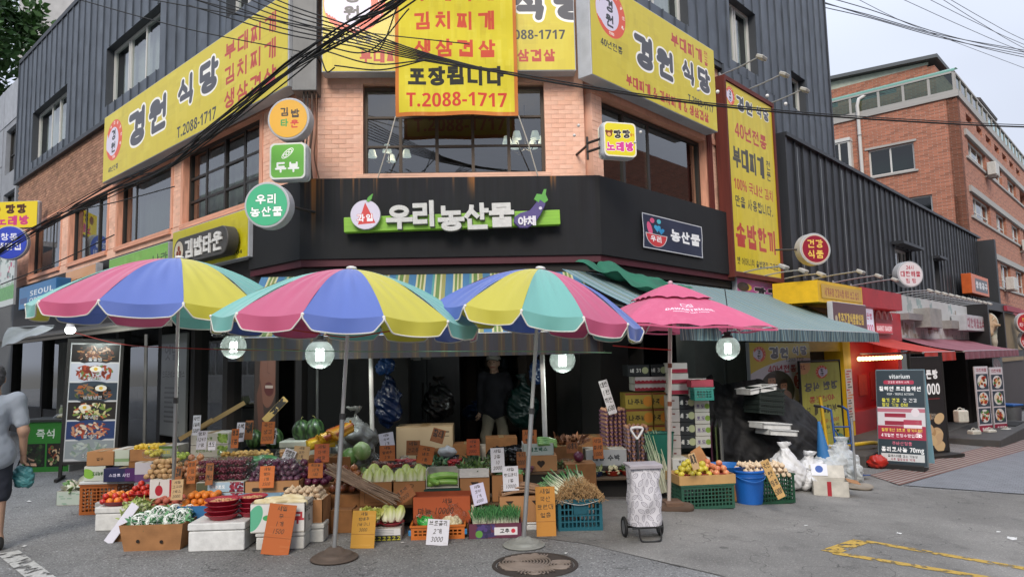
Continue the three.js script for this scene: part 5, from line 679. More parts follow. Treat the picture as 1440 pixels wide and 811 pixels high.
{
const b=G(941,716),top=at(943,399,b.z),t=thing('pink_parasol','faded pink square parasol with a small top tier and printed logo','parasol',b),T=top.clone().sub(b),hs=0.84,H=0.52;
const M=new THREE.Matrix4().makeTranslation(T.x,T.y,T.z).multiply(new THREE.Matrix4().makeRotationZ(-0.04)).multiply(new THREE.Matrix4().makeRotationY(0.12));
const print=canvasTex(512,512,(g)=>{g.fillStyle='#c05578';g.fillRect(0,0,512,512);for(let i=0;i<300;i++){g.fillStyle=`rgba(${R() < 0.5 ? '255,220,230' : '120,40,70'},0.03)`;g.fillRect(R()*512,R()*512,30*R()+4,60*R());}g.strokeStyle='#efd9e0';g.lineWidth=5;g.strokeRect(215,240,64,36);g.beginPath();g.moveTo(240,276);g.lineTo(262,240);g.lineTo(270,276);g.stroke();txt(g,'DAWARTRICHE',250,300,32,{fill:'#efd9e0',align:'center',font:''});txt(g,'PREMIUM SEAT COVER',250,346,14,{fill:'#efd9e0',align:'center'});});
const pm=(m)=>new THREE.MeshPhysicalMaterial({...m,roughness:0.75,side:THREE.DoubleSide,transmission:0.1});
const plain=pm({color:new THREE.Color('#c05578')}),printed=pm({map:print});
for(let k=0;k<4;k++){
const f=(r0,r1,y0,y1,sag)=>grid(12,10,(u,v)=>{const r=r0+(r1-r0)*v,a=(u-0.5)*2;const x=a*r,z=r,y=y0+(y1-y0)*Math.pow(v,1.25)+sag*v*(Math.abs(a)<0.5?Math.abs(Math.sin(a*Math.PI*2)):Math.abs(Math.sin(a*Math.PI*2)))*0.5;return[x,y,z];},(u,v)=>[u,1-v]).rotateY(k*Math.PI/2).applyMatrix4(M);
obj('canopy_panel',f(0.14,hs,-0.12,-H,0.05),k===0?printed:plain,t);
obj('vent_panel',f(0.005,0.36,0.0,-0.19,0.035),plain,t);
obj('valance',grid(20,2,(u,v)=>[(u-0.5)*2*hs,-H-0.02*v+0.01*Math.sin(u*12),hs+0.002]).rotateY(k*Math.PI/2).applyMatrix4(M),plain,t);
for(const[a,z]of[[1,1],[0,1]]){const e=new V3(a*hs,-H+(a?0:0),hs*z),e2=new V3(a*0.02,-0.04,0.02);obj('rib',tube([e2,e2.clone().lerp(e,0.5).add(new V3(0,0.02,0)),e].map((p)=>p.applyAxisAngle(new V3(0,1,0),k*Math.PI/2).add(new V3(0,-0.015,0)).applyMatrix4(M)),0.008,10,5),D('#c9c9c4',0.5,{metalness:0.4}),t);obj('rib_tip',ball(0.02,...e.clone().applyAxisAngle(new V3(0,1,0),k*Math.PI/2).applyMatrix4(M).toArray(),8),D('#e2e0da',0.5),t);}
}
obj('pole',rod([0,0,0],T,0.023,12),W_('#c2b9b4',0.5,{metalness:0.3}),t);obj('finial',ball(0.028,0,0.01,0,10).applyMatrix4(M),D('#c9a2ae',0.5),t);
obj('rusty_band',[0.45,0.62,0.8,0.9].map((k)=>rod(T.clone().multiplyScalar(k),T.clone().multiplyScalar(k+0.02),0.0245,10)),W_('#7a4632',0.9),t).userData.kind='stuff';
const s=thing('stone_weight','rough brown stone weight around the foot of the pink parasol pole','weight',[b.x+0.06,b.y,b.z]);obj('stone',lump(tf(new THREE.SphereGeometry(0.2,20,12),0,0.02,0,0,0,0,[1.1,0.34,0.8]),0.015,22,2),W_('#5c4a3e',0.95),s);obj('strap',rbox(0.2,0.05,0.26,0.01,-0.02,0.07,0),W_('#6b5344',0.9),s);
}
// standing white posts of the awning frame
for(const[u0,v0,u1,v1,z,r,l]of[[521,488,525,640,-8.75,0.03,'white square awning post left of the opening'],[762,490,768,640,-8.75,0.035,'white square awning post right of the opening'],[446,514,446,640,-9.3,0.02,'thin grey post below the second globe lamp'],[205,470,203,640,-9.2,0.02,'thin grey post behind the left parasol pole']]){const a=at(u0,v0,z),b=at(u1,v1,z),t=thing('awning_post',l,'post',[b.x,0,z]);obj('post',triUV(tf(new THREE.CylinderGeometry(r*1.1,r*1.1,a.y,4,1),0,0,0,0,Math.PI/4),1).translate(0,a.y/2,0).applyMatrix4(new THREE.Matrix4().makeShear(0,0,(a.x-b.x)/a.y,0,0,0)),W_(u0===446||u0===205?'#5d5f5f':'#c6c7c4',0.5),t);obj('foot_plate',box(r*4,0.02,r*4,0,0.01,0),W_('#8d8d8a',0.6),t);}
// globe lamps with lit tubes
for(const[u,v,z,r,l]of[[328,487,-8.0,0.135,'round globe lamp half behind a dark bag, first from the left'],[449.5,498,-8.25,0.163,'round globe lamp above the watermelons, second from the left'],[791,506,-8.8,0.158,'round globe lamp half hidden by the awning edge, third from the left'],[1024,489,-8.3,0.137,'round globe lamp before the grey door, under the pink parasol']]){
const q=at(u,v,z),t=thing('globe_lamp',l,'lamp',q,0,undefined);
obj('globe',ball(r,0,0,0,28),new THREE.MeshPhysicalMaterial({color:0xccd3cf,roughness:0.25,transmission:0.75,thickness:0,ior:1.3,emissive:0xcfdbd5,emissiveIntensity:0.2}),t);
obj('socket',[cyl(0.03,0.045,0.07,0,r+0.015,0,14),cyl(r*0.5,r*0.42,0.03,0,r*0.93,0,20)],D('#2b2b29',0.6),t);obj('flex',tube([[0,r+0.04,0],[0.01,r+0.3,0.02],[0,r+0.55,0]],0.006,10,5),CAB,t);
const tb=new THREE.MeshStandardMaterial({color:0xffffff,emissive:0xf6fffb,emissiveIntensity:7});for(const dx of[-1,0,1])obj('lit_tube',tf(new THREE.CapsuleGeometry(r*0.085,r*0.72,4,10),dx*r*0.2,-r*0.05,dx?0:r*0.12),tb,t);
const p=new THREE.PointLight(0xf2fffa,0.5);p.position.set(0,-r-0.14,0.02);p.castShadow=true;p.shadow.radius=3;p.name='globe_light';t.add(p);
}
// LED bulb and small tarp at the far left, beams of the left lean-to
{const q=at(98,464,-10.4),t=thing('led_bulb','bright LED bulb under the far left awning','lamp',q);obj('bulb',ball(0.07,0,0,0,14,[1,0.8,1]),new THREE.MeshStandardMaterial({color:0xffffff,emissive:0xf4fff8,emissiveIntensity:2.5}),t);obj('cap',cyl(0.06,0.03,0.1,0,0.09,0,12),D('#ddd',0.5),t);const p=new THREE.PointLight(0xf2fff8,1.0);p.position.set(0,-0.1,0.02);p.castShadow=true;p.name='bulb_light';t.add(p);}
{const t=thing('lean_to_roof','grey sheet lean-to roof along the left shops','canopy');obj('sheet',inF(FL,grid(40,4,(u,v)=>[-15.5+14.5*u,2.62-0.35*v,0.02+1.5*v])),D('#4a4947',0.7,ds),t);obj('beam',inF(FL,bx(-15.5,-1,2.2,2.3,1.42,1.5)),W_('#75716c',0.7),t);for(const s of[-12,-9,-6,-3])obj('rafter',inF(FL,rod([s,2.55,0.1],[s,2.22,1.44],0.025)),D('#5c5a57',0.7),t);}
{const a=at(10,462,-11.6),b=at(76,458,-11.2),t=thing('small_tarp','pale grey tarp flap hanging at the far left','tarp',a);obj('sheet',grid(16,10,(u,v)=>[(b.x-a.x)*u*(1-0.15*v),(b.y-a.y)*u-0.3*v*(1-0.6*u)+0.02*Math.sin(u*11),(b.z-a.z)*u+0.15*v+0.03*Math.sin(u*9+v*4)]),D('#a9b0b0',0.7,ds),t);obj('hem',tube([[0,0,0.0],[(b.x-a.x)*0.5,(b.y-a.y)*0.5+0.01,(b.z-a.z)*0.5],[b.x-a.x,b.y-a.y,b.z-a.z]],0.015,10,5),D('#7c8080',0.6),t);}
// ropes between poles
function rope(pts,r,color,label){return tag(obj('rope',tube(W3(pts),r,60,5),D(color,0.8)),label,'rope');}
rope([[105,468,-9.6],[165,483,-8.6],[246,489,-7.35],[340,492,-7.4],[420,492,-7.2]],0.005,'#a83a2e','red string running left of the middle parasol pole');
rope([[380,459,-6.7],[440,468,-6.6],[492,474,-6.5],[545,466,-6.6],[600,462,-7]],0.006,'#b8402f','red string sagging over the middle parasol pole under its canopy');
rope([[300,490,-7.5],[487,494,-6.45],[620,494,-7.5],[752,494,-6.65],[860,496,-8]],0.004,'#7fb58a','pale green string stretched between the two parasol poles');
rope([[862,486,-8],[910,490,-7.9],[944,492,-7.85]],0.007,'#b5382e','red cord tied to the pink parasol pole');
// shopfront details on the left
{const t=wallThing(FL,-1.05,1.28,0.06,'beauty_poster','tall poster of a laughing face beside the shop opening','poster');obj('panel',bx(-0.32,0.32,-0.95,0.95,-0.04,0),M_DARK,t);obj('print',plane(0.6,1.86,0,0,0.003),faceMat(canvasTex(200,620,(g)=>{const q=g.createLinearGradient(0,0,200,0);g.fillStyle='#33271f';g.fillRect(0,0,200,620);g.fillStyle='#6d4a3c';g.beginPath();g.ellipse(140,200,90,190,0.1,0,7);g.fill();g.fillStyle='#573a2e';g.beginPath();g.moveTo(20,330);g.lineTo(60,250);g.lineTo(95,420);g.lineTo(150,620);g.lineTo(60,620);g.closePath();g.fill();g.fillStyle='#4d1f1c';g.beginPath();g.ellipse(140,300,46,34,0.1,0,7);g.fill();g.fillStyle='#a59c92';g.fillRect(104,282,74,14);g.strokeStyle='#5a3a2e';g.lineWidth=5;g.beginPath();g.arc(90,120,26,3.6,6);g.stroke();g.beginPath();g.arc(170,116,26,3.4,5.9);g.stroke();g.beginPath();g.moveTo(132,120);g.lineTo(122,220);g.lineTo(150,226);g.stroke();})),t);}
{const t=wallThing(FL,-4.3,1.35,0.05,'door_lettering','dark vinyl letters on a pale glass panel of the left shop','lettering');obj('panel',bx(-0.55,0.55,-0.9,0.9,-0.03,0),D('#6f716e',0.5),t);obj('print',plane(1.06,1.76,0,0,0.003),faceMat(canvasTex(256,420,(g)=>{g.fillStyle='#7d7f7b';g.fillRect(0,0,256,420);txt(g,'옛날',30,40,70,{fill:'#2a2724'});txt(g,'오므라이스 돈까스',128,150,34,{fill:'#2a2724',align:'center',fit:230});for(let i=0;i<8;i++){g.fillStyle='#44413d';g.fillRect(40,220+i*20,80+R()*90,8);}}),0.3),t);}

// ================================================================ STALL: kit
const X=(u,z,v=620)=>at(u,v,z).x,Yv=(v,z,u=600)=>at(u,v,z).y;
const cardT=dataTex(256,(u,v)=>{const a=fbm(u*6,v*6,6,5,61),l=0.5+0.5*Math.sin(v*256*0.8),s=hash(u*256|0,v*256|0,3);const k=0.86+0.2*(a-0.5)+0.02*l+0.05*(s-0.5);return[k,k*0.985,k*0.96];});
const CARD=mat('#b08055',0.9,{map:cardT,side:THREE.DoubleSide}),CARD2=mat('#96693f',0.9,{map:cardT,side:THREE.DoubleSide}),CARDW=mat('#cfcdc6',0.85,{map:cardT,side:THREE.DoubleSide}),CARDO=mat('#a04a28',0.85,{map:cardT,side:THREE.DoubleSide});
const FOAM=D('#d9dad8',0.75,{bumpMap:fineBump,bumpScale:0.0012}),PLAST=(c)=>D(c,0.42);
// one sheet of hand lettering, shared by all price cards and box prints
const ATL=[];function cell(w,h){let a=ATL[ATL.length-1];if(!a||(a.x+w>1024&&a.y+a.rh+h>1024)){const c=document.createElement('canvas');c.width=c.height=1024;a={c,g:c.getContext('2d'),x:0,y:0,rh:0};const t=new THREE.CanvasTexture(c);t.colorSpace=THREE.SRGBColorSpace;a.m=new THREE.MeshStandardMaterial({map:t,roughness:0.8});ATL.push(a);}if(a.x+w>1024){a.x=0;a.y+=a.rh;a.rh=0;}const r={a,x:a.x,y:a.y,w,h};a.x+=w;a.rh=Math.max(a.rh,h);return r;}
function print(w,h,pxm,draw){const cw=Math.min(400,Math.round(w*pxm)),ch=Math.min(400,Math.round(h*pxm)),c=cell(cw,ch),g=c.a.g;g.save();g.beginPath();g.rect(c.x,c.y,cw,ch);g.clip();g.translate(c.x,c.y);draw(g,cw,ch);g.restore();const e=0.6/1024;return{uv:[c.x/1024+e,1-(c.y+ch)/1024+e,(c.x+cw)/1024-e,1-c.y/1024-e],m:c.a.m};}
const ORG='#a8602e',AMB='#bb8233',WHT='#c9c9d0',TAN='#b3966e',BRN='#8a552f';
function card(u0,u1,v0,v1,z,color,lines,label,o={}){
const b=at((u0+u1)/2,v1,z),w=o.w||(u1-u0)/F*-z,h=(o.h||(v1-v0)/F*-z)*1.0;if(o.ground)b.y=gy(b.x)+0.002;
const t=thing('price_card',label,'price card',b,o.turn??(R()-0.5)*0.3),pr=print(w,h,420,(g,W,H)=>{
g.fillStyle=color;g.fillRect(0,0,W,H);for(let i=0;i<30;i++){g.fillStyle=`rgba(${R() < 0.5 ? '60,40,20' : '255,240,220'},0.05)`;g.fillRect(R()*W,R()*H,R()*W*0.5,R()*6);}
if(o.fold){g.fillStyle='rgba(80,40,10,0.5)';g.fillRect(0,H*o.fold,W,2);}const hh=H*(o.fold||1);lines.forEach((s,i)=>txt(g,s,W/2,hh*(0.06+i*0.92/lines.length),hh*0.62/lines.length,{fill:o.ink||'#2a2622',align:'center',w:0.085,cap:'round',fit:W*0.86,skew:-0.05,font:'',hand:1}));});
const tl=o.tilt??-0.18,M=new THREE.Matrix4().makeRotationX(tl).multiply(new THREE.Matrix4().makeRotationZ(o.roll||0));
obj('board',tf(box(w,h,0.005),0,h/2,0).applyMatrix4(M),D(color,0.85),t);obj('writing',plane(w-0.004,h-0.004,0,h/2,0.0035,0,0,0,pr.uv).applyMatrix4(M),pr.m,t);
return t;
}
// open carton, front left bottom corner on the tier
function walls(w,h,d,th=0.008,flare=0){const k=flare;const quad=(a,b,c,e)=>{const g=new THREE.BufferGeometry(),n=new V3().subVectors(b,a).cross(new V3().subVectors(e,a)).normalize().multiplyScalar(-th),q=[a,b,c,e].map((p)=>p.clone().add(n));const p=[],f=(m,r,s,u)=>p.push(...[m,r,s,m,s,u].flatMap((z)=>z.toArray()));f(a,b,c,e);f(q[3],q[2],q[1],q[0]);f(e,c,q[2],q[3]);f(a,e,q[3],q[0]);f(c,b,q[1],q[2]);g.setAttribute('position',new THREE.Float32BufferAttribute(p,3));g.computeVertexNormals();return g;};
const x=w/2,X2=x+k,z=d/2,Z2=z+k,v=(a,b,c)=>new V3(a,b,c);
return[quad(v(-x,0,z),v(x,0,z),v(X2,h,Z2),v(-X2,h,Z2)),quad(v(x,0,-z),v(-x,0,-z),v(-X2,h,-Z2),v(X2,h,-Z2)),quad(v(x,0,z),v(x,0,-z),v(X2,h,-Z2),v(X2,h,Z2)),quad(v(-x,0,-z),v(-x,0,z),v(-X2,h,Z2),v(-X2,h,-Z2))].map((g)=>triUV(g,2));}
function carton(x,y,z,w,h,d,label,o={}){
const t=thing(o.name||'carton',label,o.cat||'box',[x,y,z-d/2],o.turn||0),m=o.m||CARD;
if(o.closed){obj('box',triUV(rbox(w,h,d,0.006,0,h/2,0),2),m,t);if(o.tape!==false)obj('tape',box(w*0.16,0.002,d+0.004,0,h+0.001,0),D('#a58a63',0.4),t);}
else{
const ws=walls(w,h,d,0.007,o.flare||0);for(const[i,g]of ws.entries())if(!o.noFront||i)obj('side_panel',g,m,t);obj('bottom',triUV(box(w-0.016,0.008,d-0.016,0,0.006,0),2),m,t);
if(o.flaps)for(const[sx,r]of[[0,1],[1,1],[2,1],[3,1]].slice(0,o.flaps)){const long=sx<2,fl=long?w:d,a=o.flapA??0.5;const g=tf(triUV(box(fl,0.006,d*0.38,0,0,d*0.19),2),0,0,0,a+(R()-0.5)*0.4);tf(g,0,h,d/2-0.004);if(!long){}obj('flap',long?(sx?g.rotateY(Math.PI):g):tf(tf(triUV(box(d,0.006,w*0.25,0,0,w*0.125),2),0,0,0,0.6),0,h,w/2).rotateY(sx===2?Math.PI/2:-Math.PI/2),m,t);}
if(o.holes)obj('hand_hole',[tf(new THREE.CapsuleGeometry(0.016,0.05,3,8),0,h*0.68,d/2+0.001+(o.flare||0)*0.68,0,0,Math.PI/2,[1,1,0.08])],D('#2b2119',0.9),t);
}
if(o.print){const pr=print(w*0.98,h*0.94,o.px||360,o.print),g=plane(w*0.98,h*0.94,0,0,0,0,0,0,pr.uv);obj('print',o.flare?tf(g,0,h/2,d/2+0.002+o.flare/2,Math.atan2(o.flare,h)):tf(g,0,h/2,d/2+0.0025),pr.m,t);}
if(o.side){const pr=print(d*0.98,h*0.94,o.px||300,o.side);obj('print',plane(d*0.98,h*0.94,w/2+0.0025,h/2,0,0,Math.PI/2,0,pr.uv),pr.m,t);}
return t;
}
function foam(x,y,z,w,h,d,label,o={}){const t=thing('foam_box',label,'box',[x,y,z-d/2],o.turn||0),m=o.m||FOAM;obj('box',triUV(rbox(w,h*0.72,d,0.015,0,h*0.36,0,0,0,0,2),3),m,t);obj('lid',triUV(rbox(w+0.012,h*0.27,d+0.012,0.014,0,h*0.87,0,0,0,0,2),3),m,t);if(o.ribs)obj('rib',[...Array(5)].map((_,i)=>rbox(0.02,h*0.66,0.012,0.004,-w*0.4+i*w*0.2,h*0.36,d/2+0.002)),m,t).userData.kind='stuff';return t;}
function crate(x,y,z,w,h,d,color,label,o={}){
const t=thing('plastic_crate',label,'crate',[x,y,z-d/2],o.turn||0),m=PLAST(color),side=(L,nc,nr)=>{const hs=[],cw=(L-0.05)/nc,rh=(h-0.07)/nr;for(let i=0;i<nc;i++)for(let j=0;j<nr;j++){const a=-L/2+0.025+i*cw+0.006,b=0.03+j*rh+0.006;hs.push([[a,b],[a,b+rh-0.012],[a+cw-0.012,b+rh-0.012],[a+cw-0.012,b]]);}return extr([[-L/2,0],[L/2,0],[L/2,h],[-L/2,h]],0.008,0,hs);};
const nc=Math.max(3,Math.round(w/0.045)),nd=Math.max(3,Math.round(d/0.045)),nr=o.rows||Math.max(2,Math.round(h/0.05));
obj('side_panel',tf(side(w,nc,nr),0,0,d/2-0.008),m,t);obj('side_panel',tf(side(w,nc,nr),0,0,-d/2),m,t);obj('side_panel',tf(side(d-0.016,nd,nr),w/2,0,0,0,-Math.PI/2),m,t);obj('side_panel',tf(side(d-0.016,nd,nr),-w/2+0.008,0,0,0,-Math.PI/2),m,t);
obj('bottom',box(w-0.02,0.008,d-0.02,0,0.012,0),m,t);obj('rim',[box(w+0.02,0.018,0.014,0,h-0.009,d/2+0.004),box(w+0.02,0.018,0.014,0,h-0.009,-d/2-0.004),box(0.014,0.017,d-0.006,w/2+0.003,h-0.009,0),box(0.014,0.017,d-0.006,-w/2-0.003,h-0.009,0)],m,t);
return t;
}
function bowl(pos,r,h,color,label,group){const t=thing('bowl',label,'bowl',pos,0,group);obj('bowl',lathe([[0,0.004],[r*0.62,0],[r*0.7,0.006],[r,h],[r*1.05,h+0.003],[r*1.04,h-0.004],[r*0.97,h-0.004],[r*0.68,0.012],[0,0.012]],26),PLAST(color),t);return t;}
// produce prototypes: one mesh each, coloured by where its skin changes
const VC=(rough=0.5,o={})=>mat('#ffffff',rough,{vertexColors:true,...o});
const C3=(hex)=>new THREE.Color(hex).toArray(),mix=(a,b,k)=>a.map((x,i)=>x+(b[i]-x)*Math.max(0,Math.min(1,k)));
function fruitGeo(r,base,tipc,o={}){const g=lathe([[0,0.08],...[...Array(11)].map((_,i)=>{const a=-1.35+i/10*2.7;return[Math.cos(a)*(o.wide||1),Math.sin(a)*(o.tall||0.92)];}),[0,(o.tall||0.92)-(o.dimple??0.12)]].map(([a,b],i,l)=>[Math.max(0,a),i===0?-(o.tall||0.92)+0.05:b]),16);g.scale(r,r,r);const A=C3(base),B=C3(tipc);return tint(g,(p)=>mix(A,B,0.5+0.5*Math.sin(p.x/r*2.1+p.y/r*1.7+1.2)*0.8+(Math.abs(p.y)>r*0.8?0.4:0)));}
const onionGeo=(r,a,b)=>{const g=lathe([[0,-0.86],[0.2,-0.84],[0.6,-0.66],[0.92,-0.2],[0.95,0.15],[0.7,0.62],[0.28,0.86],[0.1,1.05],[0.05,1.25],[0,1.26]],16);g.scale(r,r,r);const A=C3(a),B=C3(b);return tint(g,(p)=>mix(A,B,0.35+0.4*Math.sin(Math.atan2(p.z,p.x)*7)+(p.y>r*0.7?0.5:0)));};
const garlicGeo=(r)=>{const g=lathe([[0,-0.6],[0.3,-0.62],[0.8,-0.4],[1,0],[0.8,0.45],[0.35,0.8],[0.16,1.2],[0,1.22]],18);const p=g.attributes.position;for(let i=0;i<p.count;i++){const a=Math.atan2(p.getZ(i),p.getX(i)),k=1-0.1*Math.abs(Math.sin(a*3));p.setX(i,p.getX(i)*k);p.setZ(i,p.getZ(i)*k);}g.computeVertexNormals();g.scale(r,r,r);return tint(g,(q)=>mix(C3('#d6c3a6'),C3('#a98a6c'),q.y<-r*0.4?0.9:0.3+0.3*Math.sin(Math.atan2(q.z,q.x)*9)));};
const potatoGeo=(r,c,s)=>tint(lump(tf(new THREE.SphereGeometry(r,12,9),0,0,0,0,0,0,[1.2,0.85,0.95]),r*0.1,2.2/r,s),(p)=>mix(C3(c),C3('#7d5f42'),0.25+0.3*Math.sin(p.x/r*4+p.z/r*5)));
const napaGeo=(s,green=0.5)=>{const g=grid(26,14,(u,v)=>{const a=u*Math.PI*2,prof=Math.pow(Math.sin(Math.PI*Math.min(0.96,v*0.9+0.06)),0.6),cr=1+(0.05+0.1*v)*Math.sin(a*7+v*4+s)+0.05*v*Math.sin(a*17+v*13);return[Math.cos(a)*0.075*prof*cr,v*0.24,Math.sin(a)*0.07*prof*cr];});return tint(g,(p)=>{const v=p.y/0.24,a=Math.atan2(p.z,p.x),vein=0.5+0.5*Math.sin(a*7+s);return mix(C3('#dfe0c4'),mix(C3('#c3c868'),C3('#93a94a'),green),v*1.5-vein*0.5);});};
const pepperGeo=(r,c)=>tint(tf(new THREE.CapsuleGeometry(r,r*5,4,8),0,0,0,0,0,1.4),()=>C3(c));
function tubeVeg(L,r,bend,c0,c1){const g=tube([[-L/2,0,0],[-L*0.2,bend,0],[L*0.2,bend,0],[L/2,0,0]],r,14,9);const a=ball(r*0.98,-L/2,0,0,9),b=ball(r*0.98,L/2,0,0,9);return tint(merge([g,a,b]),(p)=>mix(C3(c0),C3(c1),0.5+0.5*Math.sin(p.x*40+p.y*160+p.z*160)));}
function leafy(n,w,d,h,cols,o={}){
const gs=[];for(let i=0;i<n;i++){const L=(o.L||0.12)*(0.7+0.6*R()),W=L*(o.asp||0.35),c0=C3(pick(cols)),c1=C3(o.base||'#b9c08e'),bend=0.3+R()*0.9;const g=grid(3,5,(u,v)=>{const k=Math.sin(Math.PI*Math.min(1,v*0.85+0.12)),x=(u-0.5)*W*k;return[x,L*v*Math.cos(bend*v*0.7),L*v*Math.sin(bend*v)+0.12*W*Math.cos(u*9+i)+Math.abs(x)*0.35];});tint(g,(p)=>mix(c1,c0,p.y/L*2.2));gs.push(tf(g,(R()-0.5)*w,R()*h,(R()-0.5)*d,(R()-0.5)*(o.spread||1.6)+(o.lean||0),R()*6.28,(R()-0.5)*(o.spread||1.6)));}return merge(gs);
}
const LEAFM=VC(0.6,{side:THREE.DoubleSide,transmission:0.12});
const PROTO={};
function produce(name,geos,m,label,cat,group,spots){
const key=name+group;spots.forEach(([x,y,z,s=1,rx,ry,rz],i)=>{const k=i%geos.length;let o;PROTO[key+k]?(o=PROTO[key+k].clone(),o.name=numbered(name),scene.add(o)):(o=PROTO[key+k]=obj(name,geos[k],m));tag(o,label,cat,group);o.position.set(x,y,z);o.rotation.set(rx??(R()-0.5)*1.2,ry??R()*6.28,rz??(R()-0.5)*1.2);o.scale.setScalar(s*(0.92+0.16*R()));});
}
function heap(x,y,z,w,d,r,layers,squeeze=0.92){
const out=[];for(let l=0;l<layers;l++){const W=w-l*r*1.5,Dp=d-l*r*1.5,nx=Math.max(1,Math.floor(W/(r*2*squeeze))),nz=Math.max(1,Math.floor(Dp/(r*2*squeeze)));if(W<r||Dp<r)break;for(let i=0;i<nx;i++)for(let j=0;j<nz;j++)out.push([x+(nx>1?(i/(nx-1)-0.5)*(W-2*r):0)+(R()-0.5)*r*0.35,y+r*0.85+l*r*1.45+(R()-0.5)*r*0.2,z+(nz>1?(j/(nz-1)-0.5)*(Dp-2*r):0)+(R()-0.5)*r*0.35]);}return out;
}
const CLEAR=new THREE.MeshPhysicalMaterial({color:0xf4f6f6,roughness:0.18,transmission:1,thickness:0,ior:1.3,side:THREE.DoubleSide});
const CLOUDY=new THREE.MeshPhysicalMaterial({color:0xd8dcdc,roughness:0.4,transmission:0.45,thickness:0,ior:1.4,side:THREE.DoubleSide});
function bagGeo(w,h,d,seed,knot=true){const g=grid(56,40,(u,v)=>{const a=u*Math.PI*2,sm=(e0,e1,x)=>{const t=Math.max(0,Math.min(1,(x-e0)/(e1-e0)));return t*t*(3-2*t);},q=knot?(0.55+0.45*sm(0,0.25,v))*(1-0.86*sm(0.5,0.9,v))*Math.min(1,v*14)+0.22*sm(0.9,1,v):Math.sqrt(Math.max(0,1-(v*2-1)**4));return[Math.cos(a)*w/2*Math.max(0.03,q),v*h,Math.sin(a)*d/2*Math.max(0.03,q)];});return crumple(crumple(g,Math.min(w,h)*0.2,2.6/Math.min(w,h),seed),Math.min(w,h)*0.06,7/Math.min(w,h),seed+5);}

// ================================================================ STALL: goods
const ink=(g,s,x,y,h,c,o={})=>txt(g,s,x,y,h,{fill:c,align:'center',w:0.15,...o});
// plinth of the shop and the stepped stands the goods lie on
{const t=thing('shop_platform','low dark platform along the shop front carrying the back rows','platform',[0,0,0]);obj('deck',triUV(bx(-2.9,2.05,0.3,0.34,-10.2,-8.78),1),D('#3b3733',0.85),t);obj('front_board',triUV(bx(-2.88,2.03,-0.1,0.3,-8.84,-8.8),1),D('#2a2826',0.8),t);obj('end_board',triUV(bx(1.99,2.02,-0.1,0.3,-10.2,-8.85),1),D('#2a2826',0.8),t);}
function stand(x0,x1,y,z0,z1,label){const t=thing('display_stand',label,'stand',[(x0+x1)/2,0,(z0+z1)/2]),w=x1-x0,d=z1-z0;for(let i=0;i<4;i++)obj('top_board',triUV(box(w,0.02,d/4-0.008,0,y-0.012,-d/2+d/8+i*d/4),1),W_('#6b5641',0.9),t);for(const[a,b]of[[-1,-1],[1,-1],[-1,1],[1,1]])obj('leg',box(0.04,y-0.022,0.04,a*(w/2-0.03),(y-0.022)/2,b*(d/2-0.03)),W_('#54432f',0.9),t);obj('skirt',box(w-0.08,y*0.7,0.01,0,y*0.6,d/2-0.02),D('#2c2925',0.9),t);}
stand(-1.85,0.95,0.22,-7.98,-7.42,'low wooden display stand under the middle cabbage cartons');
stand(-1.9,1.05,0.42,-8.52,-8.0,'middle wooden display stand under the bagged vegetables');
stand(-3.1,-1.95,0.3,-8.0,-7.42,'low wooden display stand under the grapes and onions');
stand(-3.5,-1.95,0.5,-8.75,-8.04,'high wooden display stand under the boxed fruit on the left');
// ---------- front row, left to right
{const z=-6.86,x=X(217,z),c=carton(x,0,z,0.5,0.235,0.42,'big flared brown carton full of netted greens, nearest on the left',{flare:0.035,m:CARD});
for(const[px,py]of[[-0.12,0.09],[0.09,0.08]])obj('vent_hole',tf(new THREE.CircleGeometry(0.016,12),px,py,0.21+0.018+0.002,-0.1),D('#241b14',0.9),c);obj('vent_hole',tf(new THREE.CircleGeometry(0.024,12),0.25+0.024,0.15,0.06,0,Math.PI/2,0,[1,0.8,1]),D('#241b14',0.9),c);obj('vent_hole',tf(new THREE.CircleGeometry(0.018,12),0.25+0.015,0.08,-0.06,0,Math.PI/2),D('#241b14',0.9),c);
const geos=[0,1,2].map(()=>merge([leafy(110,0.1,0.09,0.03,['#5a9468','#79b082','#4a8458'],{L:0.07,base:'#b5d0b0',spread:2.6}),...[...Array(26)].map(()=>{const a=R()*6.28,b=R()*3;return tint(tf(new THREE.TorusGeometry(0.072,0.0026,4,18),0,0.03,0,b,a,R()),()=>C3('#f0f5f0'));})]));
produce('netted_greens',geos,LEAFM,'bundle of dark greens in white netting in the big front carton','greens','netted greens in the front carton',[[-0.17,0.2,0.1],[-0.03,0.2,0.12],[0.12,0.2,0.1],[-0.15,0.21,-0.03],[0.0,0.23,-0.02],[0.16,0.22,-0.02],[-0.1,0.22,-0.14],[0.06,0.24,-0.14],[0.2,0.24,-0.13],[-0.2,0.19,0.04],[0.21,0.22,0.08]].map(([a,b,e])=>[x+a,b,z-0.21+e,1.05,0,R()*6,0]));}
{const z=-6.75,x=X(306,z);foam(x,0,z,0.5,0.25,0.36,'large white foam box with stacks of red bowls on top');}
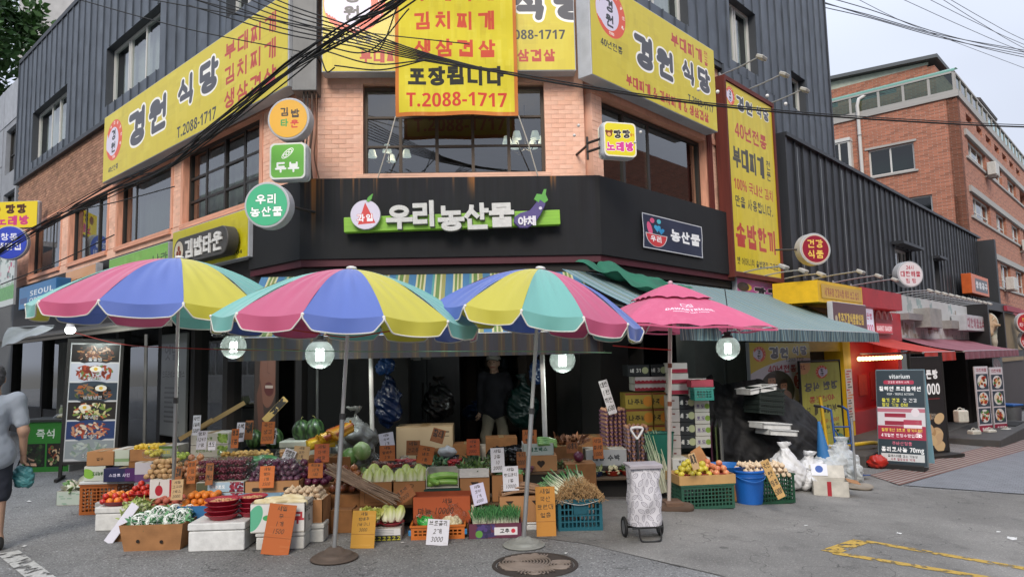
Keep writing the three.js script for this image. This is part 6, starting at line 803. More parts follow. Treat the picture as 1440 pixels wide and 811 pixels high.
{const z=-6.72,x=X(391,z);foam(x+0.02,0,z-0.01,0.43,0.157,0.3,'grubby white foam box under the radish carton',{m:D('#c9c9c4',0.8)});foam(X(440,-6.95),0,-6.95,0.2,0.17,0.22,'small foam box to the right behind the radish carton',{m:D('#bdbdb8',0.8)});
carton(x,0.158,z+0.005,0.49,0.255,0.3,'white radish carton with a red letter and green smear',{m:CARDW,print:(g,w,h)=>{g.fillStyle='#cfcecb';g.fillRect(0,0,w,h);g.fillStyle='#5aa886';g.beginPath();g.ellipse(14,h*0.5,22,h*0.5,0.4,0,7);g.fill();g.fillStyle='#3f9a5a';g.beginPath();g.ellipse(56,h*0.5,16,9,0,0,7);g.fill();ink(g,'청정',w*0.68,h*0.4,h*0.26,'#2a2a2a');ink(g,'무',w*0.88,h*0.26,h*0.5,'#b0323a');},side:(g,w,h)=>{g.fillStyle='#c3c1bc';g.fillRect(0,0,w,h);ink(g,'당근한박스',w/2,6,18,'#333');ink(g,'XL',w/2,34,20,'#333');}});
produce('white_radish',[0,1].map((i)=>tubeVeg(0.2,0.032,0.008,'#d9cfae','#c8b98e')),VC(0.6),'pale radish lying in the white radish carton','radish','radishes in the white carton',[[-0.13,0.4,-0.08],[0.0,0.41,-0.07],[0.13,0.4,-0.08],[-0.06,0.41,-0.17],[0.09,0.42,-0.18]].map(([a,b,e])=>[x+a,b,z+e,1,0,(R()-0.5)*0.8,0]));}
// red bowls with nuts
const nutG=[0,1].map((i)=>potatoGeo(0.011,'#cf9b72',i));
{const z=-6.9;for(const[u,n,s]of[[314,4,1],[353,4,0.85]]){const x=X(u,z-(u>330?0.06:0)),zz=z-(u>330?0.12:0.02);for(let i=0;i<n;i++)bowl([x+(R()-0.5)*0.012,0.251+i*0.043,zz+(R()-0.5)*0.01],0.155*s,0.052,'#a51f34',u<330?'red plastic bowl in the left stack on the foam box':'red plastic bowl in the right stack on the foam box',u<330?'left stack of red bowls':'right stack of red bowls');
const top=0.251+(n-1)*0.043+0.016;produce('peanut',nutG,VC(0.7),u<330?'shelled peanut in the top bowl of the left stack':'shelled peanut in the top bowl of the right stack','peanut',u<330?'peanuts in the left top bowl':'peanuts in the right top bowl',[...Array(60)].map(()=>{const a=R()*6.28,r=Math.sqrt(R())*0.115*s;return[x+Math.cos(a)*r,top+0.008+(0.13-r)*0.14+R()*0.006,zz+Math.sin(a)*r];}));}}
// young cabbage on a red tray
const NAPA=[0,1,2].map((i)=>napaGeo(i*2.1,0.25));
{const z=-6.92,x=X(531,z),c=carton(x,0,z,0.42,0.115,0.3,'low white carton with a black printed strip under the red cabbage tray',{m:CARDW,closed:true,tape:false,print:(g,w,h)=>{g.fillStyle='#c9c8c6';g.fillRect(0,0,w,h);g.fillStyle='#1d1c1a';g.fillRect(0,h*0.55,w,h*0.45);for(let i=0;i<9;i++)ink(g,'고',14+i*16,h*0.6,14,'#c9c23a');g.fillStyle='#9a9a9a';for(let i=0;i<4;i++)g.fillRect(w*0.3,4+i*5,w*0.55,2);}});
for(const dx of[-0.1,0.11])bowl([x+dx,0.116,z-0.13],0.115,0.035,'#9e2034',dx<0?'shallow red tray with loose yellow leaves in the front row':'shallow red tray holding three small cabbages in the front row');
produce('small_cabbage',NAPA,LEAFM,'small yellow cabbage on the red tray in the front row','cabbage','small cabbages on the red tray',[[0.05,0],[0.11,0.01],[0.17,-0.01],[0.1,-0.08]].map(([a,b],i)=>[x+a,0.15,z-0.1+b,0.66,-0.5+i*0.1,R()*6,0.3-i*0.25]));
const l=obj('cabbage_leaves',tf(leafy(170,0.16,0.12,0.07,['#c3c468','#b5bd58','#d0d08a'],{L:0.075,asp:0.8,base:'#e6e6d2',spread:1.4}),x-0.1,0.15,z-0.13),LEAFM);tag(l,'loose pile of yellow cabbage leaves on the red tray','cabbage leaves');l.userData.kind='stuff';
carton(X(528,-7.25),0,-7.25,0.46,0.24,0.26,'brown carton behind the red cabbage trays',{m:CARD2});}
// orange basket with bagged broccoli and cauliflower
{const z=-6.93,x=X(614,z),t=crate(x,0,z,0.5,0.13,0.34,'#c96f2c','shallow orange basket with bagged broccoli and cauliflower',{rows:2});for(const s of[-1,1])obj('blue_clip',rbox(0.03,0.05,0.03,0.006,s*0.26,0.06,0.15),PLAST('#2f7fb5'),t);
const bl=(x0,c1,c2,n,r)=>merge([...Array(n)].map(()=>{const a=R()*6.28,b=Math.acos(R()*0.95),q=r*(0.75+0.25*R());return tint(lump(new THREE.SphereGeometry(0.022+R()*0.008,8,6),0.004,160,R()*9),(p)=>mix(C3(c1),C3(c2),p.y*30+0.4)).translate(Math.cos(a)*Math.sin(b)*q,Math.cos(b)*q*0.8,Math.sin(a)*Math.sin(b)*q);}));
const ca=obj('cauliflower',bl(0,'#b8a878','#d8ccaa',70,0.095),VC(0.7));ca.position.set(x+0.13,0.09,z-0.16);tag(ca,'cauliflower in a clear bag in the orange basket','cauliflower');
const br=obj('broccoli',[bl(0,'#2a8f3a','#49b84e',50,0.07),tint(leafy(30,0.1,0.1,0.03,['#2f9a45'],{L:0.07}),()=>C3('#2f9a45'))],VC(0.6));br.position.set(x-0.12,0.1,z-0.16);tag(br,'bright green broccoli in a clear bag in the orange basket','broccoli');
for(const[dx,l,s]of[[-0.12,'clear plastic bag round the broccoli',1],[0.13,'clear plastic bag gathered above the cauliflower',1]]){const b=obj('clear_bag',dx<0?crumple(tf(new THREE.SphereGeometry(0.125,28,20),0,0,0,0,0,0,[1.05,0.85,1]),0.02,16,3):bagGeo(0.24,0.26,0.22,4),CLEAR);b.position.set(x+dx,dx<0?0.13:0.05,z-0.16);tag(b,l,'plastic bag');}}
// purple grape carton with trimmed green onions
const scallion=(n,w,d,L,o={})=>merge([...Array(n)].map(()=>{const x=(R()-0.5)*w,z=(R()-0.5)*d,l=L*(0.7+0.5*R()),bx_=(R()-0.5)*0.1,bz=(R()-0.5)*0.08;return tint(tube([[x,0,z],[x+bx_*0.3,l*0.5,z+bz*0.3],[x+bx_,l,z+bz]],o.r||0.004,6,4),(p)=>mix(C3(o.c0||'#dfe0c6'),C3(pick(['#3f7d46','#5a9455','#2f6b40'])),p.y/l*(o.k||3)-0.5));}));
{const z=-6.9,x=X(694,z);carton(x,0,z,0.5,0.135,0.32,'low purple grape carton filled with green onion sprouts',{m:mat('#6a2f45',0.8,{map:cardT,side:THREE.DoubleSide}),print:(g,w,h)=>{g.fillStyle='#5c2c3f';g.fillRect(0,0,w,h);for(let i=0;i<50;i++){g.fillStyle=pick(['#3a2f5a','#4a3a70','#2c2648']);g.beginPath();g.arc(30+R()*60,R()*h,7,0,7);g.fill();}g.fillStyle='#5a8f3e';g.beginPath();g.arc(34,h*0.7,12,0,7);g.fill();g.fillStyle='#d2d0d0';g.fillRect(w*0.48,h*0.25,w*0.44,h*0.55);ink(g,'고추',w*0.68,h*0.34,h*0.34,'#333');g.fillStyle='#c23040';g.beginPath();g.arc(w*0.84,h*0.52,7,0,7);g.fill();}});
const o=obj('green_onion_sprouts',scallion(520,0.44,0.24,0.15,{c0:'#e3e2cc',k:2.4,r:0.0028}),VC(0.6));o.position.set(x+0.01,0.09,z-0.16);tag(o,'dense upright green onion sprouts in the purple grape carton','green onions');o.userData.kind='stuff';
produce('white_onion',[onionGeo(0.045,'#d9d2bf','#c6bca4')],VC(0.5),'white onion tucked at the left of the green onion sprouts','onion','white onions by the sprouts',[[x-0.2,0.17,z-0.22],[x-0.12,0.2,z-0.26],[x-0.22,0.22,z-0.28]]);}
// orange carton and root carton behind
carton(X(620,-7.12),0.1,-7.12,0.56,0.26,0.26,'orange carton with a hand written price on its front',{m:CARDO,print:(g,w,h)=>{g.fillStyle='#a8502a';g.fillRect(0,0,w,h);ink(g,'마늘 10000',w*0.4,h*0.4,h*0.26,'#2b221d',{cap:'round',w:0.09,font:'',hand:1});ink(g,'세일',w*0.6,h*0.06,h*0.2,'#2b221d',{cap:'round',w:0.09,hand:1});}});
carton(X(622,-7.13),0,-7.13,0.54,0.098,0.24,'flat brown carton under the orange carton',{m:CARD2,closed:true,tape:false});
{const z=-7.16,x=X(733,z);carton(x,0.08,z,0.46,0.25,0.34,'brown carton with triangular holes holding dried brown roots',{m:CARD,print:(g,w,h)=>{g.fillStyle='#a87a50';g.fillRect(0,0,w,h);g.fillStyle='#2b2018';for(const[a,b]of[[0.22,0.25],[0.78,0.25],[0.2,0.75]]){g.beginPath();g.moveTo(w*a-14,h*b-7);g.lineTo(w*a+14,h*b-7);g.lineTo(w*a,h*b+9);g.fill();}}});foam(x+0.05,0,z+0.004,0.34,0.078,0.3,'flat white foam tray under the root carton');
const o=obj('dried_roots',merge([...Array(60)].map(()=>{const y=R()*0.07,zz=(R()-0.5)*0.26,a=(R()-0.5)*0.5;return tint(tube([[-0.2,y,zz-a*0.1],[0,y+0.03,zz],[0.22,y-0.01,zz+a*0.1]],0.007+R()*0.006,8,5),()=>mix(C3('#a58468'),C3('#6d523d'),R()));})),VC(0.9));o.position.set(x+0.0,0.32,z-0.17);tag(o,'bundle of long dried brown roots on the root carton','roots');o.userData.kind='stuff';}
// teal crate of rooty scallions
{const z=-7.08,x=X(813,z),g0=gy(x),t=crate(x,g0,z,0.43,0.3,0.34,'#1f5f6e','teal plastic crate heaped with scallion roots',{rows:4});obj('badge',rbox(0.13,0.09,0.012,0.004,0,0.2,0.172),PLAST('#1a5563'),t);obj('wire_handle',tube([[-0.2,0.29,0.185],[0,0.25,0.2],[0.2,0.29,0.185]],0.005,14,5),D('#b5b7b5',0.4,{metalness:0.6}),t);
const o=obj('scallion_roots',merge([...Array(900)].map(()=>{const a=(R()-0.5)*0.46,b=(R()-0.5)*0.32,hgt=0.2*(1-(a/0.25)**2)*R();return tint(tube([[a,hgt,b],[a+(R()-0.5)*0.05,hgt+0.03*(R()-0.3),b+0.03],[a+(R()-0.5)*0.09,hgt-0.01-0.03*R(),b+0.05+R()*0.03]],0.0022,5,3),()=>mix(C3('#c9a778'),C3('#957248'),R()));})),VC(0.9));o.position.set(x,g0+0.29,z-0.15);tag(o,'tangled tan scallion roots heaped over the teal crate','roots');o.userData.kind='stuff';
const st=obj('scallion_stems',[tf(scallion(50,0.2,0.08,0.2,{r:0.007,k:1.6}),-0.1,0.02,0,-0.9,0.2,0.9),tf(scallion(40,0.2,0.08,0.2,{r:0.007,k:1.8}),0.06,0.05,-0.06,-0.9,0,0.3)],VC(0.6));st.position.set(x-0.05,g0+0.33,z-0.2);tag(st,'white and green scallion stems behind the root heap','scallions');st.userData.kind='stuff';}
// ---------- second tier, middle
const NAPAB=[0,1,2].map((i)=>napaGeo(i*1.7+1,0.55));
for(const[u0,u1,l,n]of[[505,551,'left of two brown cabbage cartons in the middle row','left'],[552,598,'right of two brown cabbage cartons in the middle row','right']]){const z=-7.44,x=(X(u0,z)+X(u1,z))/2,w=X(u1,z)-X(u0,z)-0.006;carton(x,0.222,z,w,0.235,0.3,l,{m:CARD2,print:(g,W,H)=>{g.fillStyle='#94683f';g.fillRect(0,0,W,H);g.strokeStyle='#5d3d24';g.lineWidth=1.5;if(n==='left'){g.strokeRect(W*0.15,H*0.45,W*0.7,H*0.42);g.beginPath();g.ellipse(W*0.25,H*0.2,12,8,0,0,7);g.fillStyle='#4a3320';g.fill();}else{g.lineWidth=3;g.beginPath();g.ellipse(W*0.5,H*0.2,15,6,-0.2,0,7);g.stroke();}}});
produce('napa_cabbage',NAPAB,LEAFM,`napa cabbage standing in the ${n} brown carton of the pair`,'cabbage',`cabbages in the ${n} middle carton`,[[-0.1,0],[0.02,0.01],[0.12,-0.01],[-0.05,-0.1],[0.08,-0.1]].map(([a,b],i)=>[x+a,0.37+(i>2?0.03:0),z-0.1+b,0.85,-0.45,R()*6,(R()-0.5)*0.3]));}
{const z=-7.44,x=X(621,z);crate(x,0.222,z,0.35,0.15,0.3,'#16463f','dark green crate under the white zucchini box',{rows:2});carton(x,0.375,z-0.01,0.33,0.18,0.27,'white open fronted box of zucchini in the middle row',{m:CARDW,noFront:1});
produce('zucchini',[0,1].map(()=>tubeVeg(0.27,0.03,0.012,'#6fa043','#8db558')),VC(0.35),'light green zucchini in the white open box','zucchini','zucchini in the white box',[[0,0.37,-0.06],[0.01,0.4,-0.11],[-0.01,0.43,-0.15],[0.02,0.43,-0.07],[-0.12,0.4,-0.12],[-0.13,0.38,-0.08]].map(([a,b,e],i)=>[x+a,b+0.05,z+e,0.95,0,(R()-0.5)*(i>3?2.4:0.3),0.05]));}
{const z=-7.46;const b=(u0,u1,h,l,hole,m=CARD)=>carton((X(u0,z)+X(u1,z))/2,0.222,z,X(u1,z)-X(u0,z)-0.006,h,0.3,l,{m,print:(g,w,H)=>{g.fillStyle='#9c6e45';g.fillRect(0,0,w,H);if(hole){g.fillStyle='#2b2018';g.beginPath();g.moveTo(w*0.36,H*0.28);g.lineTo(w*0.64,H*0.28);g.lineTo(w*0.5,H*0.5);g.fill();}}});
b(645,688,0.29,'brown carton with a white sheet laid across its front edge',true);b(690,735,0.27,'brown carton of cucumbers behind the white cards',true,CARD2);{const x=X(666,z),t=tag(obj('paper_sheet',tf(box(0.3,0.09,0.006),x,0.52,z+0.012,-0.06),D('#cfcdca',0.8)),'white paper sheet across the front of a brown carton','paper');}
produce('cucumber',[tubeVeg(0.22,0.02,0.01,'#35652f','#4f8440')],VC(0.4),'dark cucumber in the brown carton behind the white cards','cucumber','cucumbers in the brown carton',[0,1,2,3,4,5].map((i)=>[X(712,z)+(R()-0.5)*0.12,0.47+0.02*(i%3),z-0.06-i*0.03,1,0,(R()-0.5)*0.7,0]));
const gl=obj('leaf_greens',tf(leafy(90,0.26,0.2,0.05,['#4a6b34','#5f7f40','#39562b'],{L:0.1,asp:0.3,spread:2.4}),X(666,z),0.5,z-0.14),LEAFM);tag(gl,'leafy greens piled in the brown carton with the white sheet','greens');gl.userData.kind='stuff';}
// dried stalks lying from the left
{const o=obj('dried_stalks',merge([...Array(46)].map(()=>{const a=(R()-0.5)*0.12,b=R()*0.12;return tint(tube([at(478,668,-7.2).add(new V3(a-0.1,0.02+b*0.7,-b)),at(505,684,-7.0).add(new V3(a,b*0.5,-b*0.5)),at(548+R()*12,704+R()*6,-6.98).add(new V3(a*0.5,b*0.4,-b))],0.004+R()*0.003,10,4),()=>mix(C3('#8f7a66'),C3('#54443a'),R()));})),VC(0.9));tag(o,'sheaf of thin dry brown stalks lying beside the middle parasol pole','stalks');o.userData.kind='stuff';}
carton(X(500,-7.3),0,-7.3,0.5,0.22,0.3,'dark brown carton under the dry stalks',{m:CARD2,closed:true,tape:false});
// garlic carton, onions
{const z=-7.0,x=X(421,z);carton(x,0.0,z,0.44,0.38,0.36,'tall brown carton of garlic behind the radish box',{m:CARD,holes:false});const gg=[garlicGeo(0.032)];produce('garlic_bulb',gg,VC(0.7),'garlic bulb heaped in the tall brown carton','garlic','garlic in the tall carton',heap(x,0.33,z-0.18,0.42,0.34,0.031,3));const c=scene.children[scene.children.length-1];}
{const z=-7.5,x=X(460,z);produce('red_onion',[onionGeo(0.042,'#5c2440','#3d1a30'),onionGeo(0.038,'#6e2f4c','#4a2038')],VC(0.28),'dark red onion in the heap behind the garlic carton','onion','red onions behind the garlic',heap(X(430,z),0.42,z-0.2,0.42,0.34,0.042,4));produce('brown_onion',[onionGeo(0.044,'#a0673d','#6e4024'),onionGeo(0.04,'#8a4f34','#5c3524')],VC(0.3),'glossy brown onion in the heap left of the cabbage cartons','onion','brown onions in the middle heap',heap(X(488,z),0.36,z-0.12,0.36,0.34,0.042,4));carton(X(430,z),0.0,z-0.02,0.46,0.4,0.4,'brown carton below the dark red onions',{m:CARD2,closed:true,tape:false});carton(X(488,z),0.0,z+0.04,0.38,0.34,0.36,'brown carton below the glossy brown onions',{m:CARD2,closed:true,tape:false});}
// purple onions in net bags on a holed carton
{const z=-7.42,x=X(383,z);carton(x,0.302,z,0.54,0.2,0.34,'brown carton with two hand holes under the net bags of purple onions',{m:CARD,print:(g,w,h)=>{g.fillStyle='#a97c52';g.fillRect(0,0,w,h);g.fillStyle='#30231a';for(const a of[0.2,0.78]){g.beginPath();g.roundRect(w*a-14,h*0.3,28,14,6);g.fill();}}});
produce('purple_onion',[onionGeo(0.036,'#5a3146','#42223a'),onionGeo(0.034,'#6a4456','#4a2c44')],VC(0.35),'purple onion in the net bags on the holed carton','onion','purple onions in net bags',heap(x,0.48,z-0.17,0.52,0.3,0.035,4));for(const[dx,l]of[[-0.13,'clear net bag of purple onions, left one on the holed carton'],[0.12,'clear net bag of purple onions, right one on the holed carton']]){const b=obj('net_bag',bagGeo(0.32,0.26,0.32,7+dx*10),CLEAR);b.position.set(x+dx,0.49,z-0.17);tag(b,l,'net bag');}}
// oranges in a blue tray box
{const z=-7.15,x=X(280,z);carton(x,0.2,z,0.4,0.13,0.3,'blue fruit box heaped with small oranges',{m:mat('#2f74b0',0.7,{map:cardT,side:THREE.DoubleSide})});carton(x,0,z,0.38,0.198,0.3,'brown carton under the blue orange box',{m:CARD2,closed:true,tape:false});produce('orange',[fruitGeo(0.034,'#c9661f','#d8812c',{dimple:0.08})],VC(0.45),'small orange heaped in the blue fruit box','orange','oranges in the blue box',heap(x,0.28,z-0.15,0.39,0.29,0.034,3));
foam(X(362,-7.2),0.25,-7.2,0.42,0.14,0.26,'pale blue foam tray box behind the stacks of red bowls',{m:D('#7fa8c4',0.7)});}
// grapes: clear packs on printed cartons
{const z=-7.42,x=X(310,z);for(let k=0;k<2;k++)carton(x,0.302+k*0.105,z,0.47,0.1,0.36,k?'upper grape carton with red grapes printed on its end':'lower grape carton with red grapes printed on its end',{m:CARDW,closed:true,tape:false,print:(g,w,h)=>{g.fillStyle='#9db6c6';g.fillRect(0,0,w,h);g.fillStyle='#4b4f3a';g.fillRect(0,0,w*0.24,h);ink(g,'거봉포도',w*0.46,h*0.3,h*0.36,'#e8ecee',{fit:w*0.4});for(let i=0;i<60;i++){g.fillStyle=pick(['#7d2233','#5c1826','#9a3346']);g.beginPath();g.arc(w*0.72+R()*w*0.28,R()*h,4,0,7);g.fill();}}});
const grape=merge([...Array(70)].map(()=>tint(new THREE.SphereGeometry(0.013,8,6),()=>mix(C3('#7a1f38'),C3('#4a1226'),R())).translate((R()-0.5)*0.13,(R()-0.5)*0.045,(R()-0.5)*0.13)));
const pk=thing('grape_pack','clear pack of red grapes stacked on the printed grape cartons','fruit pack',[x-0.15,0.54,z-0.1],0,'clear packs of red grapes');const gm=obj('grapes',grape,VC(0.3),pk);gm.userData.kind='stuff';obj('clear_shell',rbox(0.152,0.066,0.15,0.012),CLEAR,pk);
for(let l=0;l<3;l++)for(let i=0;i<3;i++)for(let j=0;j<2;j++)if(l+i+j)dup(pk,[x-0.155+i*0.157+(R()-0.5)*0.01,0.546+l*0.07,z-0.09-j*0.16],(R()-0.5)*0.1);}
// pale onions and potatoes in bags at the left
{const z=-7.75,xa=X(232,z),xb=X(264,z);carton(xa,0.302,z,0.3,0.2,0.3,'white fruit carton with a red apple printed on its front',{m:CARDW,closed:true,print:(g,w,h)=>{g.fillStyle='#ccc6c4';g.fillRect(0,0,w,h);g.fillStyle='#a51c2c';g.fillRect(w*0.68,0,w*0.32,h);g.beginPath();g.ellipse(w*0.32,h*0.58,w*0.13,h*0.28,0,0,7);g.fill();g.strokeStyle='#4a2a1a';g.lineWidth=3;g.beginPath();g.moveTo(w*0.32,h*0.32);g.lineTo(w*0.34,h*0.12);g.stroke();}});carton(xb+0.02,0.302,z,0.3,0.19,0.3,'brown carton with orange cards under the pale onions',{m:CARD2,closed:true});
produce('potato',[potatoGeo(0.034,'#c4a272',1),potatoGeo(0.03,'#b8956a',2)],VC(0.6),'pale potato in a clear bag above the apple carton','potato','potatoes above the apple carton',heap(xa-0.04,0.5,z-0.15,0.38,0.28,0.032,4));produce('pale_onion',[onionGeo(0.04,'#b88a60','#a56a4a'),onionGeo(0.037,'#c49a74','#b06f58')],VC(0.4),'pale yellow onion heaped above the brown carton on the left','onion','pale onions on the left',heap(xb+0.03,0.49,z-0.14,0.36,0.26,0.04,4));}
// tomatoes and mangos on red trays, foam box, lettuce
const TOM=[fruitGeo(0.032,'#a81f1c','#c2392a',{dimple:0.1})],MAN=[fruitGeo(0.034,'#d9902a','#d9702a',{tall:1.1})];
{const z=-7.72,x=X(160,z);foam(x,0,z,0.34,0.24,0.28,'white foam box at the left end under a red tray of fruit');foam(X(163,-8.0),0,-8.0,0.4,0.24,0.26,'second foam box behind the left end foam box',{m:D('#b9bab6',0.8)});
bowl([x-0.0,0.242,z-0.13],0.17,0.05,'#a32233','round red tray of tomatoes and mangos on the foam box');const sp=heap(x,0.262,z-0.13,0.3,0.26,0.034,2);produce('mango',MAN,VC(0.4),'orange yellow mango on the left red tray','mango','mangos on the left red tray',sp.filter((_,i)=>i%3!==0));produce('tomato',TOM,VC(0.3),'ripe tomato on the left red tray','tomato','tomatoes on the left red tray',sp.filter((_,i)=>i%3===0));
const z2=-7.8,x2=X(206,z2);carton(x2,0,z2,0.5,0.3,0.3,'brown carton holding up the red tomato bowls',{m:CARD2,closed:true,tape:false});for(const[dx,dy,l]of[[-0.1,0.3,'lower red bowl of tomatoes on the brown carton'],[0.11,0.3,'red bowl of tomatoes beside the potatoes']]){bowl([x2+dx,dy,z2-0.12],0.115,0.045,'#a32233',l);produce('tomato',TOM,VC(0.3),dx<0?'ripe tomato in the lower red bowl':'ripe tomato in the red bowl beside the potatoes','tomato',dx<0?'tomatoes in the lower bowl':'tomatoes in the upper bowl',heap(x2+dx,dy+0.02,z2-0.12,0.2,0.2,0.032,3));}
const z3=-7.4,x3=X(232,z3);carton(x3,0.0,z3,0.32,0.3,0.3,'green edged carton of peaches by the left parasol pole',{m:mat('#75854a',0.8,{map:cardT,side:THREE.DoubleSide})});produce('peach',[fruitGeo(0.034,'#b86a4f','#a8574a')],VC(0.7),'dusky peach in the green edged carton','peach','peaches in the green edged carton',heap(x3,0.25,z3-0.15,0.3,0.28,0.034,2));}
{const z=-7.25,x=X(186,z);carton(x,0,z,0.3,0.15,0.28,'small brown carton under the pale lettuce',{m:CARD2,holes:true});const o=obj('lettuce_bundle',tf(leafy(420,0.24,0.2,0.2,['#b4c47a','#c6d090','#a3b868','#d3d8ae'],{L:0.055,asp:0.6,base:'#d9dcc0',spread:2.4}),x,0.13,z-0.14),LEAFM);tag(o,'pale yellow green lettuce piled in the small carton','lettuce');}
// wrapped vegetables in a newspaper box at the left end
{const p=G(105,710);const c=carton(p.x,0,p.z,0.46,0.17,0.3,'pale green printed carton with wrapped vegetables at the left end',{m:CARDW,print:(g,w,h)=>{g.fillStyle='#a9b5ab';g.fillRect(0,0,w,h);g.fillStyle='#7d9a86';for(let i=0;i<12;i++)g.fillRect(R()*w,R()*h,20,4);ink(g,'농협',w*0.8,h*0.4,18,'#4a5a50');}});const o=obj('wrapped_vegetables',tf(leafy(90,0.36,0.22,0.06,['#5f8a4a','#c9cdbb','#8fae70','#d8d2c0'],{L:0.1,asp:0.6,spread:2.2}),p.x,0.14,p.z-0.15),LEAFM);tag(o,'wrapped leafy vegetables sticking out of the pale green carton','vegetables');const s=obj('wooden_stick',rod([p.x+0.14,0.1,p.z-0.1],[p.x+0.24,0.62,p.z-0.2],0.011),D('#b08a58',0.8));tag(s,'thin wooden stick standing in the pale green carton','stick');}
// left back boxes on an orange crate
{const z=-8.6;const xo=X(140,z);crate(xo,0,z,0.42,0.34,0.4,'#b5642a','tall orange crate at the left end under the fruit boxes',{rows:7});const bo=tag(obj('foam_board',rbox(0.62,0.03,0.45,0.006,xo+0.1,0.357,z-0.2),FOAM),'flat foam board on the orange crate','board');
const bb=(u0,u1,v0,v1,y,l,m,pr,zz=z)=>{const a=X(u0,zz),b=X(u1,zz);return carton((a+b)/2,y,zz,b-a,(v1-v0)/F*-zz,0.34,l,{m,closed:true,print:pr});};
bb(119,149,652,672,0.374,'white and green printed carton, lowest on the foam board',CARDW,(g,w,h)=>{g.fillStyle='#bfc4b8';g.fillRect(0,0,w,h);g.fillStyle='#7fae3f';g.beginPath();g.ellipse(w*0.2,h*0.5,26,18,0.5,0,7);g.fill();ink(g,'도시농부',w*0.65,h*0.35,h*0.3,'#3f5a34',{fit:w*0.5});});
bb(122,160,634,653,0.546,'plain brown carton on top of the white and green one',CARD,(g,w,h)=>{g.fillStyle='#a3764c';g.fillRect(0,0,w,h);ink(g,'열무',w*0.5,h*0.4,h*0.26,'#4a331f',{w:0.12});});
bb(146,197,654,672,0.374,'dark blue and purple fruit carton beside the green one',mat('#2c2c55',0.7,{map:cardT}),(g,w,h)=>{const q=g.createLinearGradient(0,0,w,0);g.fillStyle='#26284f';g.fillRect(0,0,w*0.6,h);g.fillStyle='#4d2560';g.fillRect(w*0.6,0,w*0.4,h);ink(g,'스마트 샤인',w*0.45,h*0.36,h*0.3,'#ded8ea',{fit:w*0.6});},-8.5);
bb(158,192,630,652,0.535,'pale green and white carton behind the brown one',CARDW,(g,w,h)=>{g.fillStyle='#b3bdae';g.fillRect(0,0,w,h);g.fillStyle='#7f9a70';g.fillRect(0,h*0.55,w,h*0.2);},-8.62);
bb(190,214,645,672,0.374,'short white carton with a purple base behind the red bowls',CARDW,(g,w,h)=>{g.fillStyle='#b9b6be';g.fillRect(0,0,w,h);g.fillStyle='#5a3a6a';g.fillRect(0,h*0.6,w,h*0.4);},-8.4);
const z2=-8.5,x2=X(203,z2);carton(x2,0.6,z2,0.34,0.13,0.3,'brown open mango box at the left back',{m:CARD,flaps:0});const mg=MAN;produce('yellow_mango',[fruitGeo(0.028,'#d6b83a','#c9a52c',{tall:1.1})],VC(0.45),'small yellow mango in the open box at the left back','mango','yellow mangos in the back box',heap(x2,0.68,z2-0.15,0.33,0.28,0.029,2));carton(x2+0.02,0.502,z2-0.01,0.4,0.095,0.3,'flat brown carton under the open mango box',{m:CARD2,closed:true});
for(const[u,y,w,l]of[[228,0.502,0.36,'lower green striped melon carton at the left back'],[228,0.632,0.36,'upper green striped melon carton at the left back']])carton(X(u,-8.55),y,-8.55,w,0.127,0.3,l,{m:CARDW,closed:true,print:(g,W,H)=>{g.fillStyle='#9aa890';g.fillRect(0,0,W,H);g.fillStyle='#5a7a3a';g.fillRect(0,0,W,H*0.25);ink(g,'성주참외',W*0.5,H*0.38,H*0.36,'#d8c23a',{fit:W*0.7});}});
for(let k=0;k<3;k++)carton(X(294,-8.4),0.502+k*0.135,-8.4,0.42,0.132,0.32,['bottom grape carton of the white stack at the back','middle grape carton of the white stack at the back','top grape carton of the white stack at the back'][k],{m:CARDW,closed:true,print:(g,W,H)=>{g.fillStyle='#b9b6aa';g.fillRect(0,0,W,H);for(let i=0;i<50;i++){g.fillStyle=pick(['#7d9a3f','#5f7d2f','#93ae55']);g.beginPath();g.arc(W*0.74+R()*W*0.24,6+R()*(H-12),5,0,7);g.fill();}g.fillStyle='#c9c6ba';g.fillRect(0,H*0.9,W,H*0.1);ink(g,'샤인머스캣',W*0.36,H*0.34,H*0.28,'#4f6a35',{fit:W*0.5});}});}
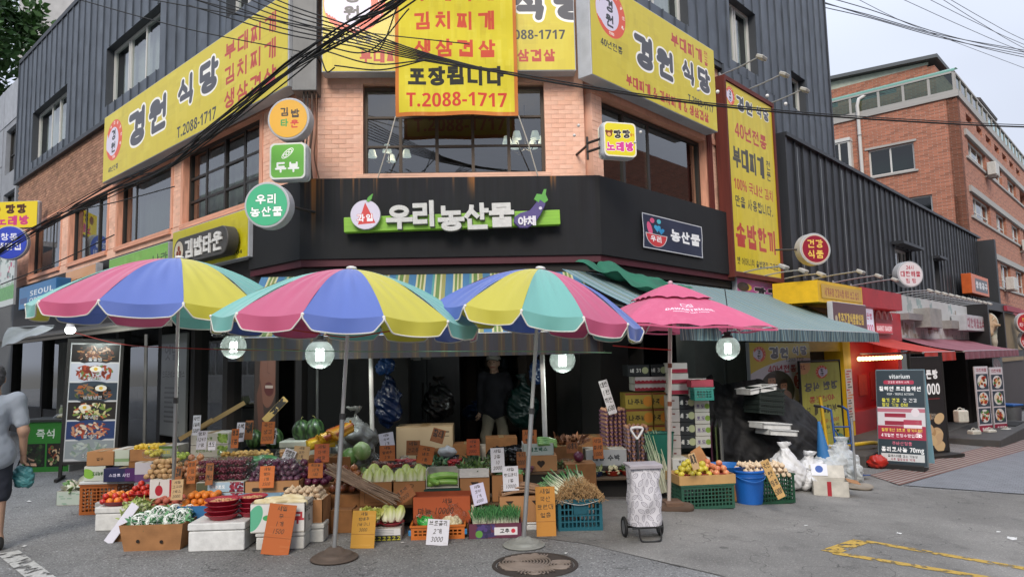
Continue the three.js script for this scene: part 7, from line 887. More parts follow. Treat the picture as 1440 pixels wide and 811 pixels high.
// watermelons, foam, bags at the back
{const wm=tint(tf(new THREE.SphereGeometry(0.12,40,26),0,0,0,0,0,0,[0.88,1.05,0.88]),(p)=>{const a=Math.atan2(p.z,p.x),s=Math.sin(a*9+0.9*Math.sin(p.y*40+a*3)+0.5*Math.sin(p.y*90));return s>0.15?C3('#1b2e17'):mix(C3('#31502a'),C3('#4d6b3a'),0.5+0.5*Math.sin(a*23+p.y*60));});
const z=-8.45;crate(X(365,z),0.502,z+0.02,0.5,0.2,0.36,'#20262a','black crate holding two watermelons and a tan plank',{rows:3});for(const[u,y,s,l]of[[351,0.82,0.9,'small watermelon left of the tan plank'],[379,0.82,1,'small watermelon right of the tan plank'],[419,0.9,1.05,'left watermelon on the tall foam box'],[437,0.9,1.12,'right watermelon on the tall foam box']]){const t=thing('watermelon',l,'watermelon',[X(u,z),y-0.02,z-0.16]);t.rotation.set((R()-0.5)*0.5,R()*6,0.3*(R()-0.5));t.scale.setScalar(s);obj('rind',wm,VC(0.35),t);obj('stem',tube([[0,0.12,0],[0.01,0.145,0],[0.03,0.15,0.01]],0.006,8,5),D('#6b6a3a',0.8),t);if(u>400){const r=obj('green_ring',tf(new THREE.TorusGeometry(0.075,0.012,6,20),0,-0.105,0,Math.PI/2),PLAST('#2f9a4a'),t);}}
foam(X(428,z),0.502,z+0.03,0.55,0.28,0.38,'tall pale foam box with vertical ribs under two watermelons',{m:D('#c3c6b8',0.75),ribs:true});
const y0=Yv(645,-8.0,460);for(const[u,v,r,l,c]of[[452,622,0.5,'front yellow and orange snack bag on the back row','#cfae2a'],[466,612,0.7,'middle yellow and orange snack bag on the back row','#c99a22'],[478,606,0.9,'rear yellow and orange snack bag on the back row','#b8841c']]){const p=at(u,v,-8.2),t=thing('snack_bag',l,'snack bag',p,0.2);t.rotation.z=0.35*r;t.rotation.y=0.9*r;t.scale.set(0.8,1.1,1);obj('bag',tint(crumple(rbox(0.4,0.11,0.2,0.05,0,0,0,0,0,0,6),0.05,9,u),(q)=>Math.sin(q.x*38+q.y*30)+0.8*Math.sin(q.z*40+q.x*25)>0.7?C3('#8a3a1a'):C3(c)),VC(0.3,{}),t);obj('seal',[box(0.02,0.11,0.02,0.2,0,0),box(0.02,0.11,0.02,-0.2,0,0)],D(c,0.4),t);}
carton(X(462,-8.12),0.42,-8.05,0.5,0.22,0.3,'brown carton under the yellow snack bags',{m:CARD2,closed:true});
const tb=obj('grey_trash_bag',bagGeo(0.52,0.72,0.42,12),new THREE.MeshPhysicalMaterial({color:0x7d7f7a,roughness:0.35,transmission:0.25,thickness:0,side:THREE.DoubleSide}));tb.position.set(X(497,-8.65),0.42,-8.7);tag(tb,'big translucent grey plastic bag tied at the top behind the pole','plastic bag');
const cornG=obj('corn_bag',crumple(tf(new THREE.SphereGeometry(0.2,28,18),0,0,0,0,0,0,[1.05,0.45,0.55]),0.03,10,5),D('#3c7a4a',0.35));cornG.position.set(X(364,-7.75),0.62,-7.85);tag(cornG,'shiny green printed bag lying above the net bagged onions','bag');crate(X(364,-7.78),0.302,-7.74,0.42,0.24,0.2,'#2a5248','dark green crate under the shiny green bag',{rows:4});
produce('ginger_root',[lump(potatoGeo(0.03,'#c9a55f',3),0.008,90,2)],VC(0.7),'knobbly ginger root on the back row above the green bag','ginger','ginger roots on the back row',heap(X(355,-8.2),0.62,-8.2,0.4,0.2,0.03,2));carton(X(352,-8.1),0.502,-8.06,0.44,0.12,0.25,'brown carton under the ginger roots',{m:CARD2});}
// round cabbages
for(const[u,v,r,c,l]of[[491,642,0.095,'#5f8f45','darker round green cabbage left of the pair'],[508,634,0.1,'#94ac72','paler round cabbage right of the pair']]){const z=-8.15,t=thing('round_cabbage',l,'cabbage',at(u,v,z));obj('head',tint(lump(new THREE.SphereGeometry(r,26,18),0.004,60,u),(p)=>mix(C3(c),C3('#b5c49a'),0.25+0.4*Math.sin(Math.atan2(p.z,p.x)*5+p.y*30))),VC(0.5),t);for(let i=0;i<4;i++){const a=i*1.6+u;obj('outer_leaf',tint(grid(8,8,(p,q)=>{const b=a+(p-0.5)*1.7,e=-1.1+q*1.7,k=r*(1.035+0.03*Math.sin(p*9+q*4));return[Math.cos(b)*Math.cos(e)*k,Math.sin(e)*k,Math.sin(b)*Math.cos(e)*k];}),(p)=>mix(C3(c),C3('#7fa55c'),0.5+0.5*Math.sin(p.x*70))),LEAFM,t);}}
// ---------- third tier, middle: bags and boxes
{const T3=0.422,z=-8.04;const bag=(u,w,h,fill,l,cat='plastic bag')=>{const t=thing('veg_bag',l,cat,[X(u,z),T3,z-0.18],R());obj('bag',bagGeo(w,h,w*0.8,u),CLEAR,t);const c=obj('contents',fill(w*0.7),VC(0.5,{side:THREE.DoubleSide}),t);c.position.y=0.05;return t;};
const lv=(cols,o)=>(w)=>leafy(70,w,w*0.7,0.07,cols,{L:0.08,asp:0.4,spread:2.6,...o});
bag(527,0.26,0.22,(w)=>merge([...Array(22)].map(()=>potatoGeo(0.026,'#8a5a4a',R()*9).translate((R()-0.5)*w,0.02+R()*0.08,(R()-0.5)*w*0.6))),'clear bag of reddish roots under the tilted white card');bag(566,0.26,0.2,(w)=>merge([...Array(22)].map(()=>pepperGeo(0.012,pick(['#8f1d22','#a82a24'])).rotateX(R()*3).translate((R()-0.5)*w,0.02+R()*0.08,(R()-0.5)*w*0.6))),'clear bag of dried red peppers between the orange cards');bag(638,0.2,0.17,(w)=>merge([...Array(26)].map(()=>pepperGeo(0.014,pick(['#a01c22','#b82a28'])).rotateX(R()*3).translate((R()-0.5)*w,0.02+R()*0.06,(R()-0.5)*w*0.6))),'clear bag of bright red peppers on the back row');bag(612,0.24,0.14,lv(['#2f5a34','#3f6d3f']),'flat bag of dark greens behind the zucchini box');bag(664,0.26,0.13,lv(['#3a5a3a','#5f7a58']),'flat bag of grey green herbs behind the brown carton');bag(690,0.22,0.13,lv(['#4a5f3a','#6b7f52']),'flat bag of cut herbs beside the black bags');
const z4=-8.62,dc=carton(X(610,z4),0.36,z4,0.42,0.24,0.34,'open brown carton of bagged goods on the platform',{m:CARD2});crate(X(618,-8.5),0.422,-8.46,0.42,0.13,0.2,'#1f2528','black crate of clear wrapped packs before the brown carton',{rows:2});for(const[u,l]of[[596,'crinkled clear pack at the left of the black crate'],[628,'crinkled clear pack at the right of the black crate']]){const b=obj('clear_pack',crumple(tf(new THREE.SphereGeometry(0.11,24,16),0,0,0,0,0,0,[1.1,0.6,0.7]),0.03,14,u),CLOUDY);b.position.set(X(u,-8.5),0.6,-8.56);tag(b,l,'plastic pack');}
carton(X(597,-9.3),0.34,-9.3,0.72,0.5,0.4,'large cream carton standing inside the shop opening',{m:mat('#b09c7c',0.85,{map:cardT}),closed:true,print:(g,w,h)=>{g.fillStyle='#a8977a';g.fillRect(0,0,w,h);g.fillStyle='#4a4236';g.fillRect(w*0.84,h*0.12,w*0.1,6);g.fillRect(w*0.82,h*0.24,w*0.12,3);}});
for(const[u,l,s]of[[703,'shiny black plastic bag at the left of the black bags',1],[725,'shiny black plastic bag at the right of the black bags',1.1]]){const b=obj('black_bag',bagGeo(0.3*s,0.2*s,0.26,u,false),D('#131314',0.22));b.position.set(X(u,-8.5),0.43,-8.6);tag(b,l,'plastic bag');}

const zr=-8.05,pr=(s,bg,fg)=>(g,w,h)=>{g.fillStyle=bg;g.fillRect(0,0,w,h);ink(g,s,w/2,h*0.3,h*0.4,fg,{fit:w*0.7});};
carton(X(760,zr),0.422,zr,0.36,0.17,0.3,'brown carton with a heart shaped hole in the back row',{m:CARD,closed:true,tape:false,print:(g,w,h)=>{g.fillStyle='#a57a50';g.fillRect(0,0,w,h);g.fillStyle='#2c2119';g.beginPath();g.arc(w*0.45,h*0.45,9,0,7);g.arc(w*0.55,h*0.45,9,0,7);g.fill();g.beginPath();g.moveTo(w*0.38,h*0.5);g.lineTo(w*0.5,h*0.78);g.lineTo(w*0.62,h*0.5);g.fill();}});
carton(X(757,zr),0.594,zr-0.02,0.34,0.13,0.28,'white and green pumpkin carton on the heart holed carton',{m:CARDW,print:pr('애호박스','#a9b5ae','#2f5a4a')});produce('cucumber',[tubeVeg(0.19,0.02,0.01,'#4f7f3a','#7fa55c')],VC(0.4),'pale striped cucumber on the pumpkin carton','cucumber','cucumbers on the pumpkin carton',[0,1,2,3].map((i)=>[X(770,zr),0.7+i*0.018,zr-0.03-i*0.02,1,0,0.2-i*0.1,-0.15]));
carton(X(803,zr),0.34,zr-0.75,0.44,0.26,0.3,'brown carton under the bag of dried leaves',{m:CARD2,closed:true});{const o=obj('dried_leaf_bag',[tf(leafy(120,0.36,0.2,0.05,['#7d5236','#9a6a48','#5f3c28'],{L:0.09,asp:0.4,spread:2.8,base:'#7d5236'}),0,0,0)],LEAFM);o.position.set(X(802,-8.85),0.6,-8.95);tag(o,'bag of brown dried leaves on the platform','dried leaves');}
const zp=-8.85;carton(X(852,zp),0.342,zp,0.5,0.2,0.3,'white carton with dark letters on the right of the platform',{m:CARDW,closed:true,print:pr('대농 수박','#a5a8a8','#3a3d40')});
const BW=[['#26385f',838,'navy bowl of pale sprouts on the platform edge'],['#a0301f',862,'red bowl of white onions on the platform edge'],['#a0301f',884,'red bowl of leafy greens on the platform edge']];for(const[c,u,l]of BW)bowl([X(u,-8.7),0.24,-8.78],0.1,0.06,c,l);{const s=tag(obj('shelf_board',triUV(rbox(0.62,0.025,0.24,0.004,X(862,-8.7),0.226,-8.72),1),W_('#5a4a3a',0.9)),'narrow shelf board carrying the three bowls','board');for(const k of[-1,1])obj('bracket',box(0.03,0.23,0.2,X(862,-8.7)+k*0.25,0.1,-8.73),M_DARK,s);}
produce('small_white_onion',[onionGeo(0.03,'#cfc7a8','#a8a878')],VC(0.4),'white onion in the red bowl on the platform edge','onion','white onions on the platform edge',heap(X(862,-8.7),0.26,-8.78,0.16,0.16,0.03,2));for(const[u,l,cols]of[[838,'pale sprouts in the navy bowl',['#9aa56a','#b5b88a']],[884,'leafy greens in the right red bowl',['#3f6a35','#5a8040']]]){const o=obj('sprouts',tf(leafy(60,0.13,0.13,0.03,cols,{L:0.07,asp:0.35,spread:2.4}),X(u,-8.7),0.28,-8.78),LEAFM);tag(o,l,'greens');}
const rc=obj('red_cabbage',lump(ball(0.06,X(813,-8.2),0.55,-8.2,16),0.004,60,2),D('#5c1f3a',0.35));tag(rc,'small red cabbage below the bag of dried leaves','cabbage');carton(X(815,-8.1),0,-8.06,0.34,0.49,0.3,'plain brown carton behind the scallion crate',{m:CARD2,closed:true,tape:false});}
// small wrapped goods that fill the gaps of the rows
{const pk=(u,y,z,w,h,fill,l,cat='plastic pack')=>{const t=thing('wrapped_pack',l,cat,[X(u,z),y,z],R()*6);obj('wrap',crumple(rbox(w,h,w*0.75,0.03,0,h/2,0,0,0,0,5),h*0.3,14,u),CLEAR,t);obj('contents',fill(w*0.75,h*0.7),VC(0.6,{side:THREE.DoubleSide}),t);};
const balls=(r,cols)=>(w,h)=>merge([...Array(14)].map(()=>tint(new THREE.SphereGeometry(r*(0.8+0.4*R()),9,7),()=>C3(pick(cols))).translate((R()-0.5)*w,r+R()*h*0.7,(R()-0.5)*w*0.6))),greens=(cols)=>(w,h)=>leafy(50,w,w*0.6,h*0.4,cols,{L:0.06,asp:0.4,spread:2.6});
pk(648,0.45,-7.95,0.16,0.08,greens(['#3a5f33','#5a8046']),'wrapped pack of cut greens in the gap beside the red pepper bag');pk(676,0.45,-8.15,0.17,0.08,balls(0.022,['#c9b89a','#b5a27c']),'wrapped pack of pale mushrooms behind the grey green herbs');pk(545,0.45,-8.25,0.2,0.1,balls(0.024,['#a5402c','#8f3424']),'wrapped pack of reddish bulbs behind the left cabbage carton');pk(588,0.45,-8.2,0.18,0.1,balls(0.02,['#7d5a3a','#9a7a54']),'wrapped pack of dates behind the right cabbage carton');pk(515,0.45,-7.95,0.2,0.12,greens(['#6f8f4a','#9ab06a']),'wrapped pack of lettuce right of the round cabbages');
pk(322,0.64,-8.15,0.2,0.09,balls(0.024,['#c9a04a','#b58a3a']),'wrapped pack of yellow plums behind the grape packs');pk(255,0.64,-8.1,0.2,0.09,balls(0.024,['#a8b84a','#8fa53f']),'wrapped pack of green plums behind the pale onions');pk(398,0.64,-8.1,0.22,0.1,balls(0.026,['#b5895a','#9a6d44']),'wrapped pack of taro behind the purple onions');pk(216,0.66,-8.3,0.2,0.08,balls(0.026,['#c2b03c','#d0bf52']),'wrapped pack of yellow melons by the left parasol pole');
pk(792,0.42,-8.3,0.2,0.1,greens(['#4a6a3a','#6f8a52']),'wrapped pack of stems left of the red cabbage');pk(742,0.42,-8.0,0.16,0.08,balls(0.02,['#5a2a3f','#743a50']),'wrapped pack of dark beans by the brown price card');
const boxes=[[705,0.34,-9.2,0.4,0.34,'closed brown carton in the dark behind the black bags',CARD2],[655,0.34,-9.3,0.36,0.26,'closed brown carton left of the shopkeeper',CARD2],[690,0.34,-9.5,0.3,0.2,'pale carton at the feet of the shopkeeper',CARDW],[838,0.34,-9.4,0.4,0.3,'closed carton behind the white lettered carton',CARD]];for(const[u,y,z,w,h,l,m]of boxes)carton(X(u,z),y,z,w,h,0.3,l,{m,closed:true});
for(const[u0,v0,u1,v1,z,l]of[[266,610,345,566,-8.75,'long wooden lath leaning behind the white grape cartons'],[250,618,300,590,-8.7,'short wooden lath leaning behind the pale onions']]){const a=at(u0,v0,z),b=at(u1,v1,z-0.1),d=b.clone().sub(a),o=obj('wooden_lath',tf(triUV(box(d.length(),0.05,0.02),2),(a.x+b.x)/2,(a.y+b.y)/2,(a.z+b.z)/2,0,0,Math.atan2(d.y,d.x)),D('#a58a5c',0.85));tag(o,l,'lath');}}

// ================================================================ price cards
card(240,255,676,703,-7.1,TAN,['세일','고구마','1박스','2000'],'tan price card standing in the netted greens');
card(367,404,702,768,-6.55,'#aa5a2a',['세일','무','1개','1500'],'large orange price card leaning on the white radish carton',{ground:1,roll:-0.13,fold:0.66,tilt:-0.22,turn:0.05});
card(493,525,713,762,-6.68,'#b58631',['세일','쌈배추','1바구니','3000'],'yellow orange price card leaning on the red cabbage trays',{ground:1,roll:-0.05,fold:0.62,tilt:-0.2,turn:0.05});
card(599,629,728,762,-6.7,WHT,['브로콜리','2개','3000'],'white price card leaning on the orange basket',{ground:1,roll:-0.1,tilt:-0.25,turn:0.05});
card(755,782,684,750,-6.9,'#b47c34',['세일','국산','토란대','얼음'],'tall amber price card standing beside the teal crate',{ground:1,fold:0.7,tilt:-0.1,turn:0});
card(144,158,700,745,-7.2,'#d6d6e2',[],'long blank white plank leaning on the lettuce carton',{ground:1,w:0.085,h:0.42,roll:-0.6,tilt:-0.1,turn:0});
card(667,686,681,709,-7.05,'#c9c6dd',['세일','오이','1개','6000'],'lilac white price card tilted above the onion sprouts',{roll:0.2});
card(691,710,631,664,-7.4,WHT,['세일','2종','10','2000'],'white price card with cut corners, highest of the white pair');
card(708,730,657,690,-7.2,WHT,['세일','햇도라지','1봉','10000'],'white price card standing on the dried roots');
card(535,555,609,628,-7.9,WHT,['세일','두부','1개'],'tilted white price card above the reddish roots',{roll:0.15});
card(534,555,627,648,-7.6,ORG,['세일','알배추','2개'],'orange price card over the left cabbage carton');
card(571,590,620,640,-7.75,BRN,['세일','건고추'],'brownish orange price card over the dried red peppers');
card(585,607,628,652,-7.5,ORG,['세일','배추','1통'],'tilted orange price card over the right cabbage carton',{roll:-0.2});
card(556,590,681,704,-7.12,BRN,['애호박','1000'],'amber card lying tilted before the cabbage cartons',{roll:0.6,w:0.2,h:0.13});
card(604,622,603,622,-8.5,BRN,['황태'],'dark orange card lying in the open carton of bagged goods',{roll:-0.3});
card(656,674,618,640,-8.1,'#b5532c',['세일','부추','2000'],'dark red orange price card on the back row below the shopkeeper');
card(735,755,605,628,-8.2,ORG,['세일','호박'],'orange price card behind the right parasol pole');
card(727,740,636,658,-7.8,BRN,['가지','2000'],'brown price card left of the heart holed carton');
card(797,813,622,637,-8.5,BRN,['시래기'],'small brown card above the dried leaves');
card(835,849,616,645,-8.7,ORG,['세일','콩나물','1000'],'narrow orange price card on the white lettered carton');
card(850,875,533,582,-9.0,'#c9c4c4',['대란','1판','특란','6500'],'tall whitish board leaning above the egg trays',{roll:0.25,w:0.11});
card(245,254,657,678,-7.6,BRN,['감자'],'narrow brown card on the carton by the left pole');
card(262,273,650,680,-7.6,ORG,['양파','1망','7500'],'orange price card on the carton of pale onions');
card(288,298,653,682,-7.35,BRN,['거봉','1박스'],'brown orange card before the printed grape cartons');
card(270,280,585,612,-8.3,WHT,['샤인','1송이','5000'],'white price card at the left of the white grape cartons');
card(275,289,607,632,-7.9,WHT,['양파','1243','1망'],'white price card above the pale onions');
card(292,302,621,633,-7.6,WHT,['포도'],'small white card on the clear grape packs',{});
card(324,334,604,630,-7.75,ORG,['생강','1봉'],'orange price card at the left of the ginger');
card(331,342,595,621,-7.95,WHT,['수박','12000'],'white price card behind the orange card at the ginger');
card(343,354,592,618,-8.1,BRN,['복숭아'],'dark brown card below the small left watermelon');
card(366,384,594,624,-7.95,ORG,['국산','생강','5000'],'orange price card below the small right watermelon');
card(380,387,603,625,-8.05,WHT,['1봉'],'thin white card beside the ginger price card');
card(354,388,560,592,-8.35,'#b99a5c',['하우스 수박'],'tan plank leaning between the two small watermelons',{roll:-0.75,w:0.08,h:0.34});
card(364,384,657,686,-7.35,'#c06a34',['세일','양파','1망','3500'],'orange price card on the carton of purple onions');
card(412,433,628,646,-7.7,TAN,['세일','감자','1봉'],'tan price card over the dark red onions',{roll:-0.1});
card(395,411,632,647,-7.65,WHT,['적양파'],'small tilted white card over the purple onions',{roll:-0.4});
card(442,462,625,650,-7.75,'#b5603a',['세일','자색','양파'],'red orange price card below the yellow snack bags');
card(433,453,652,672,-7.2,ORG,['흑마늘','10개','180'],'orange price card standing in the garlic',{});
card(975,985,637,660,-7.9,TAN,['사과'],'tan card standing among the yellow apples',{roll:0.25});
card(1094,1106,645,700,-7.95,'#b8945c',['국산','햇','땅콩','5000'],'long tan plank leaning on the garlic crate',{w:0.1,roll:0.35,turn:0.1});
// ================================================================ eggs, boxed goods and the recess on the right
{const tray=grid(30,30,(u,v)=>{const a=u*5*Math.PI*2,b=v*5*Math.PI*2;return[(u-0.5)*0.29,0.022*Math.cos(a)*Math.cos(b),(v-0.5)*0.29];}),eg=[];for(let i=0;i<5;i++)for(let j=0;j<5;j++)if(i===0||j===0||i===4||j===4)eg.push(tint(tf(new THREE.SphereGeometry(0.021,8,6),(i-2)*0.056,0.022,(j-2)*0.056,0,0,0,[1,1.2,1]),()=>C3('#b98a6c')));
const eggs=merge(eg);const mk=(x,y,z,col,l,grp,n,turn)=>{let p;for(let i=0;i<n;i++){if(!p){p=thing('egg_tray',l,'egg tray',[x,y,z],turn,grp);obj('tray',tray,mat(col,0.55,{side:THREE.DoubleSide}),p);obj('eggs',eggs,VC(0.6),p).userData.kind='stuff';}else dup(p,[x+(R()-0.5)*0.008,y+i*0.05,z+(R()-0.5)*0.008],turn+(R()-0.5)*0.06);}};
mk(X(866,-9.1),0.37,-9.25,'#6b4a60','purple plastic egg tray in the taller left stack','egg trays of the left stack',13,0.1);mk(X(897,-8.95),0.37,-9.05,'#85707c','greyish egg tray in the shorter right stack','egg trays of the right stack',9,0.0);}
{
const z=-9.35,stack=(u0,u1,y,h,n,m,l,pr,zz=z,d=0.36)=>{const a=X(u0,zz),b=X(u1,zz);for(let k=0;k<n;k++)carton((a+b)/2+(R()-0.5)*0.01,y+k*(h+0.003),zz+(R()-0.5)*0.015,b-a,h,d,l(k),{m,closed:true,print:pr,tape:false});};
const nth=['lowest','second','third','fourth','fifth','sixth'];
const yel=(g,w,h)=>{g.fillStyle='#a8933c';g.fillRect(0,0,w,h);g.fillStyle='#7d3a28';g.fillRect(0,0,w,h*0.12);ink(g,'나주배',w*0.44,h*0.36,h*0.4,'#3a3420');g.fillStyle='#c9842c';g.beginPath();g.arc(w*0.85,h*0.55,h*0.34,0,7);g.fill();};
stack(882,920,0.36,0.205,4,mat('#a8933c',0.7,{map:cardT}),(k)=>`${nth[k]} yellow pear carton of the left column behind the pole`,yel);stack(921,940,0.36,0.205,4,mat('#b09a42',0.7,{map:cardT}),(k)=>`${nth[k]} yellow pear carton of the narrow right column`,yel);
const wr=(g,w,h)=>{g.fillStyle='#b8b0b0';g.fillRect(0,0,w,h);g.fillStyle='#8f2030';for(let i=0;i<9;i++){g.beginPath();g.arc(i*w/8,h*0.9,h*0.4,0,7);g.fill();}};stack(896,942,1.21,0.09,2,CARDW,(k)=>`${k ? 'upper' : 'lower'} white and red apple carton on the pear cartons`,wr);
const bk=(g,w,h)=>{g.fillStyle='#1f2326';g.fillRect(0,0,w,h);ink(g,'배 31',w*0.36,h*0.3,h*0.4,'#c9c9c4');g.fillStyle='#9aa07a';g.beginPath();g.arc(w*0.8,h*0.5,h*0.3,0,7);g.fill();};stack(887,918,1.4,0.15,1,mat('#22262a',0.7,{map:cardT}),()=>'black pear carton on top, left of two',bk);stack(920,942,1.4,0.15,1,mat('#22262a',0.7,{map:cardT}),()=>'black pear carton on top, right of two',bk);
const zz=-9.05;stack(945,958,0.34,0.16,5,CARDW,(k)=>`${nth[k]} narrow white carton right of the pole`,(g,w,h)=>{g.fillStyle='#a9a4a0';g.fillRect(0,0,w,h);g.fillStyle='#6b3a35';g.fillRect(w*0.2,h*0.3,w*0.3,6);},zz);stack(958,979,0.5,0.16,4,mat('#2a2f36',0.7,{map:cardT}),(k)=>`${nth[k]} dark pear carton in the column beside the grey door`,bk,zz);stack(979,1000,0.5,0.145,4,CARDW,(k)=>`${nth[k]} white grape carton in the column by the grey door`,(g,w,h)=>{g.fillStyle='#b3b2a8';g.fillRect(0,0,w,h);g.fillStyle='#6f8a35';g.beginPath();g.arc(w*0.85,h*0.5,12,0,7);g.fill();ink(g,'포도',w*0.4,h*0.3,h*0.4,'#5a4a6a');},zz);
stack(948,972,1.17,0.13,3,CARDW,(k)=>`${nth[k]} red and white apple carton above the dark pear cartons`,(g,w,h)=>{g.fillStyle='#bdb9b6';g.fillRect(0,0,w,h*0.7);g.fillStyle='#98243a';g.fillRect(0,h*0.6,w,h*0.4);},zz);stack(972,998,1.12,0.12,2,CARDW,(k)=>`${nth[k]} white carton on the grape cartons`,(g,w,h)=>{g.fillStyle='#c2c0bd';g.fillRect(0,0,w,h);ink(g,'새송이',w*0.5,h*0.3,h*0.4,'#7a2a3a');},zz);
crate(X(992,-8.9),1.1,-8.85,0.24,0.16,0.26,'#2a8577','teal basket high on the carton stacks',{rows:3});carton(X(992,-8.85),1.262,-8.85,0.28,0.09,0.24,'flat red printed carton on the teal basket',{m:mat('#a8354a',0.7,{map:cardT}),closed:true});
const p=G(970,668);carton(X(971,-8.7),gy(2)+0.28,-8.7,0.46,0.18,0.32,'upper white grape farm carton on the pavement',{m:CARDW,closed:true,print:(g,w,h)=>{g.fillStyle='#b8bab8';g.fillRect(0,0,w,h);ink(g,'영광유스',w*0.32,h*0.1,h*0.2,'#333');ink(g,'당도 최고',w*0.32,h*0.45,h*0.24,'#333');ink(g,'포도',w*0.82,h*0.2,h*0.3,'#333');}});carton(X(968,-8.68),gy(2),-8.68,0.46,0.277,0.32,'lower white grape farm carton on the pavement',{m:CARDW,closed:true,print:(g,w,h)=>{g.fillStyle='#b2b4b2';g.fillRect(0,0,w,h);ink(g,'하우스',w*0.4,h*0.2,h*0.2,'#333');}});

const sh=wallThing(FRR,1.75,0.3,-1.2,'stock_shelf','dark shelf of blue and white stock in the recess','shelf');for(const y of[1.1,1.6,2.1])obj('shelf',box(1.8,0.03,0.5,0,y,0),W_('#4a4a4a',0.6),sh);for(const x of[-0.9,0.9])obj('upright',box(0.04,2.3,0.5,x,1.15,0),W_('#3d3d3d',0.6),sh);for(const[x,y,w,c,l]of[[-0.5,1.63,0.5,'#3a4656','grey blue box on the stock shelf'],[0.15,1.63,0.55,'#8f9396','pale box on the stock shelf'],[0.6,1.63,0.3,'#24508f','bright blue box on the stock shelf'],[-0.2,2.13,0.5,'#31415f','dark blue box on the top shelf'],[0.5,2.13,0.45,'#24508f','blue box at the right of the top shelf']]){const b=wallThing(FRR,1.75+x,0.3+y,-1.15,'stock_box',l,'box');obj('box',rbox(w,0.34,0.36,0.01,0,0.17,0),D(c,0.7),b);obj('flap_line',box(w,0.01,0.37,0,0.3,0),D('#1f1f1f',0.8),b);}
const rad1=obj('leek_bundle',tf(scallion(70,0.16,0.16,0.62,{r:0.006,k:1.2,c0:'#cfd0b8'}),X(934,-8.6),0.05,-8.62,-0.25,0,0.18),VC(0.5));tag(rad1,'tall bundle of green leeks leaning behind the cart','leeks');const gb=obj('green_bucket',tf(lathe([[0,0.01],[0.14,0.0],[0.18,0.42],[0.19,0.43],[0.17,0.41],[0.13,0.02],[0,0.02]],22),X(930,-8.75),0.3,-8.85),PLAST('#1c6b5c'));tag(gb,'dark green bucket behind the leeks','bucket');}
// ================================================================ right hand display: apples, bucket, crate, bags
const yy=(x)=>gy(x);
{const p=G(997,716),x=p.x-0.02,y=yy(p.x),z=p.z;crate(x,y,z,0.62,0.27,0.44,'#2d5a48','large dark green crate under the apple tray on the right',{rows:5,turn:0.1});
const t=thing('wooden_tray','shallow wooden tray of fruit bowls on the green crate','tray',[x,y+0.272,z-0.22],0.1);for(const[w,d,a,b]of[[0.66,0.016,0,0.22],[0.66,0.016,0,-0.22]])obj('side_board',triUV(box(w,0.1,d,a,0.05,b),2),D('#c19a63',0.8),t);for(const a of[-0.322,0.322])obj('end_board',triUV(box(0.016,0.1,0.42,a,0.05,0),2),D('#b8905a',0.8),t);obj('bottom',box(0.62,0.01,0.42,0,0.01,0),D('#b08a58',0.8),t);
const ya=[fruitGeo(0.036,'#c9b83f','#b3a83a')],ra=[fruitGeo(0.036,'#b8573f','#c98a5c')];const ord=['front left','front middle','front right','back left','back right'];[[-0.2,0.1],[0.0,0.11],[0.2,0.1],[-0.1,-0.09],[0.13,-0.09]].forEach(([a,b],i)=>{bowl([x+a,y+0.325,z-0.22+b],0.1,0.055,'#a62a2c',`red bowl of ${i === 2 || i === 4 ? 'pink peaches' : 'yellow apples'} at the ${ord[i]} of the wooden tray`);produce(i===2||i===4?'peach':'yellow_apple',i===2||i===4?ra:ya,VC(0.4),i===2||i===4?'pink peach in a red bowl on the wooden tray':'yellow apple in a red bowl on the wooden tray',i===2||i===4?'peach':'apple',i===2||i===4?'peaches on the wooden tray':'yellow apples on the wooden tray',heap(x+a,y+0.35,z-0.22+b,0.19,0.19,0.035,3));});
const cut=tag(obj('folded_flap',tf(triUV(box(0.16,0.2,0.006),2),X(985,z-0.3),y+0.53,z-0.36,-0.3,0.3,0.5),CARD),'torn brown cardboard piece behind the apples','cardboard');}
{const p=G(1062,711),t=thing('blue_bucket','bright blue plastic bucket beside the apple crate','bucket',[p.x,yy(p.x),p.z-0.16]);obj('bucket',lathe([[0,0.005],[0.145,0],[0.152,0.01],[0.178,0.36],[0.192,0.365],[0.194,0.39],[0.18,0.392],[0.17,0.375],[0.145,0.015],[0,0.015]],36),PLAST('#1a62b8'),t);obj('band',lathe([[0.176,0.3],[0.182,0.305],[0.182,0.318],[0.177,0.322]],36),PLAST('#175aa8'),t);obj('handle',tube([[-0.185,0.34,0],[-0.13,0.3,0.16],[0,0.27,0.205],[0.13,0.3,0.16],[0.185,0.34,0]],0.005,24,5),D('#2a6fbf',0.4),t);}
{const p=G(1028,690),b=thing('blue_basin','wide shallow blue basin behind the apple tray','basin',[X(1020,-8.7),0.2,-8.75]);obj('basin',lathe([[0,0.01],[0.2,0],[0.26,0.13],[0.275,0.135],[0.25,0.12],[0.19,0.015],[0,0.015]],32),PLAST('#1f66b0'),b);carton(X(1020,-8.7),yy(2.7),-8.55,0.5,0.33,0.4,'brown carton under the wide blue basin',{m:CARD2,closed:true,tape:false});}
{const p=G(1090,706),x=X(1078,-8.6),z=-8.5,y=yy(x);crate(x,y,z,0.52,0.34,0.4,'#1d4a34','dark green crate full of unpeeled garlic beside the blue bucket',{rows:6,turn:0.25});produce('dusty_garlic',[garlicGeo(0.034),garlicGeo(0.03)],VC(0.8,{}),'dusty garlic head in the dark green crate','garlic','garlic heads in the dark green crate',heap(x-0.05,y+0.3,z-0.2,0.6,0.42,0.034,3));}
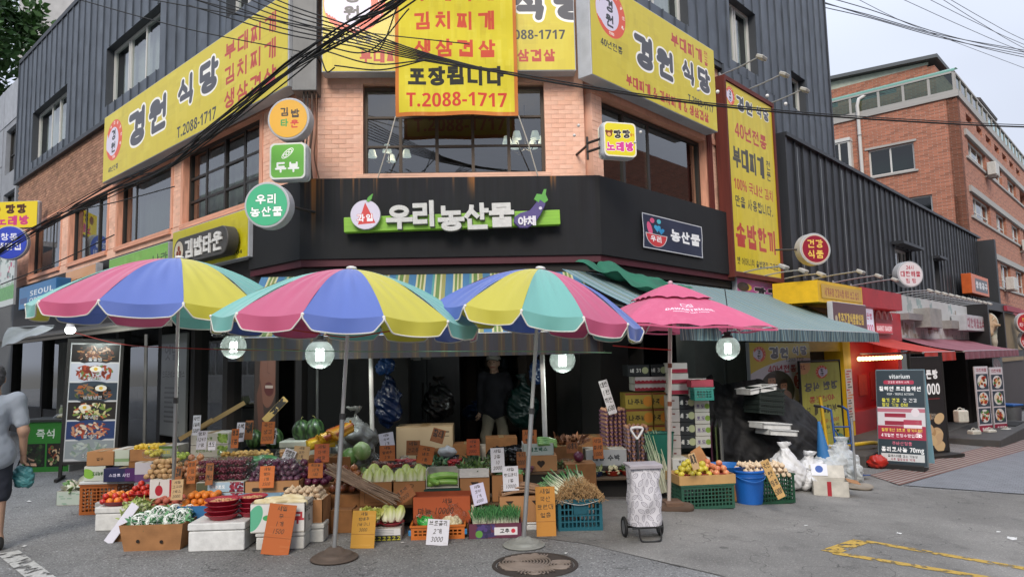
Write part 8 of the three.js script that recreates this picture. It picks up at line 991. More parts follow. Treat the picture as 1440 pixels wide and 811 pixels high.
{
const mkb=(u,v,w,h,d,m,l,s)=>{const p=G(u,v),b=obj('plastic_bag',bagGeo(w,h,d,s),m);b.position.set(p.x,yy(p.x),p.z-d/2);b.rotation.y=s;tag(b,l,'plastic bag');return b;};
const WB=new THREE.MeshPhysicalMaterial({color:0xdadada,roughness:0.45,transmission:0.2,thickness:0,side:THREE.DoubleSide});
mkb(1116,693,0.42,0.62,0.38,WB,'large white plastic bag tied up beside the garlic crate',31);mkb(1130,691,0.34,0.36,0.3,CLOUDY,'small cloudy bag squeezed behind the big white bag',38);mkb(1206,686,0.34,0.4,0.3,CLOUDY,'small clear bag at the foot of the hand truck',39);mkb(1142,692,0.3,0.3,0.26,WB,'low white bag between the big white bag and the torn carton',40);mkb(1178,686,0.46,0.56,0.4,CLOUDY,'cloudy plastic bag behind the torn carton',33);mkb(1198,684,0.44,0.66,0.4,CLOUDY,'crumpled clear bag at the right end of the rubbish',34);mkb(1150,690,0.42,0.5,0.36,WB,'grubby white bag between the cone and the big white bag',35);mkb(1084,676,0.7,0.42,0.5,new THREE.MeshPhysicalMaterial({color:0xa89d86,roughness:0.5,transmission:0.3,thickness:0,side:THREE.DoubleSide}),'beige crumpled bag spread above the garlic crate',36).position.y+=0.2;mkb(1180,640,0.5,0.5,0.4,D('#1f5238',0.4),'dark green bag behind the blue cone',37);
const p=G(1162,693),t=thing('torn_carton','white carton with red stripe and torn open flaps before the bags','box',[p.x+0.0,yy(p.x),p.z+0.12],-0.35);for(const g of walls(0.42,0.19,0.3,0.006))obj('side_panel',g,CARDW,t);obj('bottom',box(0.4,0.008,0.28,0,0.006,0),CARDW,t);obj('flap',triUV(tf(box(0.42,0.17,0.005,0,0.085,0),-0.01,0.19,-0.148,-0.5),2),CARDW,t);obj('flap',triUV(tf(box(0.15,0.005,0.29,0.075,0,0),0.2,0.19,0,0,0,-0.2),2),CARD,t);obj('red_stripe',[box(0.05,0.185,0.003,-0.02,0.095,0.152)],D('#a8242f',0.5),t);const pr=print(0.2,0.16,300,(g,w,h)=>{g.fillStyle='#cfd0d6';g.fillRect(0,0,w,h);g.fillStyle='#3f5a9a';g.beginPath();g.arc(w/2,h*0.45,14,0,7);g.fill();});obj('print',plane(0.2,0.16,-0.1,0.285,-0.185,-0.5,0,0,pr.uv),pr.m,t);
const q=G(1160,676),c=thing('blue_cone','faded blue cone sticking up among the plastic bags','cone',[X(1160,-10),yy(4)+0.05,-10],0);obj('cone',lathe([[0.13,0],[0.135,0.02],[0.02,0.78],[0.012,0.79],[0,0.79]],24),D('#2f6fa8',0.6),c);obj('foot',rbox(0.32,0.03,0.32,0.01,0,0.012,0),D('#285f92',0.6),c);c.rotation.z=0.08;
const pl=G(1210,688),wt=thing('pole_weight','flat pale stone weight by the rubbish bags','weight',[pl.x,yy(pl.x),pl.z]);obj('stone',lump(tf(new THREE.SphereGeometry(0.16,20,12),0,0.03,0,0,0,0,[1.2,0.3,0.9]),0.01,20,1),W_('#8d857a',0.9),wt);obj('pole',rod([-0.05,0.03,0],[-0.04,0.95,-0.02],0.018),metalPole,wt);}
{
const _bt=0,t=thing('black_tarp','big black tarp draped over a heap below the poster board','tarp',[0,0,0]),P=[[975,650,-8.9],[1010,560,-9.2],[1060,580,-9.1],[1110,575,-9.0],[1140,640,-9.0]];
obj('sheet',crumple(crumple(grid(90,50,(u,v)=>{const ux=975+u*185,top=520+52*Math.pow(Math.max(0,u-0.12),0.8)+30*Math.sin(u*9)*0.3+(u>0.85?(u-0.85)*260:0)+(u<0.12?(0.12-u)*500:0),vy=top+(668-top)*v,q=at(ux,vy,-10.05-0.6*(1-v)*(1-v)+0.06*Math.sin(u*23+v*4));return[q.x,Math.max(q.y,yy(q.x)+0.02),q.z-0.0];}),0.16,1.1,41),0.07,5,44),mat('#0e0e10',0.75,{side:THREE.DoubleSide}),t);
const cr=(u,v,l,k)=>{const q=at(u,v,-10.1);const c=crate(q.x,q.y,-10.0,0.44,0.07,0.32,'#2b3431',l,{rows:1,turn:0.35});c.rotation.z=-0.12;};['lowest','second','third','fourth','fifth'].forEach((n,i)=>cr(1077,582-i*7.4,`${n} flat black crate of the leaning stack on the tarp`,i));
const tray=(u,v,l,tz)=>{const q=at(u,v,-9.9),c=thing('foam_tray',l,'tray',[q.x,q.y,v<580?-10.1:-9.9],0.3);obj('tray',[...walls(0.46,0.07,0.3,0.016),box(0.41,0.014,0.29,0,0.008,0)],FOAM,c);obj('rim',[box(0.46,0.012,0.03,0,0.072,0.16),box(0.46,0.012,0.03,0,0.072,-0.16),box(0.03,0.012,0.29,0.215,0.072,0),box(0.03,0.012,0.29,-0.215,0.072,0)],FOAM,c);c.rotation.z=tz;return c;};
tray(1092,611,'lower white foam tray on the black tarp',-0.1);tray(1083,602,'upper white foam tray on the black tarp',-0.08);tray(1072,552,'white foam tray on the leaning black crates',0.12);
const pb=G(1050,690);for(const[u,c,l]of[[1003,'#54243a','dark plum board leaning by the black tarp'],[1010,'#5a6a3a','olive edged board leaning by the black tarp'],[1016,'#7a7a74','grey board leaning by the black tarp']]){const q=at(u,600,-9.6),b=thing('leaning_board',l,'board',[q.x,yy(q.x),-9.65],1.2);b.rotation.z=0.12;obj('board',rbox(0.4,0.85,0.018,0.004,0,0.42,0),D(c,0.7),b);obj('edge_strip',box(0.41,0.02,0.022,0,0.85,0),D('#3a3a38',0.6),b);}}
// poster board with the couple and the mirrored standee
{const r=rect(FRR,0.8,1056,478,592,1142,484,590),w=r.x1-r.x0,h=r.y1-r.y0,t=wallThing(FRR,(r.x0+r.x1)/2,(r.y0+r.y1)/2,0.8,'restaurant_poster','yellow and white restaurant poster board with an oval photo of a smiling couple','poster');
obj('panel',rbox(w,h,0.06,0.008,0,0,-0.032),SW,t);obj('print',plane(w-0.02,h-0.02,0,0,0.003),faceMat(canvasTex(420,420,(g)=>{g.fillStyle='#d2d0d8';g.fillRect(0,0,420,420);g.fillStyle='#d0b81c';g.beginPath();g.moveTo(0,0);g.lineTo(420,0);g.lineTo(420,90);g.quadraticCurveTo(200,70,0,160);g.fill();logo(g,60,60,40);title(g,120,20,62,1);txt(g,'T.2088-1717',300,84,22,{align:'center'});txt(g,'40년전통',210,120,46,{fill:'#a82a3c',align:'center',w:0.14});g.fillStyle='#3c4238';g.beginPath();g.ellipse(166,262,118,112,0,0,7);g.fill();for(const[x,y,s,sh]of[[130,206,34,'#8a8f98'],[210,238,31,'#a88a80']]){g.fillStyle=sh;g.beginPath();g.ellipse(x,y+s*2,s*1.7,s*1.3,0,0,7);g.fill();g.fillStyle='#b88a6c';g.beginPath();g.ellipse(x,y,s*0.75,s,0,0,7);g.fill();g.fillStyle='#241d1a';g.beginPath();g.ellipse(x,y-s*0.5,s*0.9,s*0.75,0,Math.PI,0);g.fill();g.fillStyle='#e6dcd2';g.fillRect(x-10,y+12,20,6);g.fillStyle='#2a201c';g.fillRect(x-14,y-6,8,4);g.fillRect(x+6,y-6,8,4);}g.fillStyle='#b02838';g.beginPath();g.arc(335,215,52,0,7);g.fill();txt(g,'가격',335,175,40,{fill:'#eee',align:'center'});txt(g,'으뜸',335,220,34,{fill:'#eee',align:'center'});txt(g,'부대찌개',330,326,46,{align:'center',fit:170});txt(g,'김치찌개',330,376,40,{align:'center',fit:170});})),t);}
{const r=rect(FRR,1.0,1128,508,640,1184,510,632),w=r.x1-r.x0,h=r.y1-r.y0,t=wallThing(FRR,(r.x0+r.x1)/2,r.y0,1.0,'yellow_standee','yellow see through standee banner with mirrored lettering in a thin black frame','banner');const yb=Math.min(-0.25,r.y0-0.1)-r.y0;
obj('frame',[bx(-w/2-0.03,-w/2,yb,h+0.04,-0.02,0.02),bx(w/2,w/2+0.03,yb,h+0.04,-0.02,0.02),bx(-w/2,w/2,h+0.01,h+0.04,-0.02,0.02)],M_DARK,t);obj('foot',bx(-w/2-0.05,w/2+0.05,yb-0.02,yb+0.01,-0.25,0.25),M_DARK,t);
const tex=canvasTex(300,600,(g)=>{g.translate(300,0);g.scale(-1,1);g.fillStyle='#b3b048';g.fillRect(0,0,300,600);mottle(g,300,600);g.fillStyle='#d29a62';g.beginPath();g.arc(275,20,55,0,7);g.fill();txt(g,'2F',258,12,34,{fill:'#8a3a2a'});logo(g,140,66,44);txt(g,'경원 식당',150,130,62,{fill:'#4f4f56',align:'center',w:0.16,fit:260});txt(g,'40년전통',150,222,46,{fill:'#a83a2a',align:'center',fit:230});txt(g,'부대찌개',36,290,60,{fill:'#3a3420',fit:180});vtxt(g,'전골',236,290,28,{fill:'#3a3420'});txt(g,'100% 국내산 김치',150,386,30,{fill:'#a84a2a',align:'center',fit:250});txt(g,'만을 사용합니다.',150,428,30,{fill:'#3a3420',align:'center',fit:240});g.strokeStyle='#8a8a3a';g.lineWidth=4;g.beginPath();g.roundRect(30,486,240,90,24);g.stroke();});
obj('banner_sheet',grid(8,16,(u,v)=>[(u-0.5)*w,v*h,0.008*Math.sin(u*7+v*9)]),new THREE.MeshPhysicalMaterial({map:tex,roughness:0.7,side:THREE.DoubleSide,transmission:0.15}),t);}
// wheelie shopping cart
{const p=G(907,757),t=thing('shopping_cart','two wheeled shopping trolley with a white leaf pattern bag','shopping trolley',[p.x,yy(p.x),p.z],0.06),_s=t.scale.set(0.84,1.03,1),bk=D('#1c1c1d',0.45,{metalness:0.2});
const leaf=canvasTex(512,512,(g)=>{g.fillStyle='#c2c0c4';g.fillRect(0,0,512,512);for(let j=-1;j<9;j++)for(let i=-1;i<9;i++){g.save();g.translate(i*64+(j%2)*32+20*(hash(i,j,1)-0.5),j*60+20);g.rotate((hash(i,j,2)-0.5)*2.4);g.strokeStyle='#5f5c63';g.lineWidth=3;g.fillStyle='#cfcdd2';g.beginPath();g.moveTo(0,-32);g.quadraticCurveTo(30,0,0,34);g.quadraticCurveTo(-30,0,0,-32);g.fill();g.stroke();g.lineWidth=1.5;g.beginPath();g.moveTo(0,-30);g.lineTo(0,32);for(let k=-16;k<24;k+=8){g.moveTo(0,k);g.lineTo(13,k-8);g.moveTo(0,k);g.lineTo(-13,k-8);}g.stroke();g.restore();}});
const prof=(v)=>[0.165+0.012*Math.sin(v*7)+0.015*v,0.1+0.025*Math.sin(v*3.1)];
obj('bag',grid(48,24,(u,v)=>{const a=u*Math.PI*2,[w,d]=prof(v),c=Math.cos(a),s=Math.sin(a),q=Math.pow(Math.abs(c)**4+Math.abs(s)**4,-0.25),wr=0.006*Math.sin(u*40+v*11)+0.01*Math.sin(v*14+u*9)*(1-v);return[c*q*w+wr,0.13+v*0.52,s*q*d+wr+0.02];},(u,v)=>[u*2,v]),new THREE.MeshStandardMaterial({map:leaf,roughness:0.75,side:THREE.DoubleSide}),t);
obj('bag_lid',[tf(rbox(0.37,0.02,0.24,0.009),0,0.655,0.02),tf(rbox(0.36,0.03,0.01,0.004),0,0.645,0.148,0.05)],D('#a9a3a8',0.8),t);
obj('frame',[rod([-0.1,0.1,-0.1],[-0.1,0.75,-0.12],0.009),rod([0.1,0.1,-0.1],[0.1,0.75,-0.12],0.009),rod([0,0.68,-0.12],[0,0.86,-0.13],0.014),rod([-0.2,0.09,-0.08],[0.2,0.09,-0.08],0.01),rod([-0.17,0.12,0.12],[0.17,0.12,0.12],0.009),rod([-0.15,0.12,-0.1],[-0.15,0.12,0.12],0.008),rod([0.15,0.12,-0.1],[0.15,0.12,0.12],0.008),tube([[-0.1,0.12,0.12],[-0.09,0.02,0.15],[-0.06,0.01,0.155],[0.1,0.01,0.155],[0.13,0.02,0.15],[0.13,0.12,0.12]],0.009,30,6)],bk,t);
obj('handle',[tube([[0,0.86,-0.13],[-0.05,0.92,-0.13],[-0.07,0.955,-0.13],[0,0.968,-0.13],[0.07,0.955,-0.13],[0.05,0.92,-0.13],[0,0.86,-0.13]],0.012,40,8)],D('#d3d2d0',0.5),t);
for(const s of[-1,1]){const w=obj('wheel',tf(new THREE.TorusGeometry(0.075,0.018,10,28),s*0.2,0.092,-0.08,0,Math.PI/2),D('#19191a',0.7),t);obj('hub',tf(new THREE.CylinderGeometry(0.06,0.06,0.022,18),s*0.2,0.092,-0.08,0,0,Math.PI/2),D('#7d7d7f',0.5),w);}}
// ================================================================ sign boards and small things along the right street
{const p=G(1276,659),t=thing('a_frame_sign','tall A-frame advertising board with white, crimson and navy panels','sign',[p.x,yy(p.x)-0.02,p.z],-0.72),w=0.74,h=1.58,tl=0.16;
const tex=canvasTex(400,760,(g)=>{g.fillStyle='#26343c';g.fillRect(0,0,400,760);g.fillStyle='#cbc8cc';g.fillRect(0,300,400,190);g.fillStyle='#9c2742';g.fillRect(0,450,400,110);txt(g,'vitarium',200,28,40,{fill:'#dfe3e4',align:'center',font:''});g.fillStyle='#a8304a';g.beginPath();g.roundRect(60,80,260,32,14);g.fill();txt(g,'건강한 변화의 시작',190,85,20,{fill:'#eee',align:'center'});txt(g,'활력엔 트리플액션',200,128,42,{fill:'#e6e8e8',align:'center',fit:360,w:0.15});txt(g,'PSIP - TRIPLE ACTION',200,182,20,{fill:'#d0d4d4',align:'center',fit:320});txt(g,'활기 건강',40,226,34,{fill:'#d8d24a',w:0.15});txt(g,'간 건강',220,226,34,{fill:'#e6e8e8'});txt(g,'혈당 기능 ON!',40,264,32,{fill:'#d8d24a',fit:300});g.fillStyle='#b06a78';g.fillRect(0,310,400,30);g.fillStyle='#8f2038';g.fillRect(60,350,180,96);g.fillStyle='#d8c8cc';g.fillRect(60,382,180,30);g.fillStyle='#a83a50';g.fillRect(220,400,150,70);g.fillStyle='#e0d6d8';g.fillRect(220,440,150,26);g.fillStyle='#d8cfd4';g.beginPath();g.arc(320,340,34,0,7);g.fill();txt(g,'혈행개선 3호로 챙겨드림!',200,470,28,{fill:'#e8d84a',align:'center',fit:350});txt(g,'4개월분 한정수량입니다',200,512,30,{fill:'#f0e8ea',align:'center',fit:350});g.fillStyle='#26343c';g.fillRect(0,560,400,120);txt(g,'쿠바산정품',200,574,32,{fill:'#d86a80',align:'center'});txt(g,'폴리코사놀 70mg',200,618,42,{fill:'#eef0f0',align:'center',fit:360,w:0.15});g.fillStyle='#c3c6c6';g.fillRect(20,672,360,60);txt(g,'콜레스테롤 감소 기능성',200,680,22,{fill:'#333',align:'center',fit:330});txt(g,'사후 혈당상승 억제',200,706,22,{fill:'#8a2a3a',align:'center',fit:250});});
for(const[k,l]of[[1,'front_panel'],[-1,'back_panel']]){const M=(g)=>tf(tf(g,0,h/2,0.004),0,0,k*(h*Math.sin(tl)+0.02),k>0?-tl:tl,0,0).translate(0,0.1,0);obj(l,M(rbox(w,h,0.025,0.004,0,0,-0.013)),k>0?D('#5f6b70',0.5):D('#7fa8b8',0.5),t);if(k>0)obj('print',M(plane(w-0.03,h-0.03,0,0,0.003)),faceMat(tex),t);}
obj('foot',rbox(0.62,0.13,0.42,0.02,0,0.065,0.1),D('#1d1d1d',0.6),t);}
{const p=G(1312,642),t=thing('black_price_board','black sign board with bread photos standing behind the A-frame','sign',[p.x,yy(p.x),p.z],0.35);obj('panel',rbox(0.84,1.85,0.06,0.01,0,1.0,0),D('#232222',0.5),t);obj('foot',bx(-0.5,0.5,0,0.06,-0.3,0.3),M_DARK,t);obj('post',[bx(-0.46,-0.42,0,2.0,-0.03,0.03),bx(0.42,0.46,0,2.0,-0.03,0.03)],M_DARK,t);obj('print',plane(0.8,1.8,0,1.0,0.033),faceMat(canvasTex(256,480,(g)=>{g.fillStyle='#232324';g.fillRect(0,0,256,480);txt(g,'모든빵',140,60,52,{fill:'#e8e8e8',align:'center',w:0.16});txt(g,'1,000',140,128,66,{fill:'#efefef',align:'center'});for(let i=0;i<16;i++){g.fillStyle=pick(['#a5825a','#c2a67d','#8a6a48','#b89a76']);g.beginPath();g.ellipse(50+R()*180,280+R()*180,46,26,(R()-0.5),0,7);g.fill();g.fillStyle='rgba(230,215,190,0.4)';g.beginPath();g.ellipse(50+R()*180,280+R()*170,18,8,0,0,7);g.fill();}g.fillStyle='#7a2a30';g.fillRect(20,210,200,4);})),t);}
for(const[u,v,l,s]of[[1388,619,'left narrow food standee with three dishes',1],[1409,616,'right narrow food standee with three dishes',5]]){const p=G(u,v),t=thing('food_standee',l,'banner',[p.x,yy(p.x),p.z],0.3);obj('panel',rbox(0.46,1.75,0.04,0.006,0,0.95,0),D('#c9c6c8',0.5),t);obj('print',plane(0.45,1.73,0,0.95,0.022),faceMat(canvasTex(128,490,(g)=>{g.fillStyle='#c6bfc4';g.fillRect(0,0,128,490);txt(g,'대한해물',64,10,24,{fill:'#8a2a3a',align:'center'});g.fillStyle='#8f2a40';g.fillRect(0,410,128,80);txt(g,'동태찜',64,424,24,{fill:'#eee',align:'center'});for(let i=0;i<3;i++){g.fillStyle='#3a4550';g.fillRect(6,50+i*120,116,110);g.fillStyle='#d3d0cc';g.beginPath();g.arc(64,104+i*120,46,0,7);g.fill();for(let k=0;k<24;k++){g.fillStyle=pick(['#a83a24','#d8cbb0','#4a7a3a','#7a2a1c','#d8a26a']);g.beginPath();g.arc(64+(R()-0.5)*60,104+i*120+(R()-0.5)*60,6+R()*7,0,7);g.fill();}}})),t);obj('foot',rbox(0.4,0.06,0.3,0.02,0,0.03,0),M_DARK,t);}
for(const[u,v,l]of[[1366,620,'white plastic water can, left one before the food standees'],[1388,619,'white plastic water can, middle one before the food standees'],[1411,617,'white plastic water can, right one before the food standees'],[1353,594,'white plastic water can up on the dark step']]){const p=G(u,v),t=thing('water_can',l,'canister',[p.x,v<600?-0.35:yy(p.x),p.z+(v<600?4:0.15)],R());if(v<600)t.position.copy(at(u,v,-16).setZ(-16));obj('can',rbox(0.26,0.28,0.2,0.04,0,0.14,0,0,0,0,3),D('#cfcdc0',0.5),t);obj('cap',cyl(0.03,0.03,0.03,0.07,0.295,0,12),D('#b5b5b0',0.5),t);obj('grip',tube([[-0.08,0.28,0],[-0.05,0.32,0],[0.02,0.32,0],[0.04,0.28,0]],0.012,12,6),D('#c6c4b8',0.5),t);}
{const p=G(1424,607),t=thing('rubbish_bin','grey plastic bin with a blue lid beside the meat poster','bin',[p.x,yy(p.x),p.z],0.4);obj('bin',lathe([[0,0],[0.24,0],[0.3,0.75],[0.28,0.75],[0,0.74]],4).rotateY(Math.PI/4),D('#6d7072',0.6),t);obj('lid',rbox(0.5,0.06,0.5,0.02,0,0.78,0),D('#2d62a8',0.5),t);}
{const t=wallThing(FRR,13.9,-0.72,2.2,'stone_step','dark grey stone step before the black doorway','step');obj('tread',triUV(rbox(5.5,0.34,1.3,0.02,0,0.17,0),1),D('#4f4e4c',0.85),t);obj('mat',rbox(1.3,0.02,0.7,0.006,1.5,0.355,0.1),D('#232323',0.9),t);}
{const q=G(1226,657),b=obj('red_bag',crumple(tf(new THREE.SphereGeometry(0.16,28,18),0,0,0,0,0,0,[1.1,0.7,0.8]),0.06,9,3),D('#b02a1f',0.35));b.position.set(q.x+0.05,yy(q.x)+0.1,q.z+0.1);tag(b,'crumpled red plastic bag at the foot of the dark step','plastic bag');}
{
const p=G(1205,676),t=thing('hand_truck','blue tube hand truck leaning among the bags with yellow base','hand truck',[p.x,yy(p.x),p.z-0.25],0.5),B=D('#27508f',0.45),f=(a,b,r=0.016)=>rod(a,b,r);t.rotation.x=-0.12;
obj('frame',[f([-0.2,0.1,0],[-0.2,1.0,0]),f([0.2,0.1,0],[0.2,1.0,0]),...[0.25,0.5,0.75].map((y)=>f([-0.2,y,0],[0.2,y,0],0.012)),f([-0.2,1.0,0],[-0.26,1.06,-0.12]),f([0.2,1.0,0],[0.26,1.06,-0.12]),f([-0.2,0.75,0],[0.2,0.25,0],0.01)],B,t);for(const s of[-1,1]){obj('grip',f([s*0.26,1.06,-0.12],[s*0.29,1.08,-0.22],0.02),M_DARK,t);const w=obj('wheel',tf(new THREE.TorusGeometry(0.1,0.035,10,24),s*0.25,0.12,-0.08,0,Math.PI/2),D('#1f2f50',0.6),t);obj('hub',tf(new THREE.CylinderGeometry(0.07,0.07,0.04,14),s*0.25,0.12,-0.08,0,0,Math.PI/2),D('#3a3a3a',0.5),w);}obj('toe_plate',rbox(0.44,0.012,0.22,0.004,0,0.04,0.12),B,t);
const y2=G(1200,630),yb=thing('yellow_barrier','yellow tube barrier foot lying behind the hand truck','barrier',[6.4,-0.02,-12.6],0.3);obj('tube',tube([[-0.6,0.05,0],[0,0.06,0.05],[0.5,0.06,0],[0.75,0.02,-0.1]],0.035,20,8),D('#c9a51f',0.45),yb);obj('post',rod([-0.5,0.05,0],[-0.5,0.9,-0.1],0.03),D('#c9a51f',0.45),yb);}
// ================================================================ left end: menu board, counter
{const p=G(133,662),x=X(124,-11.4),t=thing('menu_board','tall black menu board with a column of dish photos','menu board',[x,0,-11.4],0.3),dish=(g,y,bgc,cols,rim,extra)=>{g.fillStyle=bgc;g.fillRect(4,y,192,84);g.fillStyle=rim;g.beginPath();g.ellipse(100,y+44,95,52,0,0,7);g.save();g.rect(4,y,192,84);g.restore();g.fill();g.save();g.beginPath();g.ellipse(100,y+44,84,42,0,0,7);g.clip();for(let i=0;i<70;i++){g.fillStyle=pick(cols);g.beginPath();g.ellipse(30+R()*140,y+10+R()*68,4+R()*14,2+R()*5,R()*3,0,7);g.fill();}g.restore();if(extra){g.fillStyle='#e2ded0';g.beginPath();g.ellipse(100+extra,y+26,24,15,0,0,7);g.fill();g.fillStyle='#d8b23a';g.beginPath();g.arc(100+extra,y+26,8,0,7);g.fill();}txt(g,pick(['물냉면','비빔냉면','칡냉면','돌솥밥']),100,y+62,18,{fill:'#d8d8d8',align:'center',outline:'#222',ow:0.05});};
const tex=canvasTex(200,560,(g)=>{g.fillStyle='#c9c9c9';g.fillRect(0,0,200,560);g.save();dish(g,6,'#2c211d',['#c9a58a','#6b3a24','#4a2c1c','#a5703f'],'#1f1a18');dish(g,98,'#8d8fa0',['#8a3320','#5f7a3a','#a8452a','#6d2a1c'],'#b9bcc6',4);dish(g,190,'#241f1e',['#221c18','#a55a30','#4a5a30','#120f0e','#8a6a4a'],'#38424c',30);dish(g,282,'#3a332e',['#c9bf8a','#7a8f45','#b5633a','#e0d8b8'],'#2c2724',-30);dish(g,374,'#2a2724',['#c0896a','#a8452a','#d8c8b0','#8a3a24'],'#2d3f6a');dish(g,466,'#3c3a38',['#9aa5a0','#b5bdb5','#7d8f80','#a8ada0'],'#8d9496');g.restore();});
obj('frame',[bx(-0.45,-0.4,0,2.12,-0.03,0.03),bx(0.4,0.45,0,2.12,-0.03,0.03),bx(-0.4,0.4,2.06,2.12,-0.03,0.03),bx(-0.4,0.4,0.22,0.26,-0.03,0.03)],M_DARK,t);obj('back_panel',bx(-0.4,0.4,0.26,2.06,-0.025,0.005),D('#9a9a98',0.5),t);obj('dish_photos',plane(0.79,1.78,0,1.16,0.0085),faceMat(tex,0.3),t);for(const s of[-1,1])obj('foot',box(0.05,0.04,0.5,s*0.425,0.02,0),M_DARK,t);t.rotation.z=-0.03;t.scale.x=0.86;}
{const z=-12.2,x0=X(30,z),x1=X(97,z),w=x1-x0,t=thing('juice_counter','green fronted counter with white letters and dish photos at the far left','counter',[(x0+x1)/2,0,z-0.3]);obj('cabinet',triUV(bx(-w/2,w/2,0.0,0.82,-0.3,0.28),1),D('#b5b8b5',0.6),t);obj('top',rbox(w+0.06,0.04,0.66,0.01,0,0.84,0),D('#3a3d3c',0.5),t);obj('front_print',plane(w-0.02,0.8,0,0.41,0.284),faceMat(canvasTex(300,300,(g)=>{g.fillStyle='#2f7a2c';g.fillRect(0,0,300,300);txt(g,'즉석',80,40,62,{fill:'#d5ded2',w:0.12});txt(g,'구',250,48,54,{fill:'#d5ded2',w:0.12});for(const[x,a]of[[10,['#1f3a1c','#3f5a30','#2a2a20']],[156,['#2a201c','#8a4a30','#4a6a3a','#c9b08a']]]){g.fillStyle='#1a1c18';g.fillRect(x,130,134,140);for(let i=0;i<60;i++){g.fillStyle=pick(a);g.beginPath();g.arc(x+12+R()*110,142+R()*116,5+R()*8,0,7);g.fill();}}})),t);
for(let i=0;i<5;i++){const b=thing('juice_bottle','cloudy green juice bottle in the row on the green counter','bottle',[x0+0.44+i*0.11,0.86,z-0.3],R(),'juice bottles on the green counter');obj('bottle',lathe([[0,0],[0.035,0],[0.037,0.13],[0.014,0.17],[0.014,0.185],[0,0.185]],14),D('#8f9a78',0.3),b);obj('cap',cyl(0.017,0.017,0.02,0,0.195,0,10),D('#c9c9c0',0.5),b);}
const pc=thing('plate_cover','clear domed cover on the right end of the green counter','cover',[x1-0.18,0.86,z-0.15]);obj('dome',tf(new THREE.SphereGeometry(0.16,20,10,0,6.3,0,1.57),0,0,0,0,0,0,[1,0.6,1]),CLEAR,pc);obj('food',lump(ball(0.1,0,0.03,0,14,[1,0.4,1]),0.01,40,2),D('#b0a88a',0.8),pc);
const a=wallThing(FL,-13.6,1.35,1.0,'yellow_notice','yellow notice board with rows of dark lettering at the left edge','notice');obj('panel',bx(-0.7,0.7,-0.6,0.75,-0.04,0),SW,a);obj('print',plane(1.38,1.33,0,0.075,0.003),faceMat(canvasTex(160,160,(g)=>{g.fillStyle='#8f8a3a';g.fillRect(0,0,160,160);txt(g,'메뉴',80,12,26,{align:'center'});g.fillStyle='#4a4a24';for(let i=0;i<9;i++)g.fillRect(16,52+i*11,60+R()*60,4);})),a);
for(const[s,l]of[[-9.6,'dark red door curtain of the left shop'],[-10.4,'grey sheer curtain of the left shop']]){const c=wallThing(FL,s,0.1,0.04,'door_curtain',l,'curtain');obj('cloth',grid(40,6,(u,v)=>[(u-0.5)*(s>-10?0.4:1.1),v*2.2,0.03*Math.sin(u*40)]),D(s>-10?'#5c1a20':'#8a8a84',0.9,ds),c);obj('rail',rod([-0.6,2.22,0],[0.6,2.22,0],0.012),M_DARK,c);}}
// ================================================================ inside the shop
{const t=thing('steel_fridge','tall dark steel double door fridge in the shop','fridge',[X(602,-12.2),0.06,-12.4]);obj('body',rbox(1.1,2.05,0.7,0.015,0,1.02,0),D('#55585a',0.4,{metalness:0.5}),t);for(const s of[-1,1]){const d=obj('door',rbox(0.535,1.95,0.03,0.006,s*0.275,1.03,0.365),D('#5c5f61',0.35,{metalness:0.5}),t);obj('handle',rbox(0.03,0.6,0.03,0.008,s*0.06,0.95,0.395),M_DARK,d);}
for(const[u,v,w,h,c,l]of[[575,497,0.14,0.2,'#a9a9a4','left sheet of paper hanging over the fridge'],[586,498,0.12,0.2,'#b5b5b0','middle sheet of paper hanging over the fridge'],[600,497,0.13,0.18,'#9f9f9a','right sheet of paper hanging over the fridge'],[548,496,0.2,0.16,'#8f8f8a','tilted paper hanging left of the fridge']]){const q=at(u,v,-11.6),o=obj('paper',box(w,h,0.004,q.x,q.y,q.z,0,0,(R()-0.5)*0.3),D(c,0.9));tag(o,l,'paper');}
const bb=(u,v,z,w,h,c,l,s)=>{const q=at(u,v,z),o=obj('hanging_bag',bagGeo(w,h,w*0.7,s),D(c,0.3));o.position.copy(q);tag(o,l,'plastic bag');};bb(546,600,-9.3,0.3,0.75,'#0c1c3a','blue plastic bags hanging beside the white post',51);bb(541,528,-9.3,0.22,0.3,'#1a3a68','smaller blue bag hanging above the blue bags',52);bb(617,590,-10.2,0.4,0.6,'#141416','black plastic bag hung before the fridge',53);bb(736,600,-10.4,0.4,0.75,'#102c28','teal net bag hanging at the right of the opening',54);bb(672,590,-11.6,0.5,0.3,'#1d3358','dim blue bag on the floor by the shopkeeper',55);bb(755,540,-9.6,0.18,0.4,'#162c50','blue bag hanging behind the right white post',56);bb(308,474,-8.2,0.16,0.16,'#1a1a1a','dark bag hanging before the first globe lamp',57);
for(let j=0;j<3;j++)for(let i=0;i<5;i++){const o=thing('stock_bundle','dim bundle of stock on the back wall shelves','bundle',[0.1+i*0.28,1.05+j*0.45,-13.6],R(),'bundles on the back shelves');obj('bundle',crumple(rbox(0.24,0.2,0.3,0.05,0,0.1,0,0,0,0,4),0.03,10,i*3+j),D(pick(['#5a5f5a','#7a7a72','#46505a','#6a5a4a','#3a4a44']),0.8),o);obj('string',box(0.02,0.21,0.31,0,0.1,0),D('#222',0.8),o);}const sh=thing('back_shelf','dark shelving at the back of the shop','shelf',[0.65,0,-13.6]);for(let j=0;j<4;j++)obj('shelf',box(1.6,0.03,0.4,0,0.6+j*0.45-0.02,0),M_DARK,sh);for(const x of[-0.78,0.78])obj('upright',box(0.04,2.2,0.4,x,1.1,0),M_DARK,sh);}
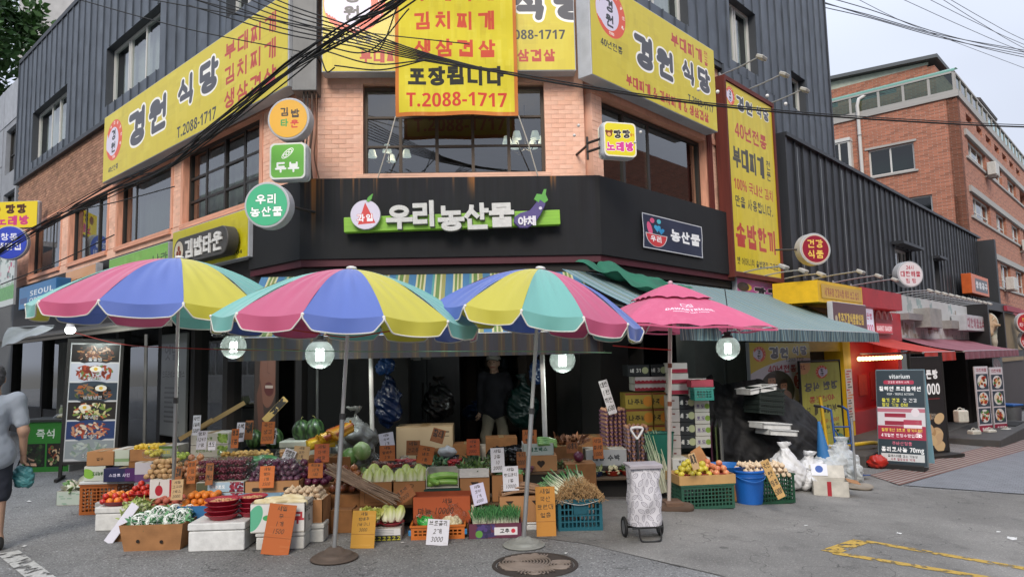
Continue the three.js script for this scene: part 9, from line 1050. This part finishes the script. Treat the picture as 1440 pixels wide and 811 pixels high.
for(const[u,v,w,l]of[[40,706,0.07,'small white paper scrap on the road near the printed carton'],[33,769,0.05,'tiny white scrap beside the white road line'],[566,764,0.03,'tiny pale scrap on the road before the orange basket'],[796,779,0.035,'tiny white scrap right of the manhole cover'],[1134,740,0.03,'tiny white scrap on the road before the torn carton'],[1424,758,0.13,'flattened white scrap on the road at the right edge'],[1405,749,0.05,'small pale scrap near the flattened scrap at the right edge'],[1265,751,0.05,'small pale scrap on the road above the yellow marking']]){const p=G(u,v),o=obj('paper_scrap',crumple(tf(new THREE.PlaneGeometry(w,w*0.6,6,5),0,0,0,-Math.PI/2),w*0.2,3/w,u),D('#d5d5d2',0.8,ds));o.position.set(p.x,gy(p.x)+0.012,p.z);o.rotation.y=u;tag(o,l,'litter');}

// ================================================================ PEOPLE
function person(o){
const t=thing('person',o.label,'person',o.pos,o.turn),J=o.J,H=J.head,S=o.skinC;
const hand=(w,dir,side,curl)=>{const out=[],d=new V3(...dir).normalize(),a=new V3(...w),palm=a.clone().addScaledVector(d,0.075),sx=new V3(0,0,side).cross(d).normalize();out.push([a.toArray(),palm.toArray(),0.024,0.027]);for(let k=0;k<4;k++){const b=palm.clone().add(new V3(0,0,(k-1.5)*0.019)),L=[0.036,0.041,0.038,0.03][k],m=b.clone().addScaledVector(d,L).addScaledVector(sx,curl*0.012),e=m.clone().addScaledVector(d,L*0.5).addScaledVector(sx,curl*0.03);out.push([b.toArray(),m.toArray(),0.0095,0.0088],[m.toArray(),e.toArray(),0.0088,0.0075]);}const th=a.clone().addScaledVector(d,0.03).add(new V3(0,0,0.026)),t1=th.clone().addScaledVector(d,0.03).add(new V3(0,0,0.02)).addScaledVector(sx,curl*0.015),t2=t1.clone().addScaledVector(d,0.024).addScaledVector(sx,curl*0.02);out.push([th.toArray(),t1.toArray(),0.012,0.0105],[t1.toArray(),t2.toArray(),0.01,0.009]);return out;};
const body=[[J.pelvis,J.chest,0.12,0.13],[J.chest,J.neck,0.1,0.055],[J.neck,[H[0],H[1]-0.06,H[2]],0.052,0.055],[[J.pelvis[0]-0.07,J.pelvis[1],J.pelvis[2]],[J.pelvis[0]+0.07,J.pelvis[1],J.pelvis[2]],0.11,0.11]];
for(const s of['l','r']){body.push([J.sh[s],J.el[s],0.05,0.042],[J.el[s],J.wr[s],0.041,0.027],[J.hip[s],J.kn[s],0.082,0.056],[J.kn[s],J.an[s],0.056,0.036],[J.an[s],[J.an[s][0],J.an[s][1]-0.05,J.an[s][2]+0.06],0.038,0.03],[[J.chest[0],J.chest[1]+0.06,J.chest[2]],J.sh[s],0.08,0.055]);}
const head=[[[H[0],H[1]+0.035,H[2]-0.012],[H[0],H[1]-0.03,H[2]+0.006],0.088,0.074],[[H[0],H[1]-0.03,H[2]+0.01],[H[0],H[1]-0.088,H[2]+0.04],0.066,0.034],[[H[0],H[1]+0.02,H[2]+0.076],[H[0],H[1]-0.02,H[2]+0.1],0.008,0.014],[[H[0]-0.02,H[1]-0.055,H[2]+0.074],[H[0]+0.02,H[1]-0.055,H[2]+0.074],0.008,0.008],[[H[0],H[1]-0.09,H[2]],[J.neck[0],J.neck[1],J.neck[2]],0.054,0.055]];for(const s of[-1,1])head.push([[H[0]+s*0.083,H[1]+0.01,H[2]-0.006],[H[0]+s*0.085,H[1]-0.028,H[2]-0.002],0.014,0.011],[[H[0]+s*0.022,H[1]+0.03,H[2]+0.07],[H[0]+s*0.045,H[1]+0.03,H[2]+0.06],0.011,0.01]);
const parts=[skin(body,0.014,0.045),skin(head,0.0055,0.02)];for(const s of['l','r']){const d=[0,1,2].map((i)=>J.wr[s][i]-J.el[s][i]);parts.push(skin(hand(J.wr[s],[d[0],d[1]-0.1,d[2]],s==='l'?-1:1,o.curl[s]),0.004,0.01));}
const b=obj('body',parts.map((g)=>tint(g,(p)=>p.y>H[1]-0.07&&p.y<H[1]-0.045&&p.z>H[2]+0.06?[S[0]*0.8,S[1]*0.5,S[2]*0.5]:S)),VC(0.6),t);
for(const s of[-1,1])obj('eye',ball(0.011,H[0]+s*0.033,H[1]+0.015,H[2]+0.072,8,[1.2,0.7,0.8]),D('#1c1512',0.3),t);
const infl=(l,d)=>l.map(([a,c,ra,rb])=>[a,c,ra+d,rb+d]),top=[[J.pelvis,J.chest,0.135,0.15],[[J.pelvis[0]-0.06,J.pelvis[1]+0.03,J.pelvis[2]],[J.pelvis[0]+0.06,J.pelvis[1]+0.03,J.pelvis[2]],0.13,0.13],[[J.pelvis[0]-0.075,J.pelvis[1]-0.06,J.pelvis[2]],[J.pelvis[0]+0.075,J.pelvis[1]-0.06,J.pelvis[2]],0.134,0.134],[J.chest,[J.neck[0],J.neck[1]-0.05,J.neck[2]],0.125,0.07]];
for(const s of['l','r']){const k=o.sleeve,e=[0,1,2].map((i)=>J.sh[s][i]+(J.el[s][i]-J.sh[s][i])*Math.min(1,k));top.push([[J.chest[0],J.chest[1]+0.05,J.chest[2]],J.sh[s],0.095,0.075],[J.sh[s],e,0.072,0.066]);if(k>1)top.push([J.el[s],J.wr[s],0.06,0.044]);}
const fold=(g,a)=>crumple(g,a,5,3);obj('shirt',fold(skin(top,0.016,0.05),0.02),D(o.shirt,0.9),t);
const pants=[[[J.pelvis[0]-0.06,J.pelvis[1]-0.02,J.pelvis[2]],[J.pelvis[0]+0.06,J.pelvis[1]-0.02,J.pelvis[2]],0.128,0.128]];for(const s of['l','r']){const k=o.leg;if(k<=1){const e=[0,1,2].map((i)=>J.hip[s][i]+(J.kn[s][i]-J.hip[s][i])*k);pants.push([J.hip[s],e,0.105,0.092]);}else pants.push([J.hip[s],J.kn[s],0.1,0.08],[J.kn[s],[J.an[s][0],J.an[s][1]+0.02,J.an[s][2]],0.08,0.066]);}
obj('trousers',fold(skin(pants,0.016,0.04),0.018),D(o.pants,0.9),t);
for(const s of['l','r'])obj('shoe',skin([[[J.an[s][0],0.045,J.an[s][2]-0.045],[J.an[s][0],0.04,J.an[s][2]+0.13],0.048,0.042],[[J.an[s][0],0.085,J.an[s][2]-0.02],[J.an[s][0],0.06,J.an[s][2]+0.05],0.045,0.04]],0.008,0.03),D(o.shoes,0.6),t);
const hairG=tint(skin([[[H[0],H[1]+0.05,H[2]-0.02],[H[0],H[1]+0.0,H[2]-0.035],0.096,0.088],[[H[0],H[1]-0.01,H[2]-0.05],[H[0],H[1]-0.07,H[2]-0.05],0.07,0.045]],0.008,0.03),()=>C3(o.hair));obj('hair',crumple(hairG,0.012,30,2),VC(0.8),t);
if(o.cap){obj('cap',[tf(new THREE.SphereGeometry(0.108,22,10,0,6.3,0,1.6),H[0],H[1]+0.05,H[2]-0.01,0,0,0,[1,0.85,1.08]),tf(grid(16,6,(u,v)=>{const a=(u-0.5)*2.2;return[Math.sin(a)*(0.1+0.012*v),0.0-0.012*v-0.02*Math.sin(a)**2*v,Math.cos(a)*(0.1+0.085*v)];}),H[0],H[1]+0.06,H[2]-0.01)],D(o.cap,0.8,ds),t);}
return t;
}
// shopkeeper in the dark of the shop
person({label:'person in a pale cap, dark jacket and light trousers stepping inside the dark shop',pos:[X(697,-10.6),0.08,-10.6],turn:-0.35,skinC:[0.32,0.2,0.14],shirt:'#1f1f26',pants:'#7d7768',shoes:'#2a2624',hair:'#1c1917',cap:'#8f8c82',sleeve:1.4,leg:2,curl:{l:1,r:1},J:{pelvis:[0,0.9,0],chest:[0,1.22,0.01],neck:[0,1.4,0.0],head:[0,1.53,0.03],sh:{l:[-0.17,1.33,0],r:[0.17,1.33,0]},el:{l:[-0.23,1.06,-0.02],r:[0.24,1.06,-0.03]},wr:{l:[-0.22,0.84,0.06],r:[0.25,0.82,0.05]},hip:{l:[-0.09,0.86,0],r:[0.09,0.86,0]},kn:{l:[-0.1,0.48,0.12],r:[0.12,0.48,0.0]},an:{l:[-0.1,0.08,0.12],r:[0.15,0.08,-0.16]}}});
// passer-by leaving the frame at the left, seen from behind
{const q=G(2,776),pos=new V3(X(-14,q.z),0,q.z);
person({label:'person in a pale grey T-shirt and navy shorts walking out at the left edge',pos:pos.toArray(),turn:-2.55,skinC:[0.36,0.22,0.15],shirt:'#98a1ac',pants:'#2a2f3b',shoes:'#222222',hair:'#3a3a3c',sleeve:0.72,leg:0.98,curl:{l:2.4,r:1.2},J:{pelvis:[0,0.92,0],chest:[0,1.25,0.01],neck:[0,1.44,0.01],head:[0,1.58,0.04],sh:{l:[-0.19,1.37,0],r:[0.19,1.37,0]},el:{l:[-0.25,1.09,-0.03],r:[0.25,1.09,-0.06]},wr:{l:[-0.26,0.86,0.06],r:[0.26,0.86,0.04]},hip:{l:[-0.09,0.88,0],r:[0.09,0.88,0]},kn:{l:[-0.09,0.49,0.09],r:[0.1,0.48,0.02]},an:{l:[-0.09,0.09,0.05],r:[0.1,0.09,-0.14]}}});
const c=Math.cos(-2.55),s=Math.sin(-2.55),loc=(x,y,z)=>[pos.x+x*c+z*s,y,pos.z-x*s+z*c],b=thing('carrier_bag','small teal carrier bag held by the passer-by at the left edge','bag',loc(-0.27,0.54,0.09));obj('bag',bagGeo(0.17,0.2,0.1,61,false),D('#3f7d80',0.5),b);obj('handle',tube([[-0.06,0.2,0],[-0.03,0.27,0],[0.0,0.29,0],[0.03,0.27,0],[0.06,0.2,0]],0.007,16,5),M_DARK,b);}
renderer.render(scene,camera);
